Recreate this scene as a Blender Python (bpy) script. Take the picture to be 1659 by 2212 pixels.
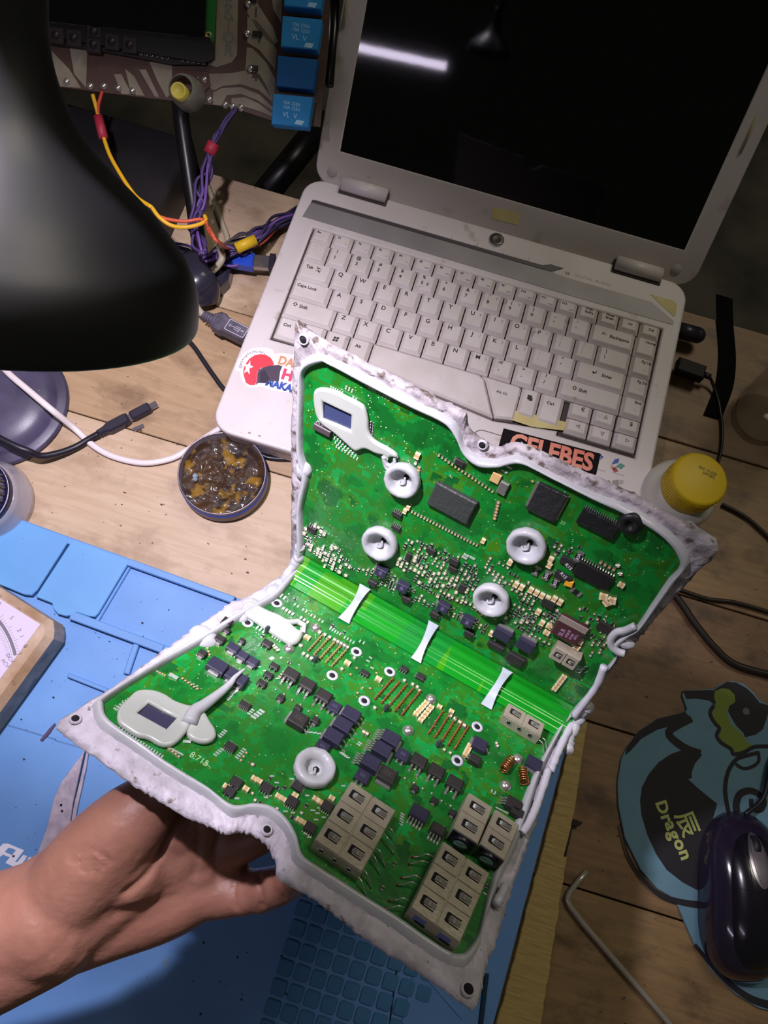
import bpy, bmesh, math, random
from mathutils import Vector, Matrix, noise
from math import sin, cos, pi, radians, atan2
random.seed(7)
for o in list(bpy.data.objects): bpy.data.objects.remove(o)
SC = bpy.context.scene
COL = SC.collection
S = 0.001                                   # everything below is written in millimetres

# ---------------------------------------------------------------- camera
FPX, CX, CY = 1650.0, 829.5, 1106.0         # focal length and centre in pixels of the 1659x2212 frame
Zc = Vector((.058, -.285, -.957)).normalized()          # world axes seen from the camera (x right, y down, z forward)
Xc = Vector((.957, .288, -.027)); Xc = (Xc - Zc * Xc.dot(Zc)).normalized()
Yc = Zc.cross(Xc)
RC = Matrix((Xc, Yc, Zc)).transposed()      # world -> camera
TC = Vector((-43.45, -147.7, 622.2)) - Zc * 28
CAM = -(RC.transposed() @ TC)
cam_d = bpy.data.cameras.new('camera'); cam = bpy.data.objects.new('camera', cam_d); COL.objects.link(cam)
cam_d.sensor_fit = 'VERTICAL'; cam_d.sensor_height = 24; cam_d.lens = FPX / 2212 * 24
cam_d.clip_start = 0.01; cam_d.clip_end = 20
m3 = RC.transposed() @ Matrix(((1, 0, 0), (0, -1, 0), (0, 0, -1)))
cam.matrix_world = Matrix.Translation(CAM * S) @ m3.to_4x4()
SC.camera = cam

# ---------------------------------------------------------------- world, lights, exposure
wd = bpy.data.worlds.new('room_air'); SC.world = wd; wd.use_nodes = True
bg = wd.node_tree.nodes['Background']; bg.inputs[0].default_value = (.58, .57, .38, 1); bg.inputs[1].default_value = 0.056
SC.view_settings.view_transform = 'Standard'; SC.view_settings.look = 'None'
SC.view_settings.exposure = 0.0; SC.view_settings.gamma = 1.0; SC.view_settings.use_curve_mapping = False

HK = .43; HOOD_C = CAM + (Vector((-75.7, -181.3, 312.1)) - CAM) * HK; HOOD_D = Vector((.01, -.71, -.71)).normalized()   # rim centre and the way the lamp points
def light(name, kind, loc, energy, col, size=None, target=None, **kw):
    d = bpy.data.lights.new(name, kind); d.energy = energy; d.color = col
    if kind == 'AREA': d.size = size
    elif size: d.shadow_soft_size = size
    for k, v in kw.items(): setattr(d, k, v)
    o = bpy.data.objects.new(name, d); COL.objects.link(o); o.location = Vector(loc) * S
    if target is not None: o.rotation_euler = (Vector(target) - Vector(loc)).to_track_quat('-Z', 'Y').to_euler()
    return o
# the lit bench lamp above the left of the frame (its place follows from the shadows on the mat and the mouse pad)
light('bench_lamp_light', 'SPOT', (-75, -150, 615), 21, (.95, .87, 1.0), .014, target=(-160, -400, 0), spot_size=radians(110), spot_blend=.68)
# a ceiling lamp further to the right of the bench
light('ceiling_light', 'AREA', (640, 860, 1850), 9, (1.0, .93, .76), .55, target=(150, -150, 0))

# ---------------------------------------------------------------- helpers
def lin(h):
    h = h.lstrip('#'); r = []
    for i in (0, 2, 4):
        c = int(h[i:i + 2], 16) / 255
        r.append(c / 12.92 if c <= .04045 else ((c + .055) / 1.055) ** 2.4)
    return (*r, 1)
MATS = {}
def mat(name, col, rough=.5, metal=0, col2=None, vs=60, vamt=.5, stretch=(1, 1, 1), bump=0, bs=300, coat=0, trans=0, emit=0, ior=1.45, alpha=1, spec=None, detail=4, coords='Object', vlo=.35, vhi=.65, col3=None, s3=400, lo3=.62, hi3=.68):
    if name in MATS: return MATS[name]
    m = bpy.data.materials.new(name); m.use_nodes = True; nt = m.node_tree; N = nt.nodes; L = nt.links
    b = N['Principled BSDF']; b.inputs['Base Color'].default_value = lin(col)
    b.inputs['Roughness'].default_value = rough; b.inputs['Metallic'].default_value = metal
    b.inputs['Coat Weight'].default_value = coat; b.inputs['Transmission Weight'].default_value = trans
    b.inputs['IOR'].default_value = ior; b.inputs['Alpha'].default_value = alpha
    if spec is not None: b.inputs['Specular IOR Level'].default_value = spec
    if coat: b.inputs['Coat Roughness'].default_value = .08
    if emit: b.inputs['Emission Color'].default_value = lin(col); b.inputs['Emission Strength'].default_value = emit
    tc = N.new('ShaderNodeTexCoord'); mp = N.new('ShaderNodeMapping'); mp.inputs['Scale'].default_value = stretch
    L.new(tc.outputs[coords], mp.inputs[0])
    if col2:
        n = N.new('ShaderNodeTexNoise'); n.inputs['Scale'].default_value = vs; n.inputs['Detail'].default_value = detail
        L.new(mp.outputs[0], n.inputs[0])
        r = N.new('ShaderNodeValToRGB'); r.color_ramp.elements[0].position = vlo; r.color_ramp.elements[1].position = vhi
        r.color_ramp.elements[0].color = lin(col); r.color_ramp.elements[1].color = lin(col2)
        L.new(n.outputs[0], r.inputs[0]); src = r.outputs[0]
        if col3:
            n3 = N.new('ShaderNodeTexNoise'); n3.inputs['Scale'].default_value = s3; n3.inputs['Detail'].default_value = 6
            L.new(mp.outputs[0], n3.inputs[0])
            r3 = N.new('ShaderNodeMapRange'); r3.inputs[1].default_value = lo3; r3.inputs[2].default_value = hi3
            L.new(n3.outputs[0], r3.inputs[0])
            mx = N.new('ShaderNodeMix'); mx.data_type = 'RGBA'; L.new(r3.outputs[0], mx.inputs[0]); L.new(src, mx.inputs[6]); mx.inputs[7].default_value = lin(col3)
            src = mx.outputs[2]
        L.new(src, b.inputs['Base Color'])
    if bump:
        n2 = N.new('ShaderNodeTexNoise'); n2.inputs['Scale'].default_value = bs; n2.inputs['Detail'].default_value = 5
        L.new(mp.outputs[0], n2.inputs[0]); bp = N.new('ShaderNodeBump'); bp.inputs['Strength'].default_value = bump; bp.inputs['Distance'].default_value = .001
        L.new(n2.outputs[0], bp.inputs['Height']); L.new(bp.outputs[0], b.inputs['Normal'])
    MATS[name] = m; return m

class MB:
    """collects shapes in millimetres; mesh(name, mats) makes one mesh of them"""
    def __init__(s): s.v = []; s.f = []; s.m = []; s.sm = []
    def add(s, vs, fs, m=0, smooth=False, M=None):
        b = len(s.v)
        if M is not None: vs = [M @ Vector(p) for p in vs]
        s.v += [tuple(p) for p in vs]; s.f += [tuple(b + i for i in f) for f in fs]
        s.m += [m] * len(fs); s.sm += [smooth] * len(fs); return s
    def box(s, x0, y0, z0, x1, y1, z1, m=0, M=None, c=0, cz=None):
        """box; c = inset of the top face, so the upper edges are bevelled (cz = height of the bevel)"""
        if c:
            cz = c if cz is None else cz; z = z1 - cz
            vs = [(x0, y0, z0), (x1, y0, z0), (x1, y1, z0), (x0, y1, z0), (x0, y0, z), (x1, y0, z), (x1, y1, z), (x0, y1, z),
                  (x0 + c, y0 + c, z1), (x1 - c, y0 + c, z1), (x1 - c, y1 - c, z1), (x0 + c, y1 - c, z1)]
            fs = [(3, 2, 1, 0), (0, 1, 5, 4), (1, 2, 6, 5), (2, 3, 7, 6), (3, 0, 4, 7), (4, 5, 9, 8), (5, 6, 10, 9), (6, 7, 11, 10), (7, 4, 8, 11), (8, 9, 10, 11)]
        else:
            vs = [(x0, y0, z0), (x1, y0, z0), (x1, y1, z0), (x0, y1, z0), (x0, y0, z1), (x1, y0, z1), (x1, y1, z1), (x0, y1, z1)]
            fs = [(3, 2, 1, 0), (0, 1, 5, 4), (1, 2, 6, 5), (2, 3, 7, 6), (3, 0, 4, 7), (4, 5, 6, 7)]
        return s.add(vs, fs, m, False, M)
    def lathe(s, prof, n=24, m=0, M=None, smooth=True, cap0=False, cap1=False):
        vs = []; fs = []
        for (r, z) in prof:
            for i in range(n): a = 2 * pi * i / n; vs.append((r * cos(a), r * sin(a), z))
        for k in range(len(prof) - 1):
            for i in range(n):
                j = (i + 1) % n; fs.append((k * n + i, k * n + j, (k + 1) * n + j, (k + 1) * n + i))
        if cap0: fs.append(tuple(range(n - 1, -1, -1)))
        if cap1: b = (len(prof) - 1) * n; fs.append(tuple(range(b, b + n)))
        return s.add(vs, fs, m, smooth, M)
    def cyl(s, r, z0, z1, n=16, m=0, M=None, r1=None, bev=0):
        r1 = r if r1 is None else r1
        pr = [(r, z0), (r1, z1)] if not bev else [(r, z0), (r1, z1 - bev), (r1 - bev, z1)]
        return s.lathe(pr, n, m, M, True, True, True)
    def tube(s, pts, r, n=8, m=0, M=None, closed=False, flat=1.0, up=None, cap=True):
        pts = [Vector(p) for p in pts]; N = len(pts); rr = r if isinstance(r, (list, tuple)) else [r] * N
        vs = []; ref = Vector((0, 0, 1)) if up is None else Vector(up); prev = None
        for i, p in enumerate(pts):
            t = (pts[min(i + 1, N - 1)] - pts[max(i - 1, 0)]).normalized()
            if prev is None or up is not None:
                a = ref if abs(t.dot(ref)) < .95 else Vector((1, 0, 0)); x = a.cross(t).normalized()
            else: x = (prev - t * prev.dot(t)).normalized()
            prev = x; y = t.cross(x)
            for k in range(n):
                g = 2 * pi * k / n; vs.append(p + x * rr[i] * cos(g) + y * rr[i] * flat * sin(g))
        fs = [(i * n + k, i * n + (k + 1) % n, (i + 1) * n + (k + 1) % n, (i + 1) * n + k) for i in range(N - 1) for k in range(n)]
        if cap: fs += [tuple(range(n - 1, -1, -1)), tuple(range((N - 1) * n, N * n))]
        return s.add(vs, fs, m, True, M)
    def prism(s, poly, z0, z1, m=0, M=None, c=0, smooth=False):
        n = len(poly); a = sum(poly[i][0] * poly[(i + 1) % n][1] - poly[(i + 1) % n][0] * poly[i][1] for i in range(n))
        if a < 0: poly = poly[::-1]
        rings = [[(x, y, z0) for x, y in poly]]
        if c:
            rings.append([(x, y, z1 - c) for x, y in poly]); ins = []
            for i in range(n):
                p, q, r = Vector(poly[i - 1][:2]), Vector(poly[i][:2]), Vector(poly[(i + 1) % n][:2])
                d1 = (q - p).normalized(); d2 = (r - q).normalized(); nn = Vector((-(d1 + d2).y, (d1 + d2).x))
                nn = nn.normalized() if nn.length > 1e-6 else Vector((-d1.y, d1.x)); k = max(.5, nn.dot(Vector((-d1.y, d1.x))))
                w = q + nn * c / k; ins.append((w.x, w.y, z1))
            rings.append(ins)
        else: rings.append([(x, y, z1) for x, y in poly])
        vs = [p for r in rings for p in r]; fs = [tuple(range(n - 1, -1, -1))]
        for k in range(len(rings) - 1): fs += [(k * n + i, k * n + (i + 1) % n, (k + 1) * n + (i + 1) % n, (k + 1) * n + i) for i in range(n)]
        b = (len(rings) - 1) * n; fs.append(tuple(range(b, b + n)))
        return s.add(vs, fs, m, smooth, M)
    def grid(s, P, m=0, smooth=True, M=None, flip=False):
        """P[i][j] points"""
        a, b = len(P), len(P[0]); vs = [p for r in P for p in r]
        fs = [(i * b + j, i * b + j + 1, (i + 1) * b + j + 1, (i + 1) * b + j) for i in range(a - 1) for j in range(b - 1)]
        if flip: fs = [f[::-1] for f in fs]
        return s.add(vs, fs, m, smooth, M)
    def ball(s, c, r, m=0, sz=1, n=12, M=None, half=False):
        T = Matrix.Translation(c); k = n // 2
        pr = [(max(1e-3, r * sin(pi * (i / k) / (2 if half else 1))), (r * cos(pi * (i / k) / (2 if half else 1))) * sz) for i in range(k + 1)][::-1]
        return s.lathe(pr, n, m, (M @ T) if M is not None else T)
    def mesh(s, name, mats):
        me = bpy.data.meshes.new(name); me.from_pydata([(x * S, y * S, z * S) for x, y, z in s.v], [], s.f)
        for mm in (mats if isinstance(mats, (list, tuple)) else [mats]): me.materials.append(mm)
        me.polygons.foreach_set('material_index', s.m); me.polygons.foreach_set('use_smooth', s.sm); me.update(); return me
    def obj(s, name, mats, parent=None, M=None): return put(name, s.mesh(name, mats), parent, M)

WM = {}                                      # world matrix (mm) of every object by name
def put(name, data, parent=None, M=None):
    o = bpy.data.objects.new(name, data); COL.objects.link(o)
    M = Matrix.Identity(4) if M is None else M.copy()
    WM[o.name] = M
    L = M if parent is None else WM[parent.name].inverted() @ M
    L = L.copy(); L.translation = L.translation * S
    if parent is not None: o.parent = parent
    o.matrix_basis = L
    return o
def tag(o, label=None, cat=None, group=None, kind=None):
    if label: o['label'] = label
    if cat: o['category'] = cat
    if group: o['group'] = group
    if kind: o['kind'] = kind
    return o
def thing(name, label, cat, loc=(0, 0, 0), group=None):
    o = put(name, None, None, Matrix.Translation(loc)); o.empty_display_size = .02
    return tag(o, label, cat, group)
def T(x, y=0, z=0): return Matrix.Translation((x, y, z))
def Rz(a): return Matrix.Rotation(radians(a), 4, 'Z')
def Rx(a): return Matrix.Rotation(radians(a), 4, 'X')
def Ry(a): return Matrix.Rotation(radians(a), 4, 'Y')
def frame(o, x, y, z): 
    M = Matrix((x, y, z)).transposed().to_4x4(); M.translation = o; return M
def align(o, z, xh=(1, 0, 0)):
    z = Vector(z).normalized(); x = Vector(xh); x = (x - z * x.dot(z))
    if x.length < 1e-3: x = Vector((0, 1, 0)); x = x - z * x.dot(z)
    x.normalize(); return frame(Vector(o), x, z.cross(x), z)
def ray(px, py): return RC.transposed() @ Vector(((px - CX) / FPX, (py - CY) / FPX, 1))
def W(px, py, z=0.0):                        # the point of height z (mm) that lies at this place of the photograph
    r = ray(px, py); return CAM + r * ((z - CAM.z) / r.z)
def WD(px, py, d): return CAM + ray(px, py) * d   # the point at this depth from the lens
def on(Fm, px, py, h=0.0):                   # coordinates in a frame, at height h over its plane
    Fi = Fm.inverted(); c = Fi @ CAM; r = Fi.to_3x3() @ ray(px, py); k = (h - c.z) / r.z; p = c + r * k; return p
def spline(pts, n=8, closed=False):
    P = [Vector(p) for p in pts]; N = len(P); out = []
    for i in range(N if closed else N - 1):
        p0 = P[(i - 1) % N] if closed or i > 0 else P[0] * 2 - P[1]; p1 = P[i]; p2 = P[(i + 1) % N]
        p3 = P[(i + 2) % N] if closed or i + 2 < N else P[-1] * 2 - P[-2]
        for k in range(n):
            t = k / n; out.append(.5 * ((2 * p1) + (p2 - p0) * t + (2 * p0 - 5 * p1 + 4 * p2 - p3) * t * t + (3 * p1 - p0 - 3 * p2 + p3) * t ** 3))
    if not closed: out.append(P[-1])
    return out
def text_mesh(name, s, size, m, ext=0.03, align_='CENTER', bold=0, sx=1, spacing=1, shear=0):
    c = bpy.data.curves.new(name, 'FONT'); c.body = s; c.size = size * S; c.extrude = ext * S; c.offset = bold * S
    c.align_x = align_; c.align_y = 'CENTER'; c.space_character = spacing; c.resolution_u = 3; c.shear = shear
    o = bpy.data.objects.new(name, c); me = bpy.data.meshes.new_from_object(o); bpy.data.objects.remove(o); bpy.data.curves.remove(c)
    me.materials.clear(); me.materials.append(m); me.name = name
    if sx != 1: me.transform(Matrix.Diagonal((sx, 1, 1, 1)))
    return me
def text(name, s, size, m, parent, M, **k): return put(name, text_mesh(name, s, size, m, **k), parent, M)
def curve2d(name, polys, thick, bev, m, parent, M, res=3):
    """flat outline(s) in mm with rounded edges and holes, as one mesh lying on the frame's plane"""
    c = bpy.data.curves.new(name, 'CURVE'); c.dimensions = '2D'; c.fill_mode = 'BOTH'
    for p in polys:
        sp = c.splines.new('POLY'); sp.points.add(len(p) - 1); sp.use_cyclic_u = True
        for i, q in enumerate(p): sp.points[i].co = (q[0] * S, q[1] * S, 0, 1)
    c.extrude = max(0, thick / 2 - bev) * S; c.bevel_depth = bev * S; c.bevel_resolution = res; c.offset = -bev * S
    o = bpy.data.objects.new(name, c); me = bpy.data.meshes.new_from_object(o); bpy.data.objects.remove(o); bpy.data.curves.remove(c)
    me.materials.clear(); me.materials.append(m); me.name = name
    me.transform(Matrix.Translation((0, 0, thick / 2 * S)))
    for f in me.polygons: f.use_smooth = True
    return put(name, me, parent, M)
def cable(name, label, pts, r, m, group=None, cat='cable', n=10, parent=None, flat=1, up=None):
    mb = MB(); P = spline(pts, 8); o0 = P[0]; mb.tube([p - o0 for p in P], r, n, flat=flat, up=up)
    o = mb.obj(name, m, parent, Matrix.Translation(o0))
    return tag(o, label, cat, group) if label else o
# ================================================================ the setting
wood_m = {}
def wood(name, c1, c2, c3, seed=0):
    m = bpy.data.materials.new(name); m.use_nodes = True; nt = m.node_tree; N = nt.nodes; L = nt.links; b = N['Principled BSDF']
    tc = N.new('ShaderNodeTexCoord'); mp = N.new('ShaderNodeMapping'); mp.inputs['Scale'].default_value = (7, 80, 30); mp.inputs['Location'].default_value = (seed, seed * 2.3, 0)
    L.new(tc.outputs['Object'], mp.inputs[0])
    n = N.new('ShaderNodeTexNoise'); n.inputs['Scale'].default_value = 3; n.inputs['Detail'].default_value = 8; n.inputs['Distortion'].default_value = .8; L.new(mp.outputs[0], n.inputs[0])
    r = N.new('ShaderNodeValToRGB'); e = r.color_ramp.elements; e[0].position = .3; e[0].color = lin(c2); e[1].position = .7; e[1].color = lin(c1); L.new(n.outputs[0], r.inputs[0])
    mp2 = N.new('ShaderNodeMapping'); mp2.inputs['Scale'].default_value = (1, 1.6, 1); mp2.inputs['Location'].default_value = (seed * 1.7, 0, 0); L.new(tc.outputs['Object'], mp2.inputs[0])
    n2 = N.new('ShaderNodeTexNoise'); n2.inputs['Scale'].default_value = 22; n2.inputs['Detail'].default_value = 7; n2.inputs['Roughness'].default_value = .6; L.new(mp2.outputs[0], n2.inputs[0])
    r2 = N.new('ShaderNodeMapRange'); r2.inputs[1].default_value = .50; r2.inputs[2].default_value = .68; L.new(n2.outputs[0], r2.inputs[0])
    mx = N.new('ShaderNodeMix'); mx.data_type = 'RGBA'; L.new(r2.outputs[0], mx.inputs[0]); L.new(r.outputs[0], mx.inputs[6]); mx.inputs[7].default_value = lin(c3)
    n3 = N.new('ShaderNodeTexNoise'); n3.inputs['Scale'].default_value = 170; n3.inputs['Detail'].default_value = 3; L.new(tc.outputs['Object'], n3.inputs[0])
    r3 = N.new('ShaderNodeMapRange'); r3.inputs[1].default_value = .70; r3.inputs[2].default_value = .74; L.new(n3.outputs[0], r3.inputs[0])
    mx2 = N.new('ShaderNodeMix'); mx2.data_type = 'RGBA'; L.new(r3.outputs[0], mx2.inputs[0]); L.new(mx.outputs[2], mx2.inputs[6]); mx2.inputs[7].default_value = lin('#4a3a30')
    L.new(mx2.outputs[2], b.inputs['Base Color']); b.inputs['Roughness'].default_value = .55
    bp = N.new('ShaderNodeBump'); bp.inputs['Strength'].default_value = .15; bp.inputs['Distance'].default_value = .0006; L.new(n.outputs[0], bp.inputs['Height']); L.new(bp.outputs[0], b.inputs['Normal'])
    return m
WOODS = [wood('pine_a', '#b8a189', '#ab9279', '#92795f', 1), wood('pine_b', '#a68a6a', '#977a5b', '#7a6046', 4), wood('pine_c', '#baa28a', '#ad9378', '#967c62', 9)]
WOODD = [wood('pine_dark_a', '#876a4a', '#755a3e', '#4f3b29', 13), wood('pine_dark_b', '#917550', '#7d6343', '#57432e', 17), wood('pine_dark_c', '#7b5f42', '#6a5037', '#453324', 23)]
FL = MB(); FL.box(-1600, -1400, -760, 1700, 1400, -740)
tag(FL.obj('floor', mat('concrete', '#5d5850', .85, col2='#3f3b36', vs=9, bump=.4, bs=60, detail=9)), kind='structure')
WB = MB(); WB.box(-1600, 1390, -740, 1700, 1420, 2000)
tag(WB.obj('wall_back', mat('plaster_wall', '#4c4a46', .9, col2='#3b3a38', vs=4)), kind='structure')

table = thing('workbench', 'worn pine plank workbench under the laptop and tools', 'table', (100, -160, 0))
edges = [134, 7, -121, -237, -351, -470, -600]         # the joints between the planks
plank_x = [(-420, 520), (-420, 520), (-420, 520), (-420, 520), (-420, 520), (-420, 520)]
for i in range(6):
    mb = MB(); y1, y0 = edges[i], edges[i + 1]
    cut = 118 + 9 * (i % 3)                      # each row is two boards; the right-hand ones are older and browner
    mb.box(-430, y0 + .45, -22, cut - .4, y1 - .45, 0, c=.6); mb.obj('plank', WOODS[i % 3], table)
    mb = MB(); mb.box(cut + .4, y0 + .6, -22, 560, y1 - .6, 0, c=.7); tag(mb.obj('plank', WOODD[i % 3], table), 'browner stained board')
for sx in (-400, 530):
    for sy in (-570, 100):
        mb = MB(); mb.box(sx - 25, sy - 25, -740, sx + 25, sy + 25, -80, c=2); mb.obj('leg', WOODS[1], table)
for ya in (70, -590): mb = MB(); mb.box(-425, ya, -80, 555, ya + 25, -22); mb.obj('apron', WOODS[1], table)
# the room's tube lamp, seen only as a reflection in the laptop screen
TD = Vector((-1, .03, -.09)).normalized(); TP = Vector((-125, -1035, 985))
tl = MB(); tl.tube([TP, TP + TD * 600], 9, 12)
tag(tl.obj('tube_lamp', mat('tube_glow', '#f0e2ff', .4, emit=26)), 'long white fluorescent tube reflected in the laptop screen', 'lamp')

# ================================================================ pale plywood strip beside the mat
A0, A1, B1, B0 = W(1243, 1560, 3), W(1268, 1560, 3), W(1163, 2240, 3), W(1064, 2240, 3)
st = MB(); ply = mat('plywood', '#b79e63', .6, col2='#a0884f', vs=18, stretch=(3, 40, 1), bump=.2, bs=40, col3='#8a7343', s3=120)
n_ = 40; rnd = random.Random(3)
Ls = [A0.lerp(B0, k / n_) + Vector((rnd.uniform(-.5, .5), 0, 0)) for k in range(n_ + 1)]; Rs = [A1.lerp(B1, k / n_) + Vector((rnd.uniform(-.5, .5), 0, 0)) for k in range(n_ + 1)]
st.prism([(p.x, p.y) for p in Ls] + [(p.x, p.y) for p in reversed(Rs)], 0.05, 5, c=.5)
tag(st.obj('plywood_strip', ply, None, T(0, 0, 0)), 'narrow pale plywood strip along the right edge of the blue mat', 'wood strip')
# ================================================================ blue silicone mat
BLUE = mat('blue_silicone', '#6593cc', .55, col2='#5c89c4', vs=25, vlo=.3, vhi=.7, bump=.08, bs=900, col3='#33568a', s3=330, lo3=.70, hi3=.76)
BLUE2 = mat('blue_silicone_pad', '#5f99cc', .5, col2='#5a90c8', vs=20, bump=.06, bs=900, col3='#35598c', s3=300, lo3=.72, hi3=.78)
mroot = thing('repair_mat', 'blue silicone repair mat with trays and a grid of square pads', 'mat', (0, -400, 0))
mb = MB(); mb.prism([(-330, -224), (-180, -222), (-12, -226), (A0.x - 1.2, -229), (B0.x - 1.5, B0.y), (B0.x - 4, -560), (-330, -560)], 0.05, 2.6, c=.4)
mb.obj('mat_base', BLUE, mroot)
def ridge(p, q, w, h0=2.6, h1=8.5, name='ridge', m=None):
    a, b = W(*p, h1), W(*q, h1); d = (b - a); L = d.length; M = align(a, (0, 0, 1), d)
    k = MB(); k.box(0, -w / 2, h0 - a.z, L, w / 2, h1 - a.z, c=.7); return k.obj(name, m or BLUE, mroot, M)
def pad(pts, z0, z1, name, m=BLUE2, c=.6, rnd=True):
    P = [W(x, y, z1) for x, y in pts]; o = P[0]
    k = MB(); k.prism([(p.x - o.x, p.y - o.y) for p in P], z0, z1, c=c); return k.obj(name, m, mroot, T(o.x, o.y, 0))
ridge((-60, 1092), (505, 1296), 5.5); ridge((152, 1328), (352, 1402), 6.5); ridge((352, 1402), (560, 1470), 6.5)
ridge((146, 1458), (232, 1492), 3.2, h1=6.5); ridge((296, 1386), (272, 1456), 4.5, h1=6.5); ridge((232, 1492), (420, 1560), 3.2, h1=6.5)
ridge((-20, 1556), (120, 1598), .9, h1=2.9); ridge((120, 1600), (300, 1652), .9, h1=2.9); ridge((283, 1216), (206, 1345), 3, h1=5)
pad([(-60, 1098), (10, 1115), (62, 1128), (152, 1163), (80, 1275), (68, 1286), (50, 1284), (22, 1272), (-60, 1240)], 2.5, 8.6, 'tray_lid')
pad([(157, 1165), (281, 1211), (212, 1326), (204, 1333), (190, 1331), (166, 1323), (158, 1329), (142, 1331), (124, 1326), (114, 1314), (112, 1303), (76, 1289)], 2.5, 8.6, 'tray_lid')
# square pads, one mesh shared
sq = MB(); r_ = 5.0
poly = [(r_ * (abs(cos(a)) ** .35) * (1 if cos(a) > 0 else -1), r_ * (abs(sin(a)) ** .35) * (1 if sin(a) > 0 else -1)) for a in [2 * pi * (k + .5) / 16 for k in range(16)]]
sq.prism(poly, 0, 1.5, c=.5); sqm = sq.mesh('raised_square', mat('blue_pad_dark', '#3f78a8', .6, col2='#3a709e', vs=30, bump=.1, bs=700))
g0 = W(588, 2178, 4); gx = (W(619, 2186, 4) - g0); gy = (W(601, 2144, 4) - g0); ang = atan2(gx.y, gx.x)
gx = Vector((1, -.02, 0)) * 11.7; gy = Vector((.02, 1, 0)) * 12.3
for i in range(9):
    for j in range(-3, 8):
        p = g0 + gx * i + gy * j
        if i == 8 and j < 3: continue
        put('raised_square', sqm, mroot, T(p.x, p.y, 2.55) @ Rz(-1))
ridge((864, 2040), (838, 2240), 1.2, h1=3.2, m=mat('mat_groove', '#16324a', .8)); pad([(905, 2075), (1043, 2120), (1030, 2240), (862, 2240), (885, 2130)], 2.5, 3.6, 'tray_floor', BLUE, .3)
ridge((1052, 2105), (1036, 2240), 3, h1=5, m=mat('mat_groove', '#16324a', .8)); ridge((920, 2108), (1000, 2200), 3, h1=4.4)
# white print on the mat
def zz(p): return (p[0] * .1206, 1780 + p[1] * .1206)
outer = [(-160, 250), (-60, 330), (0, 410), (55, 352), (140, 350), (430, 470), (268, 680), (310, 682), (420, 550), (490, 580), (385, 718), (425, 722), (530, 585), (655, 630), (800, 700), (635, 760), (560, 790), (320, 800), (95, 695), (180, 590), (110, 575), (60, 545), (0, 590), (-120, 560)]
hole = [(150, 425), (230, 440), (285, 470), (215, 560), (150, 530), (85, 500)]
c0 = W(20, 1840, 2.7); f = lambda P: [((w := W(*zz(p), 2.7)).x - c0.x, w.y - c0.y) for p in P]
curve2d('printed_letters', [f(outer), f(hole)], .12, .02, mat('white_print', '#e6e2f0', .6), mroot, T(c0.x, c0.y, 2.62), 0)
k = W(358, 2080, 2.7); text('printed_letter', 'K', 7, mat('pale_print', '#7f8f8a', .6), mroot, T(k.x, k.y, 2.63) @ Rz(12))

# ---------------------------------------------------------------- analog meter
H = 34.0
a, b = W(0, 1270, H), W(122, 1347, H); d = (b - a).normalized()
MF = align(b, (0, 0, 1), d); MF.translation = (b.x, b.y, 0)         # x along the back edge towards the corner, y backwards
cream = mat('aged_cream_plastic', '#b7a08c', .45, col2='#96785a', vs=45, col3='#5a3a36', s3=70, lo3=.62, hi3=.7, bump=.1, bs=300)
meter = put('analog_meter', None, None, MF); meter.empty_display_size = .02
tag(meter, 'worn cream analog meter with a white dial lying on the blue mat', 'meter')
mb = MB(); q = 5
mb.prism([(-95, -140), (-q, -140), (3, -130), (3, -q * 2), (0, -q), (-q, 0), (-95, 0)], 8, H, c=5); mb.obj('body', cream, meter, MF)
mb = MB(); mb.prism([(-94, -139), (-q, -139), (2, -130), (2, -q * 2), (-1, -q), (-q, -1), (-94, -1)], 2.7, 8, c=.5); mb.obj('back_cover', mat('grey_case', '#7b7f8c', .5), meter, MF)
MT = MF @ T(0, 0, H)
fc = lambda px, py: on(MT, px, py)
f0, f1, f2 = fc(0, 1289), fc(106, 1350), fc(0, 1469)
ux = max(f1.x, f2.x); yb = f1.y
mb = MB(); mb.box(-94, -139, .02, -9, -6, .5, c=.3); dial = mb.obj('dial', mat('dial_white', '#cbbfd6', .3, coat=.6), meter, MT)
ink = mat('dial_ink', '#6d6872', .5)
cc = fc(-190, 1490); pt = fc(36, 1415); R0 = (pt - cc).length; a0 = atan2(pt.y - cc.y, pt.x - cc.x)
mb = MB()
def arc(r0, r1, s0, s1, n=24):
    P = [[((cc.x + r * cos(a0 + radians(s0 + (s1 - s0) * k / n))), (cc.y + r * sin(a0 + radians(s0 + (s1 - s0) * k / n))), .56) for r in (r0, r1)] for k in range(n + 1)]
    mb.grid(P, 0, False, flip=True)
arc(R0 - 1.8, R0 + .4, 0, 60); arc(R0 - 3, R0 - 2.8, 0, 60)
for k in range(34):
    s = k * 1.6; arc(R0 + 1, R0 + (4 if k % 5 == 0 else 2.6), s, s + .18, 1); arc(R0 - 6.2, R0 - 3.8, s, s + .18, 1)
mb.obj('scale_marks', ink, dial, MT)
for s, w in (('0', 3), ('1', 8.5), ('2', 12), ('5', 20), ('10', 31)):
    aa = a0 + radians(w); P = (cc.x + (R0 + 7) * cos(aa), cc.y + (R0 + 7) * sin(aa))
    text('dial_number', s, 4, ink, dial, MT @ T(*P, .55) @ Rz(math.degrees(aa) - 90))
for s, px, py in (('DCV', 22, 1422), ('ACV', 12, 1433)):
    p = fc(px, py); text('dial_letters', s, 3.6, ink, dial, MT @ T(p.x, p.y, .55) @ Rz(-20))

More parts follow.
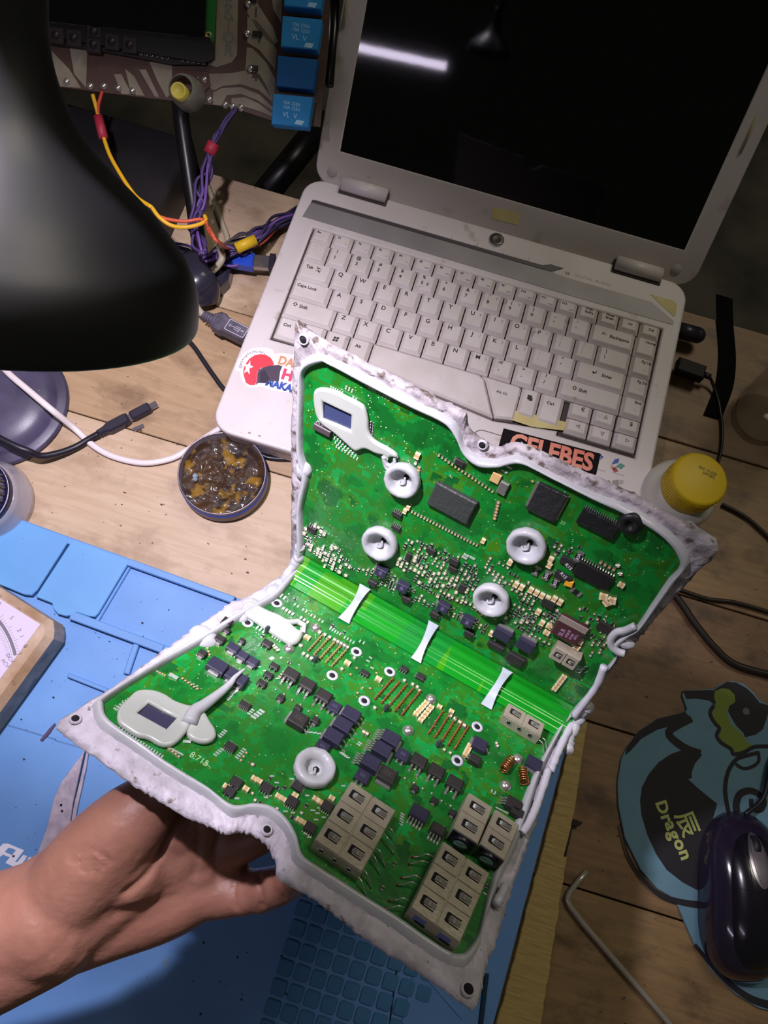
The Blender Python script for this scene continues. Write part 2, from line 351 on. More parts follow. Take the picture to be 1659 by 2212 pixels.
# ---------------------------------------------------------------- tweezers under the wrist
steel = mat('scratched_steel', '#c6bbc8', .35, .35, col2='#a99dae', vs=120, bump=.15, bs=500, col3='#6a5f70', s3=200, lo3=.68, hi3=.74)
M = T(*W(187, 1606, 2.7)); tw = put('tweezers', None, None, M); tag(tw, 'pointed steel tweezers lying open on the mat beside the wrist', 'tweezers')
def arm(pts, z, th, name):
    P = [W(x, y, z) for x, y in pts]; o = WM[tw.name].translation; k = MB(); k.prism([(p.x - o.x, p.y - o.y) for p in P], z - th - o.z, z - o.z, c=.3); return k.obj(name, steel, tw, M)
arm([(186, 1604), (176, 1650), (157, 1735), (150, 1790), (132, 1830), (92, 1920), (60, 1960), (60, 1900), (100, 1790), (116, 1725), (132, 1690), (176, 1630)], 8, 1.2, 'arm')
arm([(193, 1612), (186, 1660), (168, 1740), (158, 1800), (150, 1790), (160, 1735), (180, 1655), (189, 1612)], 5, 1.2, 'arm')
k = MB(); 
for (x, y) in ((132, 1739), (134, 1752)):
    p = W(x, y, 8.05) - M.translation; k.cyl(.9, p.z, p.z + .08, 12, M=T(p.x, p.y, 0))
k.obj('hole', mat('dark_hole', '#15131a', .8), tw, M)
# dark sliver and crumbs
p = W(104, 1582, 2.7); k = MB(); k.prism([(-1.4, -7), (.6, -7), (1.8, 0), (1.6, 7), (.2, 7.5), (-.8, 2)], 0, 1.2, c=.3)
tag(k.obj('metal_sliver', mat('sliver', '#5b4a66', .4, .5), None, T(*p) @ Rz(-14)), 'dark metal sliver lying across the mat seam left of the board corner', 'scrap')
rnd = random.Random(11); k = MB()
for _ in range(150):
    x, y = rnd.uniform(0, 640), rnd.uniform(1180, 1900)
    if _ > 110: x, y = rnd.uniform(350, 1100), rnd.uniform(1950, 2212)
    w = W(x, y, 2.8); a = rnd.uniform(0, 6); s = rnd.choice([.25, .35, .5, .9])
    if w.y > -232: continue
    pp = [(w.x + s * 1.2 * cos(a + t) * rnd.uniform(.6, 1.3), w.y + s * sin(a + t) * rnd.uniform(.5, 1.2)) for t in (0, 1.2, 2.5, 3.9, 5.1)]
    k.prism(pp, 2.6, 2.85)
tag(k.obj('crumbs', mat('dirt', '#2b3346', .9), None), 'dark crumbs of solder and rubber scattered on the blue mat', 'crumbs', kind='stuff')
k = MB()
for _ in range(80):
    x, y = rnd.uniform(130, 640), rnd.uniform(850, 1260)
    if _ > 26: x, y = rnd.uniform(1180, 1659), rnd.uniform(1180, 2212)
    w = W(x, y, 0); a = rnd.uniform(0, 6); s = rnd.choice([.25, .4, .5, .8])
    if w.y < -218 and w.x < 300: continue
    pp = [(w.x + s * 1.6 * cos(a + t) * rnd.uniform(.6, 1.3), w.y + s * sin(a + t) * rnd.uniform(.5, 1.2)) for t in (0, 1.2, 2.5, 3.9, 5.1)]
    k.prism(pp, 0, .25)
tag(k.obj('wood_crumbs', mat('wood_dirt', '#4a3a30', .9), None), 'brown crumbs and chips scattered on the bare planks', 'crumbs', kind='stuff')
# ================================================================ laptop
DK = T(0, 0, 28)                              # deck frame: x along the key rows, y to the hinge, z up; origin under the left edge of the Z key
LAP = put('laptop', None, None, T(106, 16, 0)); LAP.empty_display_size = .05
tag(LAP, 'open white laptop with worn keyboard, stickers and a dark screen', 'laptop')
plast = mat('laptop_white', '#d0c8cb', .42, col2='#c5bcbc', vs=14, bump=.04, bs=1500, col3='#a79c92', s3=60, lo3=.62, hi3=.75)
silver = mat('laptop_silver_band', '#8f8a8c', .45, .15, col2='#858083', vs=30)
keym = mat('key_ivory', '#d0c8c8', .5, col2='#c6bdba', vs=40, bump=.05, bs=1200, col3='#9a8f84', s3=90, lo3=.66, hi3=.78)
dark = mat('gap_dark', '#4a4240', .9)
inkm = mat('key_ink', '#2a2828', .6); inkf = mat('key_ink_faded', '#96908e', .6); inkb = mat('key_ink_blue', '#7f7fae', .6)
yel = mat('yellow_tape', '#cdbf86', .6, col2='#c1b077', vs=60)
def rr(x0, y0, x1, y1, r, n=5):
    P = []
    for cx, cy, a in ((x1 - r, y1 - r, 0), (x0 + r, y1 - r, 90), (x0 + r, y0 + r, 180), (x1 - r, y0 + r, 270)):
        P += [(cx + r * cos(radians(a + 90 * k / n)), cy + r * sin(radians(a + 90 * k / n))) for k in range(n + 1)]
    return P
KX0, KX1, KY0, KY1 = -44.2, 263.2, -22.5, 89.5
base = MB()
base.prism(rr(-62.5, -109, 276.5, 137, 17, 8), 4 - 28, 19 - 28, c=3)
base.obj('base', plast, LAP, DK)
top = curve2d('deck', [rr(-64, -110, 278, 138, 17, 8), [p for p in [(KX0, KY0), (KX0, KY1), (KX1, KY1), (KX1, -32), (198.5, -32), (198.5, -28), (147, -35.5), (88, -28.5), (37, -21)][::1]]], 9, 2.2, plast, LAP, DK @ T(0, 0, -9), 4)
mb = MB(); mb.box(KX0 - 2, -38, -6, KX1 + 2, KY1 + 2, -4.4); mb.obj('keyboard_tray', dark, LAP, DK)
for x in (-50, 264):
    for y in (-95, 120):
        mb = MB(); mb.cyl(7, 0, 4.2, 12); mb.obj('rubber_foot', dark, LAP, T(x, y, 0))
# silver band with the long button bar
bandp = [(-56, 96.5), (-53.5, 112), (-52.5, 114.6), (150, 114.9), (155.5, 118.6), (168, 118.6), (162, 112.2), (180, 111.3), (249, 111.5), (271, 99.3), (271, 95.6), (180, 95.2)]
mb = MB(); mb.prism(bandp, 0, .35, c=.1); mb.obj('silver_band', silver, LAP, DK)
mb = MB(); mb.prism([(-53.4, 112.4), (-52.8, 115.3), (150, 115.5), (156, 119.4), (170, 119.2), (161, 112.8), (152.5, 112.4)], .1, .8, c=.1); mb.obj('dark_stripe', mat('band_dark', '#453f42', .4), LAP, DK)
mb = MB(); mb.prism([(-51, 115.8), (-50.6, 120.6), (-48.5, 122), (30, 120.8), (160, 119.8), (152, 115.9)], .0, .9, c=.3); bar = mb.obj('button_bar', plast, LAP, DK)
mb = MB()
for x in (48, 71, 94, 117, 139): mb.box(x, 116, .88, x + .35, 120.2, .95)
mb.obj('button_gap', inkf, bar, DK)
p = on(DK, 1073, 517, 1); mb = MB(); mb.lathe([(7, 0), (7, .8), (6.3, 1.1)], 24, cap1=False); pb = mb.obj('power_button_ring', plast, LAP, DK @ T(p.x, p.y, 0))
mb = MB(); mb.lathe([(6.2, 0), (6.2, 1), (5.4, 1.5), (3, 1.1), (.01, 1)], 24); mb.obj('power_button', mat('button_grey', '#4d4747', .3, .4), LAP, DK @ T(p.x, p.y, 0))
p = on(DK, 1266, 600, 0); text('audio_lettering', 'DIGITAL AUDIO', 3.6, inkf, LAP, DK @ T(p.x + 6, p.y - .5, .02), sx=1.25)
p = on(DK, 1238, 594, 0); mb = MB(); mb.box(-1.9, -1.5, 0, -.2, 1.5, .06); mb.box(.2, -1.5, 0, 1.9, 1.5, .06); mb.obj('audio_symbol', inkf, LAP, DK @ T(p.x - 5, p.y, .02))
def dpoly(name, pts, z0, z1, m, parent=None, c=.1, F=None):
    F = F or DK; P = [on(F, x, y, z1) for x, y in pts]; k = MB(); k.prism([(q.x, q.y) for q in P], z0, z1, c=c); return k.obj(name, m, parent or LAP, F)
tag(dpoly('worn_patch', [(1404, 635), (1456, 650), (1463, 656), (1459, 682), (1456, 684)], 0, .3, yel), 'bare yellow patch beside the band end')
tag(dpoly('worn_patch', [(1073, 874), (1080, 880), (1130, 890), (1225, 912), (1219, 930), (1150, 922), (1095, 904), (1082, 893)], 0, .3, yel), 'bare yellow patch below the bottom key row')
# ---- keys
KH = 2.6
def key(x0, x1, y0, y1, leg=None, w=None, small=None, name='key'):
    g = .55; k = MB(); x0 += g; x1 -= g; y0 += g * .8; y1 -= g * .8; sk = 2.0
    # skirt and a raised slightly dished top
    k.add([(x0, y0, -4), (x1, y0, -4), (x1, y1, -4), (x0, y1, -4), (x0, y0, -1.2), (x1, y0, -1.2), (x1, y1, -1.2), (x0, y1, -1.2),
           (x0 + 2.0, y0 + 2.6, KH - 1.1), (x1 - 2.6, y0 + 2.6, KH - 1.1), (x1 - 2.6, y1 - .9, KH - 1.05), (x0 + 2.0, y1 - .9, KH - 1.05),
           (x0 + 2.6, y0 + 3.2, KH - .75), (x1 - 3.2, y0 + 3.2, KH - .75), (x1 - 3.2, y1 - 1.5, KH - .75), (x0 + 2.6, y1 - 1.5, KH - .75)],
          [(3, 2, 1, 0), (0, 1, 5, 4), (1, 2, 6, 5), (2, 3, 7, 6), (3, 0, 4, 7), (4, 5, 9, 8), (5, 6, 10, 9), (6, 7, 11, 10), (7, 4, 8, 11), (8, 9, 13, 12), (9, 10, 14, 13), (10, 11, 15, 14), (11, 8, 12, 15), (12, 13, 14, 15)])
    o = k.obj(name, keym, LAP, DK)
    z = KH - .73
    if leg:
        for (s, dx, dy, sz, m) in leg:
            text('legend', s, sz, m, o, DK @ T(x0 + dx, y1 - dy, z), ext=.03, bold=.12 if m is inkm else .04)
    return o
U = 19.05; RH = 18.9
def L1(s, m=inkm, sz=5.2): return (s, 6.2, 4.8, sz, m)
rows = [(0, 0, 'ZXCVBNM'), (1, -9.65, 'ASDFGHJKL'), (2, -14.28, 'QWERTYUIOP')]
XR = 242.9
pad7 = {'U': '4', 'I': '5', 'O': '6', 'P': '*', 'J': '1', 'K': '2', 'L': '3', 'M': '0'}
for r, off, s in rows:
    for i, ch in enumerate(s):
        x = off + U * i; lg = [L1(ch)]
        if ch in pad7: lg.append((pad7[ch], 12.6, 4.6, 4, inkf))
        key(x, x + U, RH * r, RH * r + RH, lg)
def two(a, b, m=inkm): return [(a, 6.4, 3.7, 4.2, m), (b, 6.0, 9.3, 4.4, m)]
for i, (a, b) in enumerate((('<', ','), ('>', '.'), ('?', '/'))): key(U * (7 + i), U * (8 + i), 0, RH, two(a, b))
for i, (a, b) in enumerate(((':', ';'), ('"', "'"))): key(-9.65 + U * (9 + i), -9.65 + U * (10 + i), RH, 2 * RH, two(a, b, inkf if i == 0 else inkm))
for i, (a, b) in enumerate((('{', '['), ('}', ']'))): key(-14.28 + U * (10 + i), -14.28 + U * (11 + i), 2 * RH, 3 * RH, two(a, b, inkf))
key(-14.28 + U * 12, XR, 2 * RH, 3 * RH, two('|', '\\'))
dg = [('!', '1'), ('@', '2'), ('#', '3'), ('$', '4'), ('%', '5'), ('^', '6'), ('&', '7'), ('*', '8'), ('(', '9'), (')', '0'), ('_', '-'), ('+', '=')]
nf = {6: '7', 7: '8', 8: '9', 9: '/'}
for i, (a, b) in enumerate(dg):
    x = -23.8 + U * i; lg = two(a, b, inkm if i < 11 else inkf)
    if i in nf: lg.append((nf[i], 12.8, 4, 3.8, inkf))
    if i == 4: lg.append(('€', 10.8, 9.3, 3.4, inkm))
    key(x, x + U, 3 * RH, 4 * RH, lg)
XL = -42.9
key(XL, -23.8, 3 * RH, 4 * RH, two('~', '`', inkf))
key(XL, -14.28, 2 * RH, 3 * RH, [('Tab', 8.2, 6, 4, inkm), ('|«–', 16, 4.8, 3, inkm), ('–»|', 16, 7.4, 3, inkm)])
key(XL, -9.65, RH, 2 * RH, [('Caps Lock', 12, 6, 3.9, inkm)])
key(XL, 0, 0, RH, [('Shift', 15, 6, 4, inkm), ('⇧', 8, 5.6, 4.6, inkm)])
key(-23.8 + U * 12, XR, 3 * RH, 4 * RH, [('Backspace', 24, 8.2, 4, inkm), ('←', 11, 7.4, 5, inkm)])
key(-9.65 + U * 11, XR, RH, 2 * RH, [('Enter', 26, 7.5, 4, inkm), ('↵', 15, 7.2, 4.6, inkm)])
key(U * 10, XR, 0, RH, [('Shift', 19, 7.5, 4, inkm), ('⇧', 12, 7.1, 4.6, inkm)])
for k_, (s, s2) in enumerate((('End', 'Fn'), ('Pg Dn', 'Fn'), ('Pg Up', 'Fn'), ('Home', 'Fn'))):
    key(XR, XR + U, RH * k_ + (0 if k_ else 0), RH * (k_ + 1), [(s, 12, 3.8, 3.4, inkm), ('-', 11, 11, 4, inkf)])
fx = (XR + U - XL) / 17
fn = ['Esc'] + ['F%d' % i for i in range(1, 13)] + ['PrtSc\nSysRq', 'Pause\nBreak', 'Ins', 'Del']
for i, s in enumerate(fn):
    lg = [(s, 5.4, 3.2, 2.7, inkm)] if i < 13 else [(s, 9, 4.6 if '\n' not in s else 3.3, 3, inkm)]
    if 5 <= i <= 12: lg.append(('▬', 11.6, 7.4, 3.2, inkb if i in (5, 7) else inkf))
    if 1 <= i <= 4: lg.append(('▪', 12, 7.6, 3.2, inkf))
    key(XL + fx * i, XL + fx * (i + 1), 4 * RH, 4 * RH + 13.2, lg)
# bottom row
B0_, B1_ = -20.4, 0
bx = [XL, -21.5, -2.5, 17.2, 36.8]
key(bx[0], bx[1], B0_, 0, [('Ctrl', 7.8, 7, 3.8, inkm)]); key(bx[1], bx[2], B0_, 0, [('Fn', 7.8, 7, 3.8, inkf)])
win = key(bx[2], bx[3], B0_, 0); mb = MB()
for (x, y) in ((0, 0), (2.3, 0.25), (-.3, -2.3), (2.0, -2.05)): mb.add([(x, y, 0), (x + 1.9, y + .2, 0), (x + 2.2, y + 2.1, 0), (x + .3, y + 1.9, 0)], [(0, 1, 2, 3)])
mb.obj('four_pane_symbol', inkm, win, DK @ T(bx[2] + 7, -7, KH - .71))
key(bx[3], bx[4], B0_, 0, [('Alt', 7.8, 7, 3.8, inkm)])
# the space bar widens towards the middle; Alt Gr has a slanted left edge
def pkey(poly, lg, name='key'):
    k = MB(); n = len(poly)
    k.prism(poly, -4, KH - .8, c=1.7); o = k.obj(name, keym, LAP, DK)
    for (s, x, y, sz) in lg: text('legend', s, sz, inkm, o, DK @ T(x, y, KH - .75), bold=.05)
    return o
pkey([(37.4, -20), (90, -27.5), (146, -34), (131, -3.5), (126, -.6), (37.4, -.6)], [], 'space_bar')
pkey([(147.5, -33.5), (132.5, -4.5), (128.5, -.7), (159.5, -.7), (162, -3), (162, -30.5)], [('Alt Gr', 147.5, -11, 3.6)])
mk = key(162.3, 178.6, -26, 0); mb = MB(); mb.prism(rr(0, 0, 3.6, 4, .4, 2), 0, .04); mb.prism(rr(1.4, -.8, 4.4, 2.2, .4, 2), 0.02, .07); mb.obj('menu_symbol', inkm, mk, DK @ T(168, -10, KH - .71))
key(178.6, 198.6, -26.5, 0, [('Ctrl', 8, 7.5, 3.6, inkm)])
def k3(px, py, w, h, lg):
    p = on(DK, px, py, KH); return key(p.x - w / 2, p.x + w / 2, p.y - h / 2, p.y + h / 2, lg)
A = 'arrow'
for xa, ya, s in ((202.6, 0, '€'), (222.4, 0, 'up'), (242.6, 0, '$'), (202.6, 1, 'left'), (222.4, 1, 'down'), (242.6, 1, 'right')):
    y1_ = -.4 - ya * 14.2; p = Vector((xa + 9.7, y1_ - 6.9, 0)); o = key(xa, xa + 19.4, y1_ - 13.8, y1_, [(s, 10.6, 4.4, 5, inkm)] if len(s) == 1 else None)
    if len(s) > 1:
        mb = MB(); a = {'up': 90, 'down': -90, 'left': 180, 'right': 0}[s]
        tri = [(2.2 * cos(radians(t)), 2.0 * sin(radians(t))) for t in (0, 120, 240)]; ti = [(1.3 * cos(radians(t)), 1.2 * sin(radians(t))) for t in (0, 120, 240)]
        for q in range(3):
            r = (q + 1) % 3; mb.add([(*tri[q], 0), (*tri[r], 0), (*ti[r], 0), (*ti[q], 0)], [(0, 1, 2, 3)])
        mb.obj('arrow_symbol', inkm, o, DK @ T(p.x + .8, p.y + 1.2, KH - .71) @ Rz(a))
# ---- palm rest: touchpad frame line, stickers
ring = MB(); R1 = rr(134, -112, 246, -46, 8, 6); R2 = rr(134.8, -111, 245.2, -46.8, 7.4, 6)
n = len(R1); ring.add([(x, y, .05) for x, y in R1] + [(x, y, .05) for x, y in R2], [(i, (i + 1) % n, n + (i + 1) % n, n + i) for i in range(n)])
ring.obj('touchpad_groove', mat('groove', '#6b6462', .7), LAP, DK)
mb = MB(); mb.prism(rr(186, -108, 236, -70, 4), 0, .15, c=.05); mb.obj('touchpad', plast, LAP, DK)
# black sticker with large salmon letters
sk = put('sticker', None, None, None); 
bpy.data.objects.remove(sk)
sb = dpoly('sticker_black', [(1088, 925), (1298, 980), (1286, 1034), (1074, 975)], 0, .25, mat('sticker_black_vinyl', '#171115', .75, spec=.15), c=.02)
tag(sb, 'black sticker reading CELEBES in salmon letters')
p = on(DK, 1100, 954, .3); q = on(DK, 1286, 1003, .3); dd = (q - p); a = math.degrees(atan2(dd.y, dd.x))
m_ = mat('salmon_print', '#e0806e', .75, spec=.15, col2='#e3a58f', vs=18)
text('sticker_letters', 'CELEBES', 20.5, m_, sb, DK @ T((p.x + q.x) / 2 - .5, (p.y + q.y) / 2, .27) @ Rz(a), bold=.75, sx=.90, spacing=.98)
# small printed feature icons
ic = dpoly('feature_sticker', [(1290, 978), (1362, 994), (1352, 1052), (1278, 1040)], 0, .12, plast, c=.02)
for nm, pts, col in (('icon', [(1320, 1004), (1328, 992), (1338, 990), (1336, 1000)], '#2f5aa8'), ('icon', [(1330, 1008), (1340, 1000), (1351, 1006), (1342, 1014)], '#4f8f88'), ('icon', [(1322, 1014), (1330, 1008), (1336, 1018), (1328, 1021)], '#a84048'), ('icon', [(1318, 1006), (1326, 1006), (1328, 1014), (1320, 1013)], '#c08a70'),
                     ('icon', [(1297, 981), (1304, 987), (1297, 994)], '#2f50a0'), ('icon', [(1322, 1038), (1336, 1036), (1338, 1048), (1324, 1049)], '#8f8a8c'), ('icon', [(1338, 1036), (1348, 1038), (1346, 1046), (1338, 1046)], '#a7a3a5'), ('icon', [(1309, 1040), (1315, 1037), (1319, 1041), (1315, 1046)], '#8a6040')):
    dpoly(nm, pts, .1, .2, mat('icon_' + col[1:], col, .5), ic, .01)
for s, px, py in (('Display', 1300, 1016), ('Multimedia', 1336, 1024)):
    p = on(DK, px, py, .2); text('icon_lettering', s, 2.2, inkf, ic, DK @ T(p.x, p.y, .14))
# helmet sticker
wv = mat('sticker_white', '#e3dbe6', .35)
def zp(P): return [(500 + x * .09644, 720 + y * .09644) for x, y in P]
st_ = dpoly('helmet_sticker', zp([(85, 800), (150, 600), (280, 440), (450, 340), (650, 305), (850, 330), (930, 380), (970, 460), (1090, 440), (1500, 480), (1900, 560), (2000, 1400), (1340, 1330), (950, 1290), (800, 1250), (700, 1205), (600, 1200), (500, 1225), (370, 1200), (270, 1110), (210, 970), (195, 850), (100, 830)]), 0, .2, wv, c=.02)
tag(st_, 'white sticker with a red helmet and lettering')
red = mat('sticker_red', '#dd3f4e', .4); blk = mat('sticker_dark', '#4a3f50', .4); blk2 = mat('sticker_darker', '#352c3c', .4)
dpoly('red_shell', zp([(260, 880), (275, 780), (320, 680), (400, 570), (520, 490), (650, 465), (780, 485), (880, 550), (930, 630), (955, 710), (800, 740), (660, 780), (600, 830), (575, 900), (565, 1090), (520, 1160), (420, 1160), (325, 1110), (290, 1000)]), .18, .3, red, st_, .01)
dpoly('visor', zp([(580, 900), (610, 820), (700, 770), (850, 725), (1050, 708), (1140, 735), (1090, 850), (1060, 1075), (830, 1060), (810, 1115), (600, 1110), (540, 1160), (570, 1080)]), .18, .34, blk, st_, .01)
dpoly('visor_inside', zp([(640, 880), (740, 815), (860, 1020), (790, 1105), (640, 1100)]), .3, .38, blk2, st_, .01)
sx_, sy_ = 380, 765
dpoly('star', zp([(420, 600), (425, 715), (500, 745), (400, 790), (410, 930), (355, 850), (275, 895), (320, 770), (300, 685), (370, 700)]), .28, .4, wv, st_, .005)
def dtext(name, s, px, py, size, m, parent, rot, **k):
    p = on(DK, px, py, .3); return text(name, s, size, m, parent, DK @ T(p.x, p.y, .24) @ Rz(rot), **k)
for i, ch in enumerate('@daenghelm_mks'):
    t = i / 13; a = radians(180 - 25 - 112 * t) ; cx, cy = 565, 800; ex = cx - 370 * cos(pi * (.04 + .62 * t)); ey = cy - 385 * sin(pi * (.04 + .62 * t)) - 10
    (X1, Y1), = zp([(ex, ey)]); dtext('sticker_letter', ch, X1, Y1, 3.2, blk, st_, 78 - 100 * t)
dtext('sticker_letters', 'DA', 618, 782, 10.5, mat('sticker_orange', '#c98a5a', .5), st_, 2, bold=.35, sx=.85)
dtext('sticker_letters', 'H', 621, 811, 12.5, mat('sticker_magenta', '#cf3f66', .5), st_, 2, bold=.6, sx=1)
dtext('sticker_letters', 'MAKAS', 607, 834, 8.6, mat('sticker_blue', '#2f4fa0', .5), st_, 1, bold=.5, sx=.9)
# indicator windows on the front edge, and a ports strip
for px in (548, 572):
    p = on(DK, px, 913, -1); mb = MB(); mb.prism(rr(-1.2, -3, 1.2, 3, 1.1, 3), 0, .3); mb.obj('indicator_light', inkf, LAP, DK @ T(p.x, -106.5, -1.2) @ Rx(35))
# ---- the lid
DL = Vector((0, .63, .777)).normalized(); NL = Vector((1, 0, 0)).cross(DL)          # screen faces the user: normal -y,+z
LO = Vector((110.6, 156.3, 45.9)) - DL * 24
LD = frame(LO, Vector((1, 0, 0)), DL, NL)                # x=0 mid, y up the lid, z out of the screen
HW = 170.5
lidf = mat('lid_bezel_white', '#bbb3b0', .45, col2='#b0a8a2', vs=10, bump=.04, bs=1200, col3='#978e84', s3=50, lo3=.6, hi3=.75)
mb = MB(); mb.prism(rr(-HW, -5, HW, 236, 16, 8), -9, -3, c=0); mb.obj('lid_back', lidf, LAP, LD)
curve2d('bezel', [rr(-HW, -5, HW, 236, 16, 8), [(-151.8, 24), (151.8, 24), (151.8, 214), (-151.8, 214)]], 3.2, 1.2, lidf, LAP, LD @ T(0, 0, -3.2))
mb = MB(); mb.box(-153, 22.5, -3, 153, 215.5, -1.2)
mb.obj('screen', mat('lcd_dark', '#07060b', .04, spec=.5, bump=.01, bs=30), LAP, LD)
for x0 in (-143.5, 101.0):
    mb = MB(); mb.tube([(x0, 0, 0), (x0 + 40, 0, 0)], 6.2, 20, m=0)
    mb.obj('hinge_cover', plast, LAP, T(110.6, 137.4, 31.3))
    mb = MB(); mb.box(x0 - 1.5, -7.5, -3, x0 + 41.5, 7, 2.2); mb.obj('hinge_gap', dark, LAP, T(110.6, 137, 27))
for px, py in ((717, 372), (1461, 583)):
    p = on(LD, px, py, .8); mb = MB(); mb.cyl(4.4, -.3, .8, 20, bev=.3, M=T(p.x, p.y, 0)); mb.obj('rubber_bumper', mat('bumper', '#a39e98', .7), LAP, LD)
P = [on(LD, *q, .3) for q in ((1064, 447), (1124, 461), (1119, 486), (1061, 472))]
mb = MB(); mb.prism([(p.x, p.y) for p in P], -.1, .25, c=.03); tag(mb.obj('worn_patch', yel, LAP, LD), 'bare yellow patch below the screen')
for (a_, b_) in (((740, 60), (752, -10)), ((1598, 332), (1636, 250))):
    p, q = on(LD, *a_, .3), on(LD, *b_, .3); mb = MB(); mb.tube([(p.x, p.y, 0), (q.x, q.y, 0)], 1.3, 6); mb.obj('bezel_rubber', mat('bumper2', '#8f8768', .7), LAP, LD)
# ================================================================ the opened control unit: two board halves on aluminium plates joined by a bent flexible strip
P0 = RC.transposed() @ (Vector((27.3, 73, 410.)) - TC)
uu = RC.transposed() @ Vector((.87, .47, -.14)).normalized()
sv = RC.transposed() @ Vector((74, -63.5, 110)); vv = (sv - uu * sv.dot(uu)).normalized()
s2 = RC.transposed() @ Vector((25.5, -105.5, -75)); v2 = (s2 - uu * s2.dot(uu)).normalized()
LOW = frame(P0, uu, vv, uu.cross(vv))         # lower half: v runs up to the fold (v < 0 on the board)
UPF = frame(P0, uu, v2, uu.cross(v2))         # upper half: v runs away from the fold (v > 0)
ECU = put('control_unit', None, None, Matrix.Translation(P0)); ECU.empty_display_size = .05
tag(ECU, 'opened green engine control board folded in two, sealed with grey silicone, held over the bench', 'circuit board')

def pcb_mat(name, seed, dark=0):
    m = bpy.data.materials.new(name); m.use_nodes = True; nt = m.node_tree; N = nt.nodes; L = nt.links; b = N['Principled BSDF']
    tc = N.new('ShaderNodeTexCoord'); mp = N.new('ShaderNodeMapping'); mp.inputs['Location'].default_value = (seed, seed * .7, 0); L.new(tc.outputs['Object'], mp.inputs[0])
    def blocks(sc, inc, det=2):
        sn = N.new('ShaderNodeVectorMath'); sn.operation = 'SNAP'; sn.inputs[1].default_value = (inc, inc, inc); L.new(mp.outputs[0], sn.inputs[0])
        q = N.new('ShaderNodeTexNoise'); q.inputs['Scale'].default_value = sc; q.inputs['Detail'].default_value = det; L.new(sn.outputs[0], q.inputs[0]); return q
    def vor(sc, dist='CHEBYCHEV'):
        v = N.new('ShaderNodeTexVoronoi'); v.distance = dist; v.inputs['Scale'].default_value = sc; v.inputs['Randomness'].default_value = 1; L.new(mp.outputs[0], v.inputs[0]); return v
    va, vb = vor(62), vor(190); qa = blocks(55, .0016)
    r = N.new('ShaderNodeValToRGB'); r.color_ramp.interpolation = 'CONSTANT'; e = r.color_ramp.elements
    e[0].position = 0; e[0].color = lin('#0a5f20'); e[1].position = .30; e[1].color = lin('#0b7a2a')
    for p_, c_ in ((.5, '#2d6c18'), (.68, '#0a8c3c'), (.82, '#3a7614'), (.93, '#0b5422')): x = e.new(p_); x.color = lin(c_)
    sep = N.new('ShaderNodeSeparateColor'); L.new(va.outputs['Color'], sep.inputs[0]); qr = N.new('ShaderNodeMapRange'); qr.inputs[1].default_value = .32; qr.inputs[2].default_value = .68; L.new(qa.outputs[0], qr.inputs[0]); L.new(qr.outputs[0], r.inputs[0])
    r2 = N.new('ShaderNodeValToRGB'); r2.color_ramp.interpolation = 'CONSTANT'; e = r2.color_ramp.elements
    e[0].position = 0; e[0].color = (1, 1, 1, 1); e[1].position = .72; e[1].color = (.72, .8, .7, 1); x = e.new(.9); x.color = (1.25, 1.15, 1.1, 1)
    sp2 = N.new('ShaderNodeSeparateColor'); L.new(vb.outputs['Color'], sp2.inputs[0]); L.new(sp2.outputs[1], r2.inputs[0])
    mx = N.new('ShaderNodeMix'); mx.data_type = 'RGBA'; mx.blend_type = 'MULTIPLY'; mx.inputs[0].default_value = 1; L.new(r.outputs[0], mx.inputs[6]); L.new(r2.outputs[0], mx.inputs[7])
    # fine parallel traces inside some of the cells
    w = N.new('ShaderNodeTexWave'); w.inputs['Scale'].default_value = 420; w.bands_direction = 'DIAGONAL'; L.new(mp.outputs[0], w.inputs[0])
    gt = N.new('ShaderNodeMath'); gt.operation = 'GREATER_THAN'; gt.inputs[1].default_value = .78; L.new(sep.outputs[2], gt.inputs[0])
    ml = N.new('ShaderNodeMath'); ml.operation = 'MULTIPLY'; L.new(gt.outputs[0], ml.inputs[0]); L.new(w.outputs[0], ml.inputs[1]); ml2 = N.new('ShaderNodeMath'); ml2.operation = 'MULTIPLY'; ml2.inputs[1].default_value = .35; L.new(ml.outputs[0], ml2.inputs[0])
    mx2 = N.new('ShaderNodeMix'); mx2.data_type = 'RGBA'; L.new(ml2.outputs[0], mx2.inputs[0]); L.new(mx.outputs[2], mx2.inputs[6]); mx2.inputs[7].default_value = lin('#0a5a1e')
    # small pads and vias
    vd = N.new('ShaderNodeTexVoronoi'); vd.inputs['Scale'].default_value = 260; L.new(mp.outputs[0], vd.inputs[0])
    lt = N.new('ShaderNodeMath'); lt.operation = 'LESS_THAN'; lt.inputs[1].default_value = .085; L.new(vd.outputs['Distance'], lt.inputs[0])
    mx3 = N.new('ShaderNodeMix'); mx3.data_type = 'RGBA'; L.new(lt.outputs[0], mx3.inputs[0]); L.new(mx2.outputs[2], mx3.inputs[6]); mx3.inputs[7].default_value = lin('#8fae5a')
    n = N.new('ShaderNodeTexNoise'); n.inputs['Scale'].default_value = 16; n.inputs['Detail'].default_value = 5; L.new(mp.outputs[0], n.inputs[0])
    r4 = N.new('ShaderNodeMapRange'); r4.inputs[1].default_value = .42; r4.inputs[2].default_value = .62; L.new(n.outputs[0], r4.inputs[0])
    mx4 = N.new('ShaderNodeMix'); mx4.data_type = 'RGBA'; L.new(r4.outputs[0], mx4.inputs[0]); L.new(mx3.outputs[2], mx4.inputs[6]); mx4.inputs[7].default_value = lin('#0c6b1c')
    f4 = N.new('ShaderNodeMath'); f4.operation = 'MULTIPLY'; f4.inputs[1].default_value = .55; L.new(r4.outputs[0], f4.inputs[0]); L.new(f4.outputs[0], mx4.inputs[0])
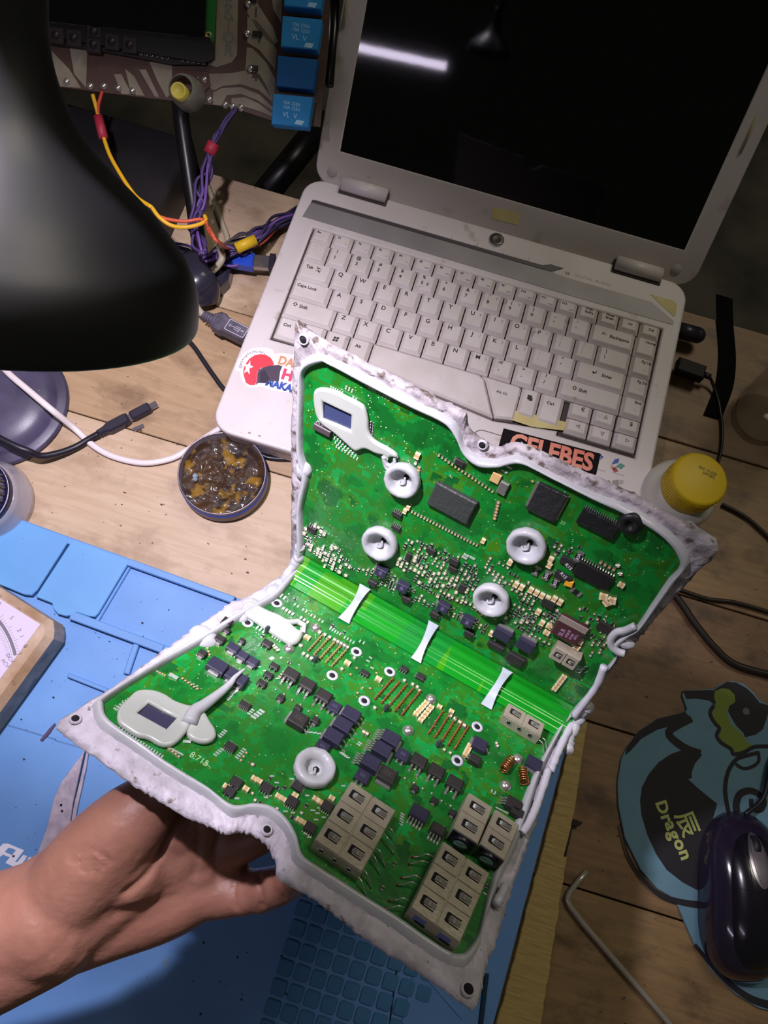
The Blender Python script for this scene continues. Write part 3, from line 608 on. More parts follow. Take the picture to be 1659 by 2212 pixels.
    L.new(mx4.outputs[2], b.inputs['Base Color']); b.inputs['Roughness'].default_value = .32; b.inputs['Coat Weight'].default_value = .5; b.inputs['Coat Roughness'].default_value = .06
    nb = N.new('ShaderNodeTexNoise'); nb.inputs['Scale'].default_value = 260; nb.inputs['Detail'].default_value = 2; L.new(mp.outputs[0], nb.inputs[0])
    bp = N.new('ShaderNodeBump'); bp.inputs['Strength'].default_value = .22; bp.inputs['Distance'].default_value = .0006; L.new(nb.outputs[0], bp.inputs['Height'])
    L.new(bp.outputs[0], b.inputs['Coat Normal']); L.new(bp.outputs[0], b.inputs['Normal'])
    return m
PCBL = pcb_mat('solder_mask_green', .13); PCBU = pcb_mat('solder_mask_green_coated', .71)
alu = mat('aluminium_plate', '#a9a6ac', .4, .8, bump=.2, bs=200)
SIL = mat('grey_silicone', '#b3b3b8', .40, col2='#a6a9ac', vs=70, coat=.25, bump=.25, bs=260, vlo=.35, vhi=.7)
SILR = mat('scraped_silicone', '#c3bcc8', .55, col2='#a5a0a8', vs=110, bump=.7, bs=380, col3='#7a6d66', s3=210, lo3=.64, hi3=.70, stretch=(1, 1, 1))
GEL = mat('grey_gel', '#b0b4ad', .28, col2='#a8ada6', vs=40, coat=.7, bump=.05, bs=90)

low_out = [(628, 1230), (558, 1276), (500, 1304), (462, 1330), (395, 1378), (321, 1430), (235, 1490), (134, 1553), (150, 1580), (215, 1628), (290, 1682), (345, 1716), (400, 1750), (455, 1772), (492, 1790), (528, 1784), (558, 1796), (588, 1822), (603, 1850), (608, 1884), (650, 1912), (700, 1940), (760, 1988), (820, 2034), (880, 2070), (940, 2108), (1005, 2158), (1028, 2168), (1042, 2130), (1052, 2080), (1078, 2010), (1100, 1930), (1128, 1850), (1150, 1790), (1178, 1700), (1210, 1620), (1246, 1545)]
low_in = [(642, 1242), (600, 1292), (535, 1330), (505, 1348), (440, 1388), (330, 1450), (235, 1510), (226, 1524), (230, 1546), (248, 1566), (300, 1604), (350, 1640), (400, 1672), (445, 1700), (500, 1738), (548, 1736), (585, 1742), (615, 1764), (640, 1802), (655, 1848), (690, 1874), (735, 1902), (800, 1944), (858, 1980), (915, 2020), (965, 2052), (990, 2058), (1006, 2052), (1030, 2020), (1042, 1975), (1052, 1930), (1072, 1870), (1100, 1812), (1122, 1750), (1140, 1700), (1172, 1635), (1215, 1556)]
up_out = [(628, 1232), (630, 1180), (630, 1100), (630, 1030), (631, 960), (633, 850), (636, 712), (650, 712), (700, 745), (800, 798), (900, 850), (968, 884), (1000, 900), (1008, 932), (1042, 962), (1075, 975), (1108, 966), (1150, 976), (1250, 1024), (1350, 1070), (1430, 1112), (1545, 1182), (1500, 1242), (1455, 1292), (1412, 1340), (1380, 1376), (1358, 1400), (1336, 1424), (1318, 1446), (1290, 1490), (1246, 1545)]
up_in = [(652, 1222), (656, 1180), (654, 1100), (668, 1030), (654, 970), (656, 850), (660, 802), (700, 783), (722, 792), (800, 834), (890, 880), (958, 912), (985, 945), (1005, 984), (1035, 1008), (1075, 1010), (1130, 1002), (1200, 1034), (1290, 1080), (1350, 1110), (1428, 1156), (1468, 1216), (1440, 1256), (1405, 1308), (1372, 1356), (1345, 1368), (1320, 1388), (1332, 1412), (1306, 1448), (1278, 1488), (1216, 1556)]
def arcres(P, n):
    D = [0]
    for i in range(1, len(P)): D.append(D[-1] + (P[i] - P[i - 1]).length)
    out = []; j = 0
    for k in range(n + 1):
        d = D[-1] * k / n
        while j < len(P) - 2 and D[j + 1] < d: j += 1
        t = (d - D[j]) / max(1e-6, D[j + 1] - D[j]); out.append(P[j].lerp(P[j + 1], min(1, max(0, t))))
    return out
SILD = mat('dirty_silicone', '#b4adb2', .6, col2='#8d868a', vs=90, bump=.8, bs=400, col3='#5b5048', s3=170, lo3=.55, hi3=.64, vlo=.4, vhi=.6)
def half(F, out, inn, nm, pcbm, seed, hz, fl=None):
    O = [on(F, x, y, 0) for x, y in out]; I = [on(F, x, y, .8) for x, y in inn]
    So = spline(O, 9); Si = spline(I, 9)
    # plate and board
    mb = MB(); mb.prism([(p.x, p.y) for p in So[::3]], -4.6, -2.2, c=.4); mb.obj('aluminium_plate', alu, ECU, F)
    mb = MB(); c = Vector((sum(p.x for p in Si) / len(Si), sum(p.y for p in Si) / len(Si), 0))
    mb.prism([((c + (p - c) * 1.012).x, (c + (p - c) * 1.012).y) for p in Si[::3]], -1.8, 0); mb.obj('board', pcbm, ECU, F)
    # the silicone: rough scraped flange outside, smooth half round bead inside
    n = len(So)
    prof = [(0, -3.4), (0.0, -1.2), (.10, .1), (.24, .25), (.38, .0), (.46, .5), (.54, 2.0), (.64, 3.3), (.75, 3.9), (.86, 3.4), (.95, 2.0), (1.0, -.3)]
    G1 = []; G2 = []
    for i in range(n):
        o, q = So[i], Si[i]; d = (q - o); d.z = 0; W_ = d.length; row = []
        kx = min(1.0, 9 / max(W_, 1))
        for t, z in prof:
            ti = 1 - (1 - t) * kx if t >= .46 else t * (1 - .54 * kx) / .46   # the bead keeps its width, the flange takes the rest
            p = Vector((o.x + d.x * ti, o.y + d.y * ti, 0)); nz = noise.noise(Vector((p.x * .25, p.y * .25, seed))); n2 = noise.noise(Vector((p.x * .9, p.y * .9, seed + 5))); n3 = noise.noise(Vector((p.x * 2.1, p.y * 2.1, seed + 9)))
            rough = 1.0 if t < .5 else .28
            p.z = z * hz(i / n) + (rough * (.35 * nz + .45 * n2 + .4 * n3) if t > .5 else math.floor((nz * .9 + n2 * .8) * 3.2) * .34 + .35 * n3) * (1 if t < 1 else 0)
            if t == 0: 
                w_ = d.normalized(); p -= w_ * (.7 + 1.1 * abs(n2) + 1.5 * max(0, n3))
            row.append(p)
        G1.append(row[:6]); G2.append(row[5:])
    mb = MB(); mb.grid(G1, 0, True, flip=True); mb.grid(G2, 1, True, flip=True)
    a = MB(); a.grid(G1, 0, True, flip=True); a.obj('scraped_flange', fl or SILR, ECU, F)
    a = MB(); a.grid(G2, 0, True, flip=True); a.obj('silicone_bead', SIL, ECU, F)
def hzl(t): return 1.0 if t < .68 else .75
half(LOW, low_out, low_in, 'lower', PCBL, 2.0, lambda t: 1.0 if t < .70 else .8)
half(UPF, up_out, up_in, 'upper', PCBU, 7.0, lambda t: 1.0, SILD)
# ---- the flexible strip: tangent arc between the two planes
flexm = bpy.data.materials.new('flex_green'); flexm.use_nodes = True
_b = flexm.node_tree.nodes['Principled BSDF']; _b.inputs['Roughness'].default_value = .22; _b.inputs['Coat Weight'].default_value = .9; _b.inputs['Coat Roughness'].default_value = .07
_n = flexm.node_tree; tc = _n.nodes.new('ShaderNodeTexCoord'); vo = _n.nodes.new('ShaderNodeTexVoronoi'); vo.distance = 'CHEBYCHEV'; vo.inputs['Scale'].default_value = 55
mpp = _n.nodes.new('ShaderNodeMapping'); mpp.inputs['Scale'].default_value = (1, .25, .25); _n.links.new(tc.outputs['Object'], mpp.inputs[0]); _n.links.new(mpp.outputs[0], vo.inputs[0])
rp = _n.nodes.new('ShaderNodeValToRGB'); rp.color_ramp.interpolation = 'CONSTANT'; e = rp.color_ramp.elements; e[0].color = lin('#0e8c1c'); e[1].position = .4; e[1].color = lin('#3c9410'); x = e.new(.7); x.color = lin('#0d842a'); x = e.new(.88); x.color = lin('#4f9c12')
sp = _n.nodes.new('ShaderNodeSeparateColor'); _n.links.new(vo.outputs['Color'], sp.inputs[0]); _n.links.new(sp.outputs[0], rp.inputs[0]); _n.links.new(rp.outputs[0], _b.inputs['Base Color'])
ang = LOW.to_3x3().col[2].angle(UPF.to_3x3().col[2]); Rf = 13.0; tl_ = Rf * math.tan(ang / 2)
def fold(px, py):                             # u on the fold
    return on(LOW, px, py, 0)
uL, uR = on(LOW, 634, 1238).x, on(LOW, 1232, 1556).x
vL = Vector((0, -1)); G = []; nU = 90
import itertools
dl = LOW.to_3x3().inverted() @ v2             # v2 direction in LOW coordinates (no u part)
def flexpt(u, t, ripple=0):                   # t 0..1 from lower to upper
    a = ang * t; c = Vector((0, -tl_, Rf)); y = -tl_ + Rf * sin(a); z = Rf - Rf * cos(a)
    k = 1 + ripple; rip = .42 * sin(t * pi * 7) * sin(pi * t)
    # inward normal points to the arc centre
    ny, nz = (-tl_ - y), (Rf - z); l = math.hypot(ny, nz)
    return Vector((u, y + ny / l * (rip + .6), z + nz / l * (rip + .6)))
for i in range(nU + 1):
    u = uL + (uR - uL) * i / nU; G.append([flexpt(u, j / 40) for j in range(41)])
mb = MB(); mb.grid(G, 0, True); fo = mb.obj('flexible_strip', flexm, ECU, LOW)
G = [[flexpt(uL + (uR - uL) * i / 20, j / 12) + Vector((0, 0, -3)) for j in range(13)] for i in range(21)]
mb = MB(); mb.grid(G, 0, True, flip=True); mb.obj('plate_fold', alu, ECU, LOW)
# end caps of silicone on both sides of the fold
for u0, sgn, nm in ((uL, -1, 0), (uR, 1, 1)):
    pts = [flexpt(u0 + sgn * (2.2 if nm else 1.5), j / 10) + Vector((0, .5, 0)) for j in range(-3, 14)]
    pts = [p + Vector((noise.noise(p * .6) * 1.0, noise.noise(p * .6 + Vector((9, 0, 0))) * 1.0, 0)) for p in pts]
    mb = MB(); mb.tube(pts, [2.8 + .9 * noise.noise(p * .8) for p in pts], 12); mb.obj('silicone_bead', SIL, ECU, LOW)
# white glue bridges over the fold
brm = mat('white_bridge', '#b9c4cc', .35, col2='#aab4bc', vs=150, coat=.4)
for (p1, p2, w0) in (((742, 1342), (790, 1266), 6.2), ((898, 1428), (938, 1345), 5.6), ((1050, 1528), (1098, 1446), 5.6)):
    a, b = on(LOW, *p1, .3), on(UPF, *p2, .3); a = LOW @ Vector((a.x, a.y, .7)); b = UPF @ Vector((b.x, b.y, .7)); Li = LOW.inverted(); a = Li @ a; b = Li @ b
    rows = []; cen = flexpt((a.x + b.x) / 2, .5) 
    ctr = [a, flexpt(a.x * .8 + b.x * .2, .12) + Vector((0, -1, 1.8)), flexpt((a.x + b.x) / 2, .5) + Vector((0, -2.2, 2.2)), flexpt(a.x * .2 + b.x * .8, .88) + Vector((0, -1.8, 1.2)), b]
    C_ = spline(ctr, 6); nn = len(C_)
    for i, p in enumerate(C_):
        t = i / (nn - 1); w = w0 * (.52 + .38 * abs(2 * t - 1) ** 1.5) * .5 * 1.25; rows.append([p + Vector((-w, 0, 0)), p + Vector((-w * .9, -.4, .4)), p + Vector((w * .9, -.4, .4)), p + Vector((w, 0, 0))])
    mb = MB(); mb.grid(rows, 0, False); mb.grid([[r[0] - Vector((0, -.5, .5)), r[3] - Vector((0, -.5, .5))] for r in rows], 0, False); mb.obj('glued_bridge', brm, ECU, LOW)

# ---------------------------------------------------------------- screw holes in the flange corners
for F, px, py, r in ((LOW, 163, 1552, 1.7), (LOW, 577, 1792, 1.6), (LOW, 1012, 2136, 2.1), (UPF, 655, 734, 1.9), (UPF, 1042, 962, 1.6), (LOW, 424, 1369, 1.3)):
    p = on(F, px, py, 1.0); mb = MB(); mb.lathe([(r + .9, .4), (r + .5, 1.5), (r, 1.4), (r * .9, -1)], 16); mb.obj('hole_rim', SILR, ECU, F @ T(p.x, p.y, 0))
    mb = MB(); mb.cyl(r * .96, .2, 1.1, 16); mb.obj('screw_hole', mat('hole_dark', '#141216', .9), ECU, F @ T(p.x, p.y, 0))
# silicone lobes that bulge over the board
for F, px, py, rx, ry, h in ((LOW, 440, 1372, 7.5, 6, 3.6), (UPF, 654, 1018, 4.6, 5.6, 4.2), (LOW, 545, 1305, 5, 4.5, 3.5), (LOW, 590, 1275, 4, 4.5, 3.5), (UPF, 1350, 1390, 4.8, 3, 3.5), (LOW, 520, 1328, 4.5, 4, 3), (UPF, 645, 1205, 3.4, 3.6, 4.6)):
    p = on(F, px, py, 1); mb = MB(); mb.ball((0, 0, 0), 1, n=24, half=True, M=T(p.x, p.y, -.3) @ Matrix.Diagonal((rx, ry, h, 1)))
    mb.v = [(x + .5 * noise.noise(Vector((x * .5, y * .5, 1))), y + .5 * noise.noise(Vector((x * .5, y * .5, 4))), z) for x, y, z in mb.v]; mb.obj('silicone_lobe', SIL, ECU, F)
# curl of bead on the right edge of the upper half
cp = [on(UPF, x, y, 3) for x, y in ((1372, 1352), (1350, 1362), (1332, 1366), (1320, 1380), (1322, 1396), (1336, 1408), (1350, 1412))]
mb = MB(); mb.tube(spline([(p.x, p.y, 3) for p in cp], 5), 1.9, 10); mb.obj('silicone_bead', SIL, ECU, UPF)
# thick bright runs of bead down the right side of the lower half
for pts in ([(1246, 1548), (1222, 1590), (1200, 1640), (1190, 1665)], [(1186, 1660), (1174, 1700), (1158, 1745), (1142, 1780), (1130, 1798)], [(1092, 1912), (1082, 1935), (1072, 1952)], [(1305, 1440), (1290, 1480), (1262, 1520), (1240, 1548)]):
    F = UPF if pts[0][0] > 1300 else LOW; cp = [on(F, x, y, 4.0) for x, y in pts]; mb = MB(); P = spline([(p.x, p.y, 3.6) for p in cp], 6)
    mb.tube(P, [1.9 + .5 * noise.noise(p * .5) for p in P], 10); mb.obj('silicone_bead', mat('white_silicone', '#c3c1cc', .4, coat=.3, bump=.2, bs=200), ECU, F)

# ---------------------------------------------------------------- gel pieces
def gel(F, outs, th, bev, name='gel_seal', m=None, z=0, hz=3, n=6):
    polys = []
    for i, pts in enumerate(outs):
        P = [on(F, x, y, z + th) for x, y in pts]; P = spline([(p.x, p.y, 0) for p in P], n if i == 0 else 2, True) if i == 0 else [Vector((p.x, p.y, 0)) for p in P]
        polys.append([(p.x, p.y) for p in P])
    return curve2d(name, polys, th, bev, m or GEL, ECU, F @ T(0, 0, z), 4)
z3 = lambda P: [(140 + x * .3014, 1200 + y * .3014) for x, y in P]
z1 = lambda P: [(600 + x * .3014, 700 + y * .3014) for x, y in P]
z4 = lambda P: [(500 + x * .2411, 1180 + y * .2411) for x, y in P]
gel(LOW, [z3([(375, 1130), (395, 1075), (450, 1020), (505, 968), (560, 952), (640, 957), (720, 985), (790, 1030), (880, 1062), (950, 1075), (925, 1150), (890, 1230), (850, 1285), (800, 1335), (740, 1358), (680, 1350), (600, 1305), (520, 1285), (440, 1235), (385, 1190)]), z3([(600, 1050), (805, 1155), (730, 1235), (522, 1120)])], 3.2, 1.4)
gel(LOW, [z3([(880, 1280), (885, 1230), (930, 1150), (985, 1090), (1005, 1110), (1045, 1180), (1078, 1230), (1088, 1280), (1060, 1320), (1000, 1335), (930, 1318)])], 3.4, 1.5)
p = [on(LOW, *z3([q])[0], 3.6) for q in ((890, 1200), (930, 1120), (990, 1080), (1060, 1030), (1130, 975), (1185, 925), (1215, 885), (1250, 855), (1285, 828))]
P = spline([(q.x, q.y, 3.2 + i * .25) for i, q in enumerate(p)], 5); mb = MB(); n = len(P); mb.tube(P, [3.2 * (1 - i / n) ** 1.1 + .45 for i in range(n)], 10); mb.obj('gel_string', SIL, ECU, LOW)
dkwin = mat('sensor_window', '#3d3b52', .18, coat=.8, bump=.1, bs=400)
def cbox(F, name, quad, z0, z1, m, c=.15, parent=None):
    P = [on(F, x, y, z1) for x, y in quad]; k = MB(); k.prism([(q.x, q.y) for q in P], z0, z1, c=c); return k.obj(name, m, parent or ECU, F)
cbox(LOW, 'sensor_window', z3([(560, 1035), (830, 1150), (745, 1262), (490, 1130)]), 0, 1.2, dkwin)
gel(LOW, [z4([(100, 540), (115, 505), (150, 480), (200, 490), (270, 530), (350, 570), (430, 600), (500, 640), (560, 640), (610, 640), (650, 680), (655, 740), (620, 830), (570, 865), (510, 855), (420, 800), (330, 740), (230, 670), (150, 620), (110, 580)]), z4([(545, 690), (590, 675), (640, 700), (635, 745), (600, 735), (570, 710)])], 3.4, 1.6)
gel(UPF, [z1([(250, 500), (270, 470), (320, 462), (400, 480), (480, 520), (560, 560), (615, 600), (640, 690), (648, 780), (690, 840), (780, 890), (838, 930), (850, 960), (800, 960), (775, 985), (760, 950), (700, 935), (620, 900), (550, 915), (480, 860), (400, 790), (310, 725), (268, 660), (250, 570)]), z1([(322, 562), (520, 655), (518, 765), (315, 680)])], 3.2, 1.5)
cbox(UPF, 'sensor_window', z1([(300, 540), (540, 640), (540, 785), (295, 690)]), 0, 1.0, mat('sensor_window_blue', '#3c4468', .2, coat=.8, bump=.1, bs=300))
p = [on(UPF, *z1([q])[0], 2.4) for q in ((760, 950), (770, 1000), (800, 1020), (830, 1000), (835, 965), (858, 955))]
P = spline([(q.x, q.y, 1.6) for q in p], 5); mb = MB(); mb.tube(P, [1.6 - 1.1 * i / len(P) for i in range(len(P))], 8); mb.obj('gel_string', SIL, ECU, UPF)
p = [on(UPF, *z1([q])[0], 2.4) for q in ((765, 940), (760, 980), (775, 1030), (800, 1060))]
P = spline([(q.x, q.y, 1.5) for q in p], 5); mb = MB(); mb.tube(P, 1.3, 8); mb.obj('gel_string', SIL, ECU, UPF)
# collars of silicone around the screw bosses
def collar(F, px, py, rpx, h=5.4, inner=.62, seed=0):
    rpx *= 1.06
    p = on(F, px, py, h); q = on(F, px + rpx, py, h); R = (Vector((q.x, q.y)) - Vector((p.x, p.y))).length; ri = R * inner
    prof = [(R * .93, 0), (R, h * .35), (R * 1.0, h * .66), (R * .97, h * .88), (R * .9, h), (R * .80, h * 1.02), (R * .72, h * .97), (ri * 1.0, h * .84), (ri * .9, h * .5), (ri * .74, h * .12), (ri * .5, .3), (.01, .2)]
    k = MB(); k.lathe(prof, 40, M=T(p.x, p.y, 0))
    k.v = [((x + .35 * noise.noise(Vector((x * .4, y * .4, seed)))), y + .35 * noise.noise(Vector((x * .4, y * .4, seed + 3))), z + .25 * noise.noise(Vector((x * .7, y * .7, seed + 7)))) for x, y, z in k.v]
    # lift the bottom onto the board so that nothing pierces it
    k.v = [(x, y, max(z, .12)) for x, y, z in k.v]
    o = k.obj('silicone_collar', SIL, ECU, F)
    k = MB(); pr = spline([(p.x - ri * .3, p.y - ri * .45, .5), (p.x - ri * .1, p.y - ri * .6, 1.4), (p.x + ri * .2, p.y - ri * .35, 1.5), (p.x + ri * .05, p.y + ri * .2, .9)], 5)
    k.tube(pr, .55, 8); k.obj('silicone_curl', SIL, o, F)
    k = MB(); k.cyl(R * .16, .1, .5, 12, M=T(p.x + R * .08, p.y + R * .12, 0)); k.obj('screw_hole', MATS['hole_dark'], o, F)
for i, a in enumerate(((UPF, 865, 1043, 36), (UPF, 816, 1180, 35), (UPF, 1134, 1186, 41), (UPF, 1058, 1303, 37))): collar(*a, seed=i * 11)
collar(LOW, 683, 1652, 42, h=5.2, inner=.5, seed=77)
# ================================================================ components soldered to the two halves
pk_p = mat('package_violet_black', '#2b2a3d', .38, bump=.12, bs=900, col2='#343049', vs=90)
pk_b = mat('package_black', '#262324', .5, bump=.15, bs=900, col2='#312d2c', vs=90)
pk_g = mat('package_grey', '#353836', .5, bump=.5, bs=500)
tin = mat('tinned_metal', '#d2cdca', .25, .85)
tan = mat('ceramic_tan', '#c8a66c', .45); crm = mat('ceramic_cream', '#dccfae', .4); padm = mat('solder_pad', '#cfe0d2', .25, .5)
cop = mat('copper_pin', '#b9764a', .35, .7); gold = mat('gilt_pin', '#c4b178', .35, .6)
cage = mat('nickel_cage', '#b3aa98', .36, .35, col2='#a89f8d', vs=200, bump=.12, bs=600)
blk_ = mat('resistor_black', '#1c1a1c', .45); wht = mat('print_white', '#c9c4cf', .5)
def pk(name, F, px, py, w, d, h, m=None, mb_=None, z0=.35, c=.5, rot=0, mats=None):
    p = on(F, px, py, z0 + h)
    k = MB(); k.box(-w / 2, -d / 2, z0, w / 2, d / 2, z0 + h, c=c, cz=c * .8)
    M = F @ T(p.x, p.y, 0) @ Rz(rot); return k.obj(name, m or pk_b, ECU, M), M
lead_me = {}
def leadmesh(w, L, h, kind='gull'):
    key_ = (w, L, h, kind)
    if key_ not in lead_me:
        k = MB(); pts = [(0, h), (L * .35, h), (L * .6, .25), (L, .2)] if kind == 'gull' else [(0, h), (L * .5, h + .8), (L * .8, .3), (L, .2)]
        t = .22; vs = []
        for (x, z) in pts: vs += [(x, -w / 2, z - t), (x, w / 2, z - t), (x, w / 2, z + t), (x, -w / 2, z + t)]
        fs = [(3, 2, 1, 0)]
        for i in range(len(pts) - 1):
            b = i * 4; fs += [(b, b + 1, b + 5, b + 4), (b + 1, b + 2, b + 6, b + 5), (b + 2, b + 3, b + 7, b + 6), (b + 3, b, b + 4, b + 7)]
        b = (len(pts) - 1) * 4; fs.append((b, b + 1, b + 2, b + 3)); k.add(vs, fs); lead_me[key_] = k.mesh('lead', tin)
    return lead_me[key_]
def leads(o, M, w, d, h, side, n, lw, L, pitch=None, name='lead'):
    """side: 'd' towards -v, 'u' +v, 'l' -u, 'r' +u"""
    span = (w if side in 'du' else d); pitch = pitch or span / n
    for i in range(n):
        s = (i - (n - 1) / 2) * pitch
        A = {'d': T(s, -d / 2, 0) @ Rz(-90), 'u': T(s, d / 2, 0) @ Rz(90), 'l': T(-w / 2, s, 0) @ Rz(180), 'r': T(w / 2, s, 0)}[side]
        put(name, leadmesh(lw, L, h), o, M @ A)
def tab(o, M, w, d, side, L=1.2, h=1.2, ww=None):
    k = MB(); ww = ww or (w if side in 'du' else d) * .92
    x = {'d': (-ww / 2, -d / 2 - L, ww / 2, -d / 2 + .3), 'u': (-ww / 2, d / 2 - .3, ww / 2, d / 2 + L), 'l': (-w / 2 - L, -ww / 2, -w / 2 + .3, ww / 2), 'r': (w / 2 - .3, -ww / 2, w / 2 + L, ww / 2)}[side]
    k.box(x[0], x[1], .1, x[2], x[3], h, c=.15); k.obj('metal_tab', tin, o, M)
def mark(o, M, s, z, size=1.6, m=None, rot=0, x=0, y=0): text('marking', s, size, m or wht, o, M @ T(x, y, z + .36) @ Rz(rot), ext=.01, bold=.03)
# ---- lower half, diodes and small packages with tinned ends towards the fold's far side
for (x, y, w, d, h) in ((471, 1435, 9.2, 6.6, 3.6), (504, 1454, 6.2, 6.2, 3.6), (521, 1466, 5.8, 6.2, 3.7), (505, 1397, 6, 4.8, 2.6), (525, 1414, 5.4, 4.6, 2.6), (547, 1427, 5.4, 4.6, 2.6), (491, 1341, 5, 4.6, 2.6), (491, 1360, 3.4, 2.6, 1.8), (476, 1378, 5, 4, 2.2), (524, 1382, 3, 2.6, 2),
                        (898, 1700, 3.2, 2.6, 2), (940, 1727, 3.2, 2.6, 2), (980, 1754, 3.2, 2.6, 2), (608, 1505, 3.4, 3.2, 2), (683, 1554, 3.4, 3.2, 2.2), (438, 1409, 4, 3.6, 2)):
    o, M = pk('diode', LOW, x, y, w, d, h, pk_p if w > 5 else pk_b); tab(o, M, w, d, 'd', .9, 1.0, w * .6); tab(o, M, w, d, 'u', .6, .9, w * .5)
for (x, y, w, d) in ((594, 1437, 4.4, 3.2), (581, 1456, 4.4, 3.2), (567, 1474, 4.4, 3.2), (578, 1388, 5, 4), (645, 1527, 3.4, 2.6)):
    o, M = pk('small_transistor', LOW, x, y, w, d, 1.8, pk_b); leads(o, M, w, d, 1, 'd', 2, .6, 1.3); leads(o, M, w, d, 1, 'u', 1, .6, 1.3)
# ---- rows of power transistors with two flat legs
for (x, y) in ((631, 1454), (666, 1476), (701, 1500), (907, 1641), (945, 1663), (985, 1689)):
    o, M = pk('power_transistor', LOW, x, y, 7.4, 6, 3.2, pk_b, c=.7); leads(o, M, 4.6, 6, 1.7, 'd', 2, 1.1, 3.6, 4.2); leads(o, M, 7.4, 6, 2.0, 'd', 1, 1, .8)
    k = MB(); k.ball((-2.2, -10.4, .1), .75, n=8, half=True, M=None); k.ball((2.3, -10.2, .1), .75, n=8, half=True); k.obj('solder_dot', tin, o, M)
for (x, y, w, d) in ((723, 1525, 6.2, 5.6), (697, 1612, 6.2, 5.6), (871, 1629, 6.2, 5.8), (784, 1675, 6.4, 5.8)):
    o, M = pk('driver_transistor', LOW, x, y, w, d, 2.2, pk_p, c=.3); leads(o, M, w * .8, d, 1, 'd', 2, 1.1, 1.3); tab(o, M, w, d, 'u', .6, .8); mark(o, M, 'RR', 2.2, 2.2, mat('print_dim', '#4b4a63', .5), 0)
# ---- two staircases of three large transistors
for (x, y, sd, td) in ((760, 1540, 'r', 'l'), (742, 1563, 'r', 'l'), (722, 1588, 'r', 'l'), (846, 1592, 'l', 'r'), (827, 1616, 'l', 'r'), (803, 1644, 'l', 'r')):
    o, M = pk('large_transistor', LOW, x, y, 8.4, 6.6, 4.2, pk_p, c=.45); leads(o, M, 8.4, 6.6, 2, sd, 2 if sd == 'r' else 5, .75, 3.6, 3.2 if sd == 'r' else 1.4); tab(o, M, 8.4, 6.6, td, 1.3, 1.4)
for (x, y, w, d, sd, td) in ((646, 1551, 8.4, 7.2, 'r', 'l'), (839, 1671, 8, 7, 'u', 'd')):
    o, M = pk('large_transistor', LOW, x, y, w, d, 4, pk_b, c=.6); leads(o, M, w, d, 2, sd, 3, .8, 2.6, 2.2); tab(o, M, w, d, td, 1.4, 1.4); mark(o, M, 'CC', 4, 2.8, mat('print_brown', '#4b403a', .5))
for (x, y, w, d, nm, sd, td, mm) in ((908, 1754, 8, 6, 5, 'd', None, pk_p), (948, 1789, 6.2, 4.6, 4, 'd', None, pk_b), (1038, 1605, 7, 6.4, 1, 'r', 'l', pk_p), (1028, 1637, 5.4, 4.4, 2, 'l', None, pk_b), (1156, 1646, 7.6, 6.4, 1, 'r', 'd', pk_p), (1112, 1735, 7, 6, 3, 'l', None, pk_b), (1119, 1752, 6, 4, 1, 'r', None, pk_b)):
    o, M = pk('large_transistor' if w > 7 else 'driver_transistor', LOW, x, y, w, d, 3.4, mm, c=.5); leads(o, M, w, d, 1.8, sd, nm, .8, 3, 1.5)
    if td: tab(o, M, w, d, td, 1.2, 1.3)
# ---- small logic chips
for F, x, y, w, d, n, sd in ((LOW, 530, 1521, 5.2, 3.2, 6, 'u'), (LOW, 499, 1611, 4.8, 3.6, 5, 'u'), (LOW, 511, 1688, 5, 4, 4, 'd'), (LOW, 577, 1700, 5, 4, 4, 'd'), (LOW, 497, 1708, 4.6, 3.6, 2, 'd'), (LOW, 644, 1696, 4.4, 4, 5, 'l'), (LOW, 632, 1730, 5, 4.2, 5, 'd'), (LOW, 708, 1740, 5, 4.2, 5, 'd'), (LOW, 671, 1786, 5, 4.2, 5, 'd'), (LOW, 789, 1452, 4.6, 2.8, 3, 'd'), (LOW, 874, 1443, 4, 3, 3, 'd'), (LOW, 910, 1460, 4.4, 4, 2, 'l'),
                            (UPF, 856, 1113, 5, 2.6, 5, 'u'), (UPF, 854, 1142, 4.6, 2.2, 5, 'u'), (UPF, 881, 1204, 2.4, 5, 3, 'l'), (UPF, 930, 1192, 4.4, 3, 2, 'u'), (UPF, 979, 1215, 5, 3.6, 2, 'u'), (UPF, 976, 1231, 4, 3, 2, 'l'), (UPF, 997, 1272, 3.4, 5, 4, 'l'), (UPF, 992, 1001, 4.4, 3, 4, 'l'), (UPF, 672, 1145, 5, 3, 4, 'u'), (UPF, 1184, 1306, 6.4, 4.6, 2, 'r'), (UPF, 1226, 1215, 7, 4, 2, 'l'), (UPF, 1215, 1248, 8, 4, 2, 'l'), (UPF, 1310, 1360, 9, 5, 2, 'u')):
    o, M = pk('logic_chip', F, x, y, w, d, 1.5, pk_b, c=.25); leads(o, M, w, d, .9, sd, n, .38, 1.0); leads(o, M, w, d, .9, {'u': 'd', 'd': 'u', 'l': 'r', 'r': 'l'}[sd], n, .38, 1.0)
# ---- upper half: the processor and its neighbours
o, M = pk('processor', UPF, 975, 1089, 21.5, 13.6, 2.6, pk_g, c=.7); tag(o, 'largest grey textured chip')
o, M = pk('memory_chip', UPF, 1180, 1087, 13.6, 15, 2.2, mat('memory_top', '#262628', .4, bump=.9, bs=330), c=.3, rot=2); tag(o, 'square chip with tinned sides')
for sd in 'lr': tab(o, M, 13.6, 15, sd, 1.0, 1.0)
o, M = pk('driver_chip', UPF, 1291, 1134, 17.5, 8, 2, mat('driver_top', '#1c1c1e', .45, bump=.7, bs=300), c=.3); leads(o, M, 17.5, 8, 1, 'u', 17, .4, 1.2); leads(o, M, 17.5, 8, 1, 'd', 17, .4, 1.0)
o, M = pk('driver_chip', UPF, 1280, 1245, 17, 8, 2, blk_, c=.3); leads(o, M, 17, 8, 1, 'u', 13, .5, 1.8); 
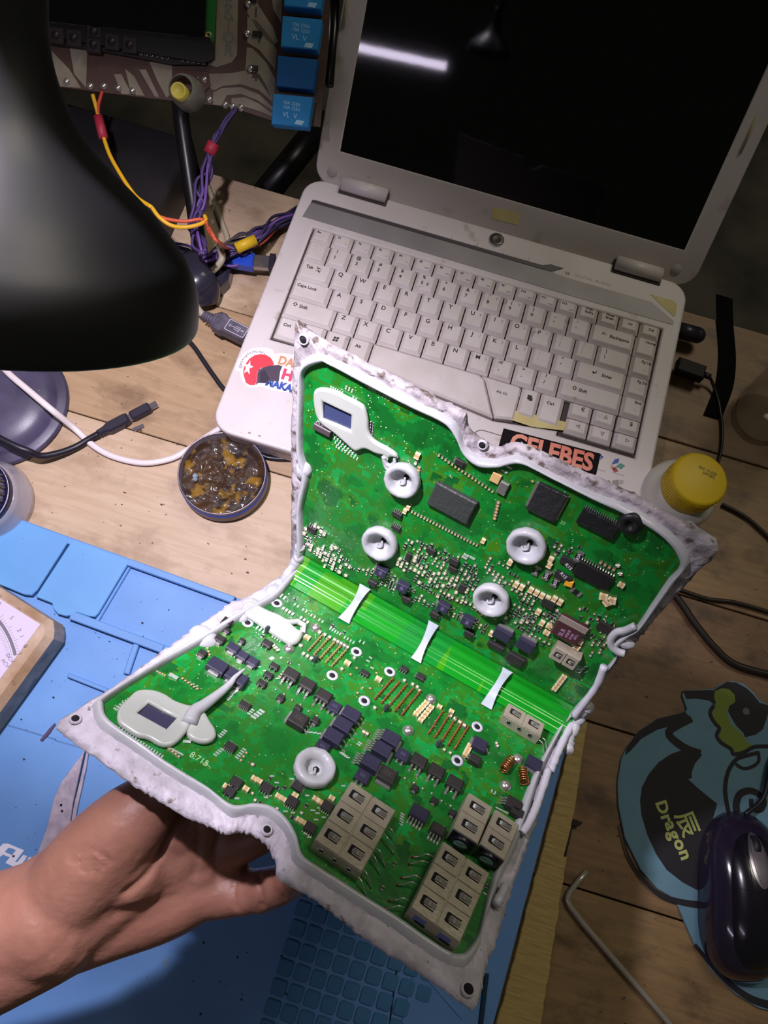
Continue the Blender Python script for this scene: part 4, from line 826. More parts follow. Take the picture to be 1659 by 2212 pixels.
brn = mat('brown_package', '#46272b', .4, bump=.1, bs=800)
o, M = pk('brown_chip', UPF, 1228, 1364, 13.6, 12.4, 3.2, brn, c=.4); tag(o, 'brown chip with violet lettering and a grey tape strip')
vm = mat('violet_print', '#a985ac', .5); mark(o, M, 'SLR', 3.2, 3.2, vm, 90, -2.2, -2.4); mark(o, M, 'A2000', 3.2, 1.9, vm, 90, .4, -1.6); mark(o, M, '0100', 3.2, 1.9, vm, 90, 2.6, -2); mark(o, M, '6012', 3.2, 1.7, vm, 90, 4.4, -1)
k = MB(); k.box(-7, 3.2, 3.2, 7.2, 6.8, 3.9, c=.1); k.obj('tape_strip', mat('tape_grey', '#8b7f75', .5), o, M)
leads(o, M, 14, 11, 1.5, 'l', 6, .9, 2.4, 2.0); leads(o, M, 14, 11, 1.5, 'r', 8, .6, 1.8, 1.5)
p = on(UPF, 1361, 1133, 4); k = MB(); k.lathe([(5.2, 0), (5.2, 4), (4.2, 5), (2, 5), (1.6, 4), (.01, 4)], 24); k.obj('round_inductor', blk_, ECU, UPF @ T(p.x, p.y, 0))
p = on(UPF, 1257, 1410, 2); o, M = pk('connector', UPF, 694, 930, 9.5, 3.4, 2.4, mat('connector_brown', '#4a3f44', .45), c=.4); leads(o, M, 9.5, 3.4, 1.2, 'u', 6, .6, 1.2)
# crystal
o, M = pk('crystal', UPF, 1085, 1056, 4.2, 6.6, 1.8, tin, c=.5); o, M = pk('oscillator', UPF, 1070, 1034, 4.4, 5, 1.2, tan, c=.3)
# power transistors beside the fold and slotted sensors
for (x, y, w, d) in ((1084, 1374, 9, 6.4), (1134, 1397, 8.6, 6.6)):
    o, M = pk('large_transistor', UPF, x, y, w, d, 3.8, pk_p, c=.4); tab(o, M, w, d, 'u', 1.1, 2.2)
for (x, y, w, d) in ((1070, 1399, 9, 3.6), (1112, 1427, 9.5, 6.2)):  # two flatter black blocks without tabs, just below the pair
    o, M = pk('large_transistor', UPF, x, y, w, d, 2.4, pk_b, c=.6)
for (x, y, x2, y2) in ((821, 1239, 803, 1262), (867, 1272, 876, 1297), (955, 1316, 937, 1330), (1008, 1346, 1011, 1372)):
    o, M = pk('slotted_sensor', UPF, x, y, 6.2, 5.2, 3.8, pk_p, c=.4); leads(o, M, 6.2, 5.2, 2, 'r', 2, .6, 2.4, 2); leads(o, M, 6.2, 5.2, 2, 'l', 3, .6, 1.6, 1.3)
    k = MB(); k.box(-.8, -.8, 3.8, .9, 1.4, 4.17); k.obj('sensor_slot', mat('slot_lilac', '#6d5f93', .2, .3), o, M)
    o, M = pk('small_relay', UPF, x2, y2, 5, 3.8, 2.2, pk_b, c=.5); leads(o, M, 5, 3.8, 1.2, 'r', 1, .6, 1.8)
# ---- spring cages
def cagebox(F, quad, H, nu, nv, name='spring_cage', holes=0, slots=True, lab=None, blue=False):
    P = [on(F, x, y, H) for x, y in quad]        # order: left-top, right-top, right-bottom, left-bottom (v decreasing)
    cx = sum(p.x for p in P) / 4; cy = sum(p.y for p in P) / 4
    ex = (P[1] - P[0] + P[2] - P[3]) / 2; w = ex.length; ey = (P[0] - P[3] + P[1] - P[2]) / 2; d = abs(ey.dot(Vector((-ex.y, ex.x, 0)).normalized())); rot = math.degrees(atan2(ex.y, ex.x))
    M = F @ T(cx, cy, 0) @ Rz(rot); root = None
    k = MB(); k.box(-w / 2, -d / 2, .2, w / 2, d / 2, H, c=.5)
    o = k.obj(name, cage, ECU, M)
    if lab: tag(o, lab)
    g = .35; hw = w / nu; hd = d / nv
    for i in range(nu):
        for j in range(nv):
            x0 = -w / 2 + i * hw; y0 = -d / 2 + j * hd
            k = MB(); k.box(x0 + g, y0 + g * .5, H, x0 + hw - g, y0 + hd - g * .5, H + .5, c=.15); k.obj('cage_lid', cage, o, M)
            if slots:
                k = MB(); sx = x0 + hw * .5; sy = y0 + hd * .52
                for dy in (-1, 1): k.box(sx - hw * .26, sy + dy * hd * .17 - .3, H + .3, sx + hw * .26, sy + dy * hd * .17 + .3, H + .54)
                k.box(sx - hw * .30, sy - hd * .18, H + .3, sx - hw * .14, sy + hd * .18, H + .54); k.obj('slot', MATS['hole_dark'], o, M)
                k = MB(); G = [[(sx - hw * .2 + hw * .5 * t, sy - hd * .10, H + .45 + .75 * sin(pi * t) * (1 if t < .6 else .7)), (sx - hw * .2 + hw * .5 * t, sy + hd * .10, H + .45 + .75 * sin(pi * t) * (1 if t < .6 else .7))] for t in [q / 8 for q in range(9)]]
                k.grid(G, 0, True, flip=True); k.obj('spring', tin, o, M)
    for q in range(holes):
        x = -w / 2 + w * (q + .5) / holes * .86 + w * .06; k = MB(); k.lathe([(.9, 0), (1.25, .35), (1.5, .1)], 14, M=T(x, -d / 2, H * .55) @ Rx(90)); k.cyl(.95, .02, .12, 14, M=T(x, -d / 2, H * .55) @ Rx(90), m=1)
        k.obj('side_hole', [tin, MATS['hole_dark']], o, M)
    if blue:
        for s in (-.25, .25):
            k = MB(); k.box(s * w - 2.6, -d / 2 - .06, H * .35, s * w + 2.6, -d / 2 + .3, H * .8); k.obj('blue_window', mat('blue_window', '#6676b8', .2, .3), o, M)
            k = MB(); k.box(s * w - 1.4, -d / 2 - .1, H * .3, s * w + 3.2, -d / 2 + .2, H * .45); k.obj('slot', MATS['hole_dark'], o, M)
    return o, M, w, d
def wires(F, pts_list, o, H0=1.5, r=.28, mt=None, tips=None):
    for pts in pts_list:
        P = [on(F, x, y, z) for x, y, z in pts]; k = MB(); k.tube(spline(P, 5), r, 6); w_ = k.obj('wire', mt or tin, o, F)
        if tips:
            k = MB(); k.ball(tuple(P[-1]), .5, n=8); k.obj('wire_tip', tips, o, F)
o, M, w, d = cagebox(LOW, [(766, 1690), (857, 1756), (780, 1881), (671, 1812)], 8.5, 2, 3, holes=3, lab='cage of six springs left of the wires')
wires(LOW, [[(838, 1786, 4), (848, 1795, 4), (853, 1812, 2), (858, 1828, .6)], [(828, 1799, 4), (838, 1812, 4), (845, 1830, 2), (851, 1845, .6)], [(812, 1832, 4), (822, 1840, 4), (828, 1858, 2), (832, 1873, .6)], [(802, 1842, 4), (812, 1856, 4), (816, 1873, 2), (821, 1889, .6)], [(784, 1877, 4), (793, 1888, 4), (799, 1905, 2), (803, 1920, .6)], [(772, 1892, 4), (782, 1904, 4), (788, 1922, 2), (792, 1936, .6)]], o)
o, M, w, d = cagebox(LOW, [(959, 1818), (1058, 1888), (994, 2037), (884, 1960)], 9.5, 2, 3, blue=True, lab='cage of six springs nearest the lower corner')
red = mat('red_lacquer', '#b0302c', .35)
wires(LOW, [[(937, 1851, 4), (922, 1845, 4.4), (908, 1849, 3), (892, 1851, .8)], [(927, 1864, 4), (913, 1860, 4.4), (900, 1863, 3), (885, 1866, .8)], [(910, 1898, 4), (897, 1891, 4.4), (884, 1893, 3), (868, 1896, .8)], [(901, 1911, 4), (889, 1905, 4.4), (875, 1909, 3), (859, 1911, .8)], [(884, 1946, 4), (870, 1940, 4.4), (856, 1943, 3), (842, 1945, .8)], [(875, 1960, 4), (861, 1957, 4.4), (847, 1959, 3), (832, 1962, .8)]], o, tips=red)
o, M, w, d = cagebox(LOW, [(1100, 1518), (1178, 1567), (1168, 1590), (1087, 1545)], 7, 2, 1, holes=3, slots=True, lab='low spring cage with three side holes beside the fold')
wires(LOW, [[(1170, 1592, 4), (1178, 1600, 4), (1180, 1614, 2), (1183, 1626, .6)], [(1164, 1598, 4), (1172, 1606, 4), (1174, 1622, 2), (1177, 1634, .6)]], o)
o, M, w, d = cagebox(UPF, [(1200, 1396), (1253, 1425), (1240, 1450), (1186, 1419)], 6, 2, 1, slots=True, lab='small spring cage on the upper half')
wires(UPF, [[(1245, 1444, 3), (1254, 1447, 3), (1262, 1441, 2), (1270, 1439, .6)], [(1242, 1450, 3), (1252, 1453, 3), (1258, 1446, 2), (1264, 1444, .6)]], o)
# two tall cages with a round capacitor end facing out
tur = mat('capacitor_end', '#5c7a72', .2, .2, coat=.8); sle = mat('capacitor_sleeve', '#17151f', .35)
for (quad, dx, dy) in (([(1016, 1716), (1067, 1745), (1030, 1825), (975, 1786)], 998, 1819), ([(1073, 1750), (1123, 1784), (1089, 1860), (1033, 1822)], 1056, 1854)):
    o, M, w, d = cagebox(LOW, quad, 9.5, 1, 2, name='capacitor_cage', lab='tall cage with a round green capacitor end')
    k = MB(); k.box(-w / 2 + .4, -d / 2 - .5, .8, w / 2 - .4, -d / 2 + .2, 9.2, c=.1); k.obj('capacitor_holder', sle, o, M)
    k = MB(); k.lathe([(4.3, 0), (4.3, 1.6), (3.7, 2.2), (3.5, 1.8), (.01, 1.9)], 28, M=M.inverted() @ M @ T(0, -d / 2 - .3, 5.2) @ Rx(90), m=0); k.obj('capacitor_sleeve', sle, o, M)
    k = MB(); k.cyl(3.5, 1.75, 2.05, 28, M=T(0, -d / 2 - .3, 5.2) @ Rx(90)); k.obj('capacitor_end', tur, o, M)
    k = MB(); k.box(-2.6, -.14, 2.02, 2.6, .14, 2.12, M=T(0, -d / 2 - .3, 5.2) @ Rx(90) @ Rz(20)); k.obj('vent_line', mat('vent', '#a9c0b6', .3), o, M)
# ---- eyelets, solder domes, posts
eyr = mat('eyelet_ring', '#c3c3d0', .35, .2)
for (x, y) in ((598, 1303), (535, 1345), (770, 1408), (842, 1451), (718, 1459), (787, 1514), (1031, 1570), (988, 1643)):
    p = on(LOW, x, y, .2); k = MB(); k.lathe([(1.5, .1), (1.6, .35), (2.9, .35), (3.0, .1)][::-1], 20); e_ = k.obj('eyelet', eyr, ECU, LOW @ T(p.x, p.y, .1)); k = MB(); k.cyl(1.6, 0, .12, 16); k.obj('eyelet_hole', MATS['hole_dark'], e_, LOW @ T(p.x, p.y, .1))
for (x, y) in ((683, 1352), (625, 1398), (933, 1507), (884, 1575), (1121, 1637), (1095, 1694)):
    p = on(LOW, x, y, 1.5); k = MB(); k.ball((0, 0, 0), 2.9, n=18, half=True, sz=.75); k.obj('solder_dome', tin, ECU, LOW @ T(p.x, p.y, 0))
post = mat('smoked_post', '#3a4048', .15, .2, coat=.8)
for (x, y) in ((576, 1361), (680, 1424), (832, 1530), (945, 1607)):
    p = on(LOW, x, y + 4, 0); k = MB(); k.lathe([(1.3, 0), (1.3, 3.2), (.9, 4.2), (.01, 4.6)], 12); k.obj('guide_post', post, ECU, LOW @ T(p.x, p.y, 0))
# ---- the three fields of pins: five rows each
pin = MB(); pin.ball((0, 0, 0), .72, n=8, sz=1.3); pin.cyl(.34, 0, 1.7, 6)
for (a, b, c_, d_, n, mm) in (((696, 1372), (747, 1405), (667, 1404), (718, 1437), 8, gold), ((847, 1467), (907, 1494), (811, 1508), (869, 1542), 9, cop), ((956, 1537), (1011, 1570), (927, 1582), (983, 1616), 8, cop)):
    me = pin.mesh('pin', mm); A, B_, C_, D_ = [on(LOW, x, y, 1) for x, y in (a, b, c_, d_)]
    for i in range(5):
        t = i / 4; p = A.lerp(B_, t); q = C_.lerp(D_, t); k = MB(); k.tube([(p.x - p.x, 0, .7), (q.x - p.x, q.y - p.y, .7)], .22, 6); row = k.obj('pin_row', mm, ECU, LOW @ T(p.x, p.y, 0))
        for j in range(n): w = p.lerp(q, j / (n - 1)); put('pin', me, row, LOW @ T(w.x, w.y, .5))
# ---- copper coils lower right
for (x0, y0, x1, y1) in ((1104, 1640, 1086, 1664), (1128, 1662, 1132, 1692)):
    a, b = on(LOW, x0, y0, 2), on(LOW, x1, y1, 2); d = (b - a); L = d.length; d.normalize(); s = d.cross(Vector((0, 0, 1)))
    P = [a + d * L * t / 60 + (s * cos(t * .62) + Vector((0, 0, 1)) * sin(t * .62)) * 2.0 for t in range(61)]
    k = MB(); k.tube([(p.x, p.y, p.z + .4) for p in P], .42, 6); k.obj('copper_coil', mat('copper_wire', '#c07a50', .25, .9), ECU, LOW)
# ---- chip capacitors and resistors: the individual ones, meshes shared
def smd(w, d, h, end, body, name):
    k = MB(); e_ = w * .27; k.box(-w / 2 + e_, -d / 2 * .96, .1, w / 2 - e_, d / 2 * .96, h, m=0); k.box(-w / 2, -d / 2, .08, -w / 2 + e_, d / 2, h + .04, m=1, c=.05); k.box(w / 2 - e_, -d / 2, .08, w / 2, d / 2, h + .04, m=1, c=.05)
    return k.mesh(name, [body, end])
m_cap = smd(2.1, 1.3, 1.0, tin, crm, 'chip_capacitor'); m_capL = smd(3.2, 2.5, 1.6, crm, tan, 'chip_capacitor'); m_cap2 = smd(1.6, .9, .7, tin, tan, 'chip_capacitor')
m_res = smd(2.0, 1.2, .6, tin, blk_, 'chip_resistor'); m_resL = smd(6.2, 3.1, .9, tin, blk_, 'chip_resistor'); m_pad = smd(1.9, .75, .35, padm, padm, 'solder_pad')
NP = {'cap': 0, 'res': 0, 'pad': 0}
stuff = {'L': MB(), 'U': MB()}
occ = {'L': [], 'U': []}
def chip(F, x, y, kind='cap', rot=0, scale=1):
    me = {'cap': m_cap, 'capL': m_capL, 'cap2': m_cap2, 'res': m_res, 'resL': m_resL, 'pad': m_pad}[kind]
    p = on(F, x, y, .5); nm = me.name.split('.')[0]
    return put(nm, me, ECU, F @ T(p.x, p.y, 0) @ Rz(rot) @ Matrix.Scale(scale, 4))
def row(F, x0, y0, x1, y1, n, kind='cap', rot=0, scale=1, lab=None):
    for i in range(n): t = i / max(1, n - 1); chip(F, x0 + (x1 - x0) * t, y0 + (y1 - y0) * t, kind, rot, scale)
# lower half
row(LOW, 601, 1281, 615, 1291, 3, 'pad', 90, 1.5); row(LOW, 612, 1315, 632, 1327, 4, 'cap', 90); row(LOW, 650, 1335, 664, 1345, 3, 'cap', 90)
row(LOW, 556, 1355, 570, 1363, 3, 'pad', 90, 1.3); row(LOW, 590, 1373, 606, 1383, 4, 'pad', 90, 1.2); row(LOW, 655, 1413, 672, 1423, 3, 'cap', 90, 1.1)
row(LOW, 690, 1367, 722, 1383, 4, 'cap', 90, 1.2); row(LOW, 729, 1387, 750, 1399, 4, 'cap', 90, 1.2); row(LOW, 714, 1357, 735, 1369, 5, 'pad', 90); row(LOW, 745, 1376, 764, 1387, 4, 'pad', 90); row(LOW, 778, 1384, 786, 1388, 2, 'pad', 90)
for x, y in ((637, 1305), (644, 1309), (655, 1316), (662, 1320), (673, 1328), (680, 1332), (690, 1338), (697, 1342)): chip(LOW, x, y, 'pad', 90)
for x, y, k_ in ((663, 1378, 'capL'), (649, 1395, 'cap'), (750, 1433, 'capL'), (765, 1421, 'cap'), (738, 1445, 'cap'), (757, 1457, 'cap2'), (817, 1468, 'capL'), (813, 1454, 'cap2'), (799, 1487, 'cap2'), (783, 1486, 'cap2'), (772, 1497, 'cap2'), (809, 1529, 'cap'), (873, 1470, 'cap'), (891, 1478, 'cap'), (901, 1484, 'cap'), (906, 1492, 'cap'), (801, 1420, 'pad'), (795, 1427, 'pad'), (804, 1442, 'pad'), (770, 1443, 'cap2')): chip(LOW, x, y, k_, 30 if k_ == 'cap2' else 0)
row(LOW, 920, 1519, 898, 1543, 5, 'capL', 0, .85); row(LOW, 931, 1528, 908, 1556, 5, 'capL', 0, .85); row(LOW, 972, 1547, 1002, 1568, 4, 'cap', 90, 1.3); row(LOW, 949, 1527, 975, 1537, 2, 'capL', 0, .8)
row(LOW, 1014, 1612, 1005, 1630, 4, 'capL', 0, .85); row(LOW, 959, 1620, 972, 1627, 2, 'cap', 90); row(LOW, 1072, 1606, 1074, 1612, 2, 'cap', 90)
row(LOW, 500, 1497, 512, 1490, 5, 'pad'); row(LOW, 492, 1510, 500, 1500, 4, 'pad', 0, .9); row(LOW, 548, 1549, 566, 1536, 4, 'pad', 0, 1.5); row(LOW, 538, 1541, 546, 1533, 3, 'pad')
row(LOW, 236, 1562, 262, 1577, 5, 'pad', 90); row(LOW, 262, 1578, 350, 1634, 16, 'pad', 90, 1.0); row(LOW, 358, 1610, 392, 1628, 6, 'pad', 0); row(LOW, 366, 1618, 386, 1634, 4, 'cap2', 0)
row(LOW, 250, 1531, 280, 1510, 6, 'pad', 0, 1.1); row(LOW, 340, 1450, 356, 1458, 4, 'cap2', 0, .8); chip(LOW, 375, 1461, 'pad', 0, 2.4); row(LOW, 394, 1466, 426, 1488, 6, 'cap2', 60); row(LOW, 408, 1474, 424, 1482, 3, 'pad', 60)
row(LOW, 475, 1590, 487, 1578, 4, 'pad'); row(LOW, 465, 1630, 480, 1618, 4, 'pad'); row(LOW, 512, 1636, 528, 1618, 5, 'pad'); row(LOW, 520, 1642, 532, 1626, 3, 'cap2'); chip(LOW, 404, 1602, 'pad', 30, 1.8); chip(LOW, 545, 1652, 'cap', 20)
for x, y in ((549, 1683), (559, 1688), (531, 1705), (488, 1700), (601, 1721), (611, 1727), (681, 1727), (692, 1734), (645, 1772), (655, 1778), (637, 1719), (716, 1725)): chip(LOW, x, y, 'capL', 0, .85)
for x, y in ((575, 1722), (583, 1718), (512, 1724), (630, 1682), (640, 1673), (664, 1718), (676, 1750), (686, 1756), (700, 1765), (660, 1800), (668, 1808), (598, 1690), (588, 1676), (617, 1752), (742, 1697), (633, 1755), (683, 1770), (690, 1745)): chip(LOW, x, y, 'pad', 30)
row(LOW, 785, 1582, 792, 1586, 2, 'cap', 90, 1.2); row(LOW, 775, 1608, 778, 1604, 2, 'pad'); row(LOW, 738, 1626, 752, 1636, 4, 'pad', 30); row(LOW, 662, 1580, 690, 1584, 4, 'pad', 40)
row(LOW, 870, 1758, 866, 1780, 5, 'pad'); row(LOW, 1063, 1708, 1070, 1712, 2, 'pad', 90); row(LOW, 1075, 1745, 1095, 1755, 4, 'pad', 0); row(LOW, 1051, 1914, 1066, 1922, 3, 'res', 90); row(LOW, 1048, 1930, 1060, 1935, 2, 'pad', 0); row(LOW, 852, 1866, 858, 1862, 1, 'res', 90); row(LOW, 826, 1918, 829, 1914, 1, 'res', 90)
row(LOW, 559, 1440, 600, 1465, 4, 'pad', 40); row(LOW, 585, 1423, 590, 1420, 3, 'pad', 0); row(LOW, 613, 1452, 604, 1462, 3, 'cap2', 0); row(LOW, 425, 1415, 432, 1419, 2, 'cap2', 40); row(LOW, 448, 1400, 452, 1414, 3, 'cap2', 0); row(LOW, 510, 1420, 516, 1430, 2, 'pad', 0); row(LOW, 590, 1395, 600, 1405, 3, 'cap', 60)
# upper half
row(UPF, 890, 1106, 1030, 1178, 22, 'cap2', 90, 1.0); row(UPF, 948, 984, 1064, 1062, 17, 'cap2', 90, 1.0); row(UPF, 714, 838, 738, 850, 6, 'pad', 90, .9); row(UPF, 747, 838, 760, 845, 3, 'pad', 90, 1); row(UPF, 762, 861, 768, 865, 2, 'pad', 90, 1.1)
for j in range(4): row(UPF, 720 + j * 2, 938 + j * 9, 762 + j * 3, 968 + j * 8, 8, 'pad', 90, .8)
row(UPF, 803, 914, 801, 938, 5, 'res', 0, .9); row(UPF, 905, 1010, 900, 1040, 6, 'cap2', 0, 1.1); chip(UPF, 902, 984, 'capL', 90); chip(UPF, 898, 1000, 'cap', 90)
row(UPF, 1076, 1086, 1068, 1120, 6, 'cap2', 0, 1.2); chip(UPF, 1044, 1168, 'capL', 90, .8); chip(UPF, 882, 1096, 'capL', 90, .8); chip(UPF, 875, 1104, 'capL', 90, .8); chip(UPF, 1150, 1040, 'cap2')
for x, y in ((1115, 1262), (1127, 1268), (1147, 1274), (1159, 1280), (1171, 1286), (1183, 1292), (1198, 1293), (1210, 1300), (1163, 1321), (1171, 1345), (1062, 1368), (1187, 1220), (1190, 1208), (1102, 1214)): chip(UPF, x, y, 'capL', 90, .95)
for x, y, r_, s in ((1159, 1233, 0, 'R51'), (1181, 1243, 0, 'R53'), (1200, 1258, 0, 'R53'), (1250, 1202, 0, 'R24')):
    p = on(UPF, x, y, 1); o = chip(UPF, x, y, 'resL', 90 + r_, .95); WM[o.name] = UPF @ T(p.x, p.y, 0); text('marking', s, 2.0, wht, o, UPF @ T(p.x, p.y, 1.0) @ Rz(10), bold=.05)
for x, y, s in ((1229, 1222, 'R15'), (1218, 1241, 'R15')):
    p = on(UPF, x, y, 1); text('marking', s, 2.4, wht, ECU, UPF @ T(p.x, p.y, 2.0) @ Rz(-20), bold=.05)
o = chip(UPF, 1229, 1260, 'capL', 10, 1.3); o.name = 'orange_capacitor'; k = MB(); k.box(-2, -1.6, .1, 2, 1.6, 1.9, c=.3); o2 = k.obj('orange_capacitor', mat('orange', '#e0a32a', .4), ECU, UPF @ T(*on(UPF, 1229, 1260, 1).xy, 0) @ Rz(12)); bpy.data.objects.remove(o)
chip(UPF, 1244, 1279, 'resL', -10, .9); row(UPF, 1298, 1215, 1326, 1230, 4, 'cap2', 90, 1.3); chip(UPF, 1342, 1263, 'capL', 0, .9); row(UPF, 1304, 1288, 1322, 1296, 2, 'capL', 20, 1.2); chip(UPF, 1313, 1300, 'capL', 60, 1.2)
row(UPF, 1218, 1462, 1198, 1488, 5, 'capL', 0, .8); row(UPF, 1330 - 78, 1385, 1240, 1408, 3, 'capL', 0, 1.0); row(UPF, 1187, 1352, 1181, 1366, 2, 'capL', 0, .95); chip(UPF, 1268, 1345, 'cap'); row(UPF, 1335, 1222, 1340, 1240, 2, 'cap', 30)
for x, y in ((1007, 1200), (1020, 1206), (1003, 1205), (1100, 1010), (1090, 1019)): chip(UPF, x, y, 'pad', 0, 1.5)
# dense fields, sampled on the board grid so that the pieces line up: individuals first, the rest as one piece of stuff per half
def inside(x, y, P):
    c = False; j = len(P) - 1
    for i in range(len(P)):
        if (P[i][1] > y) != (P[j][1] > y) and x < (P[j][0] - P[i][0]) * (y - P[i][1]) / (P[j][1] - P[i][1]) + P[i][0]: c = not c
        j = i
    return c
taken = []
for o in ECU.children:
    if o.name.split('.')[0] in ('logic_chip', 'processor', 'large_transistor', 'slotted_sensor', 'small_relay', 'brown_chip', 'driver_chip', 'silicone_collar', 'spring_cage', 'diode', 'power_transistor', 'driver_transistor', 'small_transistor', 'memory_chip', 'capacitor_cage', 'eyelet', 'solder_dome', 'chip_capacitor', 'chip_resistor', 'solder_pad'):
        bb = [WM[o.name] @ (Vector(c) / S) for c in o.bound_box]; taken.append(bb)
def clear_boxes(F):
    Fi = F.inverted(); out = []
    for bb in taken:
        q = [Fi @ c for c in bb]; z = min(c.z for c in q)
        if -3 < z < 3: out.append((min(c.x for c in q), min(c.y for c in q), max(c.x for c in q), max(c.y for c in q)))
    return out
n_ind = {'c': 0, 'r': 0}
tot_ind = sum(1 for o in ECU.children if o.name.startswith('chip_capacitor'))
CAPLEFT = 290 - tot_ind; RESLEFT = 270
def field(F, polys, stp, dens, seed, kinds, key_):
    global CAPLEFT, RESLEFT
    rnd = random.Random(seed); cl = clear_boxes(F); mb = stuff[key_]; cnt = 0
    for poly in polys:
        Q = [on(F, x, y, .4) for x, y in poly]; P = [(q.x, q.y) for q in Q]
        x0, x1 = min(p[0] for p in P), max(p[0] for p in P); y0, y1 = min(p[1] for p in P), max(p[1] for p in P); y = y0
        while y < y1:
            x = x0
            while x < x1:
                cx, cy = x + rnd.uniform(-.25, .25), y + rnd.uniform(-.2, .2)
                dn = dens * (.55 + 1.1 * max(0, .5 + noise.noise(Vector((cx * .12, cy * .12, seed)))))
                if inside(cx, cy, P) and rnd.random() < dn and not any(a - .9 < cx < c + .9 and b - .7 < cy < d + .7 for a, b, c, d in cl):
                    kd = rnd.choice(kinds); rot = rnd.choice((0, 90, 90)); sc_ = rnd.uniform(.85, 1.2)
                    if kd == 'cap' and CAPLEFT > 0: put('chip_capacitor', m_cap, ECU, F @ T(cx, cy, 0) @ Rz(rot) @ Matrix.Scale(sc_, 4)); CAPLEFT -= 1
                    elif kd == 'res' and RESLEFT > 0: put('chip_resistor', m_res, ECU, F @ T(cx, cy, 0) @ Rz(rot) @ Matrix.Scale(sc_, 4)); RESLEFT -= 1
                    else:
                        M = T(cx, cy, 0) @ Rz(rot) @ Matrix.Scale(sc_ * .9, 4); w = 1.8; mid = {'cap': 0, 'res': 1}.get(kd, 0)
                        mb.box(-w / 2 + .5, -.5, .1, w / 2 - .5, .5, .6, m=mid, M=M); mb.box(-w / 2, -.55, .1, -w / 2 + .5, .55, .62, m=2, M=M); mb.box(w / 2 - .5, -.55, .1, w / 2, .55, .62, m=2, M=M)
                    cnt += 1
                x += stp
            y += stp * .8
    return cnt
U_ = [[(656, 1130), (690, 1132), (712, 1165), (770, 1228), (745, 1248), (700, 1228), (656, 1190)],
      [(845, 1150), (880, 1160), (935, 1178), (1000, 1205), (1075, 1235), (1110, 1262), (1200, 1300), (1222, 1330), (1190, 1350), (1120, 1345), (1060, 1335), (985, 1300), (925, 1282), (880, 1245), (850, 1205)],
      [(1040, 1195), (1095, 1225), (1150, 1262), (1130, 1290), (1090, 1270), (1050, 1225)], [(1190, 1170), (1250, 1175), (1255, 1195), (1200, 1215), (1180, 1195)],
      [(1150, 1310), (1215, 1345), (1200, 1400), (1140, 1380), (1110, 1350)], [(1255, 1310), (1345, 1345), (1320, 1400), (1270, 1420), (1275, 1370), (1245, 1330)], [(760, 1215), (800, 1225), (850, 1245), (930, 1300), (1060, 1350), (1050, 1372), (940, 1318), (840, 1275), (765, 1225)]]
print('upper field', field(UPF, U_[:1], 2.1, .40, 5, ['cap', 'res', 'cap'], 'U'))
print('upper field', field(UPF, U_[1:2], 2.35, .66, 6, ['cap', 'res', 'cap', 'res'], 'U'))
print('upper field', field(UPF, U_[2:], 2.4, .55, 8, ['cap', 'res', 'cap', 'res'], 'U'))
L_ = [[(560, 1350), (650, 1400), (625, 1440), (560, 1400)], [(610, 1270), (700, 1335), (770, 1385), (740, 1372), (640, 1315)], [(480, 1680), (560, 1670), (720, 1740), (690, 1800), (640, 1800), (600, 1750), (500, 1730)]]
print('lower field', field(LOW, L_, 2.4, .22, 15, ['cap', 'res'], 'L'))
for key_, F in (('U', UPF), ('L', LOW)):
    if stuff[key_].v: tag(stuff[key_].obj('tiny_chips', [crm, blk_, tin], ECU, F), kind='stuff')
# fine specks of solder, vias and silk screen
for F, outline, seed, nn in ((LOW, low_in, 31, 900), (UPF, up_in, 32, 1100)):
    rnd = random.Random(seed); k = MB(); cl = clear_boxes(F); done = 0; P = [(on(F, x, y, 0).x, on(F, x, y, 0).y) for x, y in outline]
    cxs = [p[0] for p in P]; cys = [p[1] for p in P]
    while done < nn:
        x, y = rnd.uniform(min(cxs) + 3, max(cxs) - 3), rnd.uniform(min(cys) + 3, max(cys) - 3)
        if F is LOW and y > -14 or F is UPF and y < 14: done += 1; continue
        if not inside(x, y, P): continue
        if noise.noise(Vector((x * .06, y * .06, seed))) < -.05: done += 1; continue
        r = rnd.choice((.12, .16, .2, .3)); k.add([(x - r, y - r * .7, .06), (x + r, y - r * .8, .06), (x + r * .9, y + r * .7, .06), (x - r, y + r * .8, .06), (x, y, .06 + r * .6)], [(0, 1, 4), (1, 2, 4), (2, 3, 4), (3, 0, 4)], m=rnd.choice((0, 0, 1))); done += 1
    tag(k.obj('solder_specks', [padm, gold], ECU, F), kind='stuff')
# silk-screen lettering
for F, px, py, s, sz, r_ in ((UPF, 820, 850, 'E605260', 3.4, -4), (UPF, 800, 838, 'ooooo', 2, -4), (LOW, 430, 1640, '8:715', 4, 0), (LOW, 445, 1651, '~0~', 3, 0), (UPF, 1216, 1130, '22', 2.2, 0)):
    p = on(F, px, py, .1); text('board_lettering', s, sz, mat('silk', '#a6c890', .6), ECU, F @ T(p.x, p.y, .08) @ Rz(r_))
print('caps left', CAPLEFT, 'res left', RESLEFT, 'children', len(ECU.children))
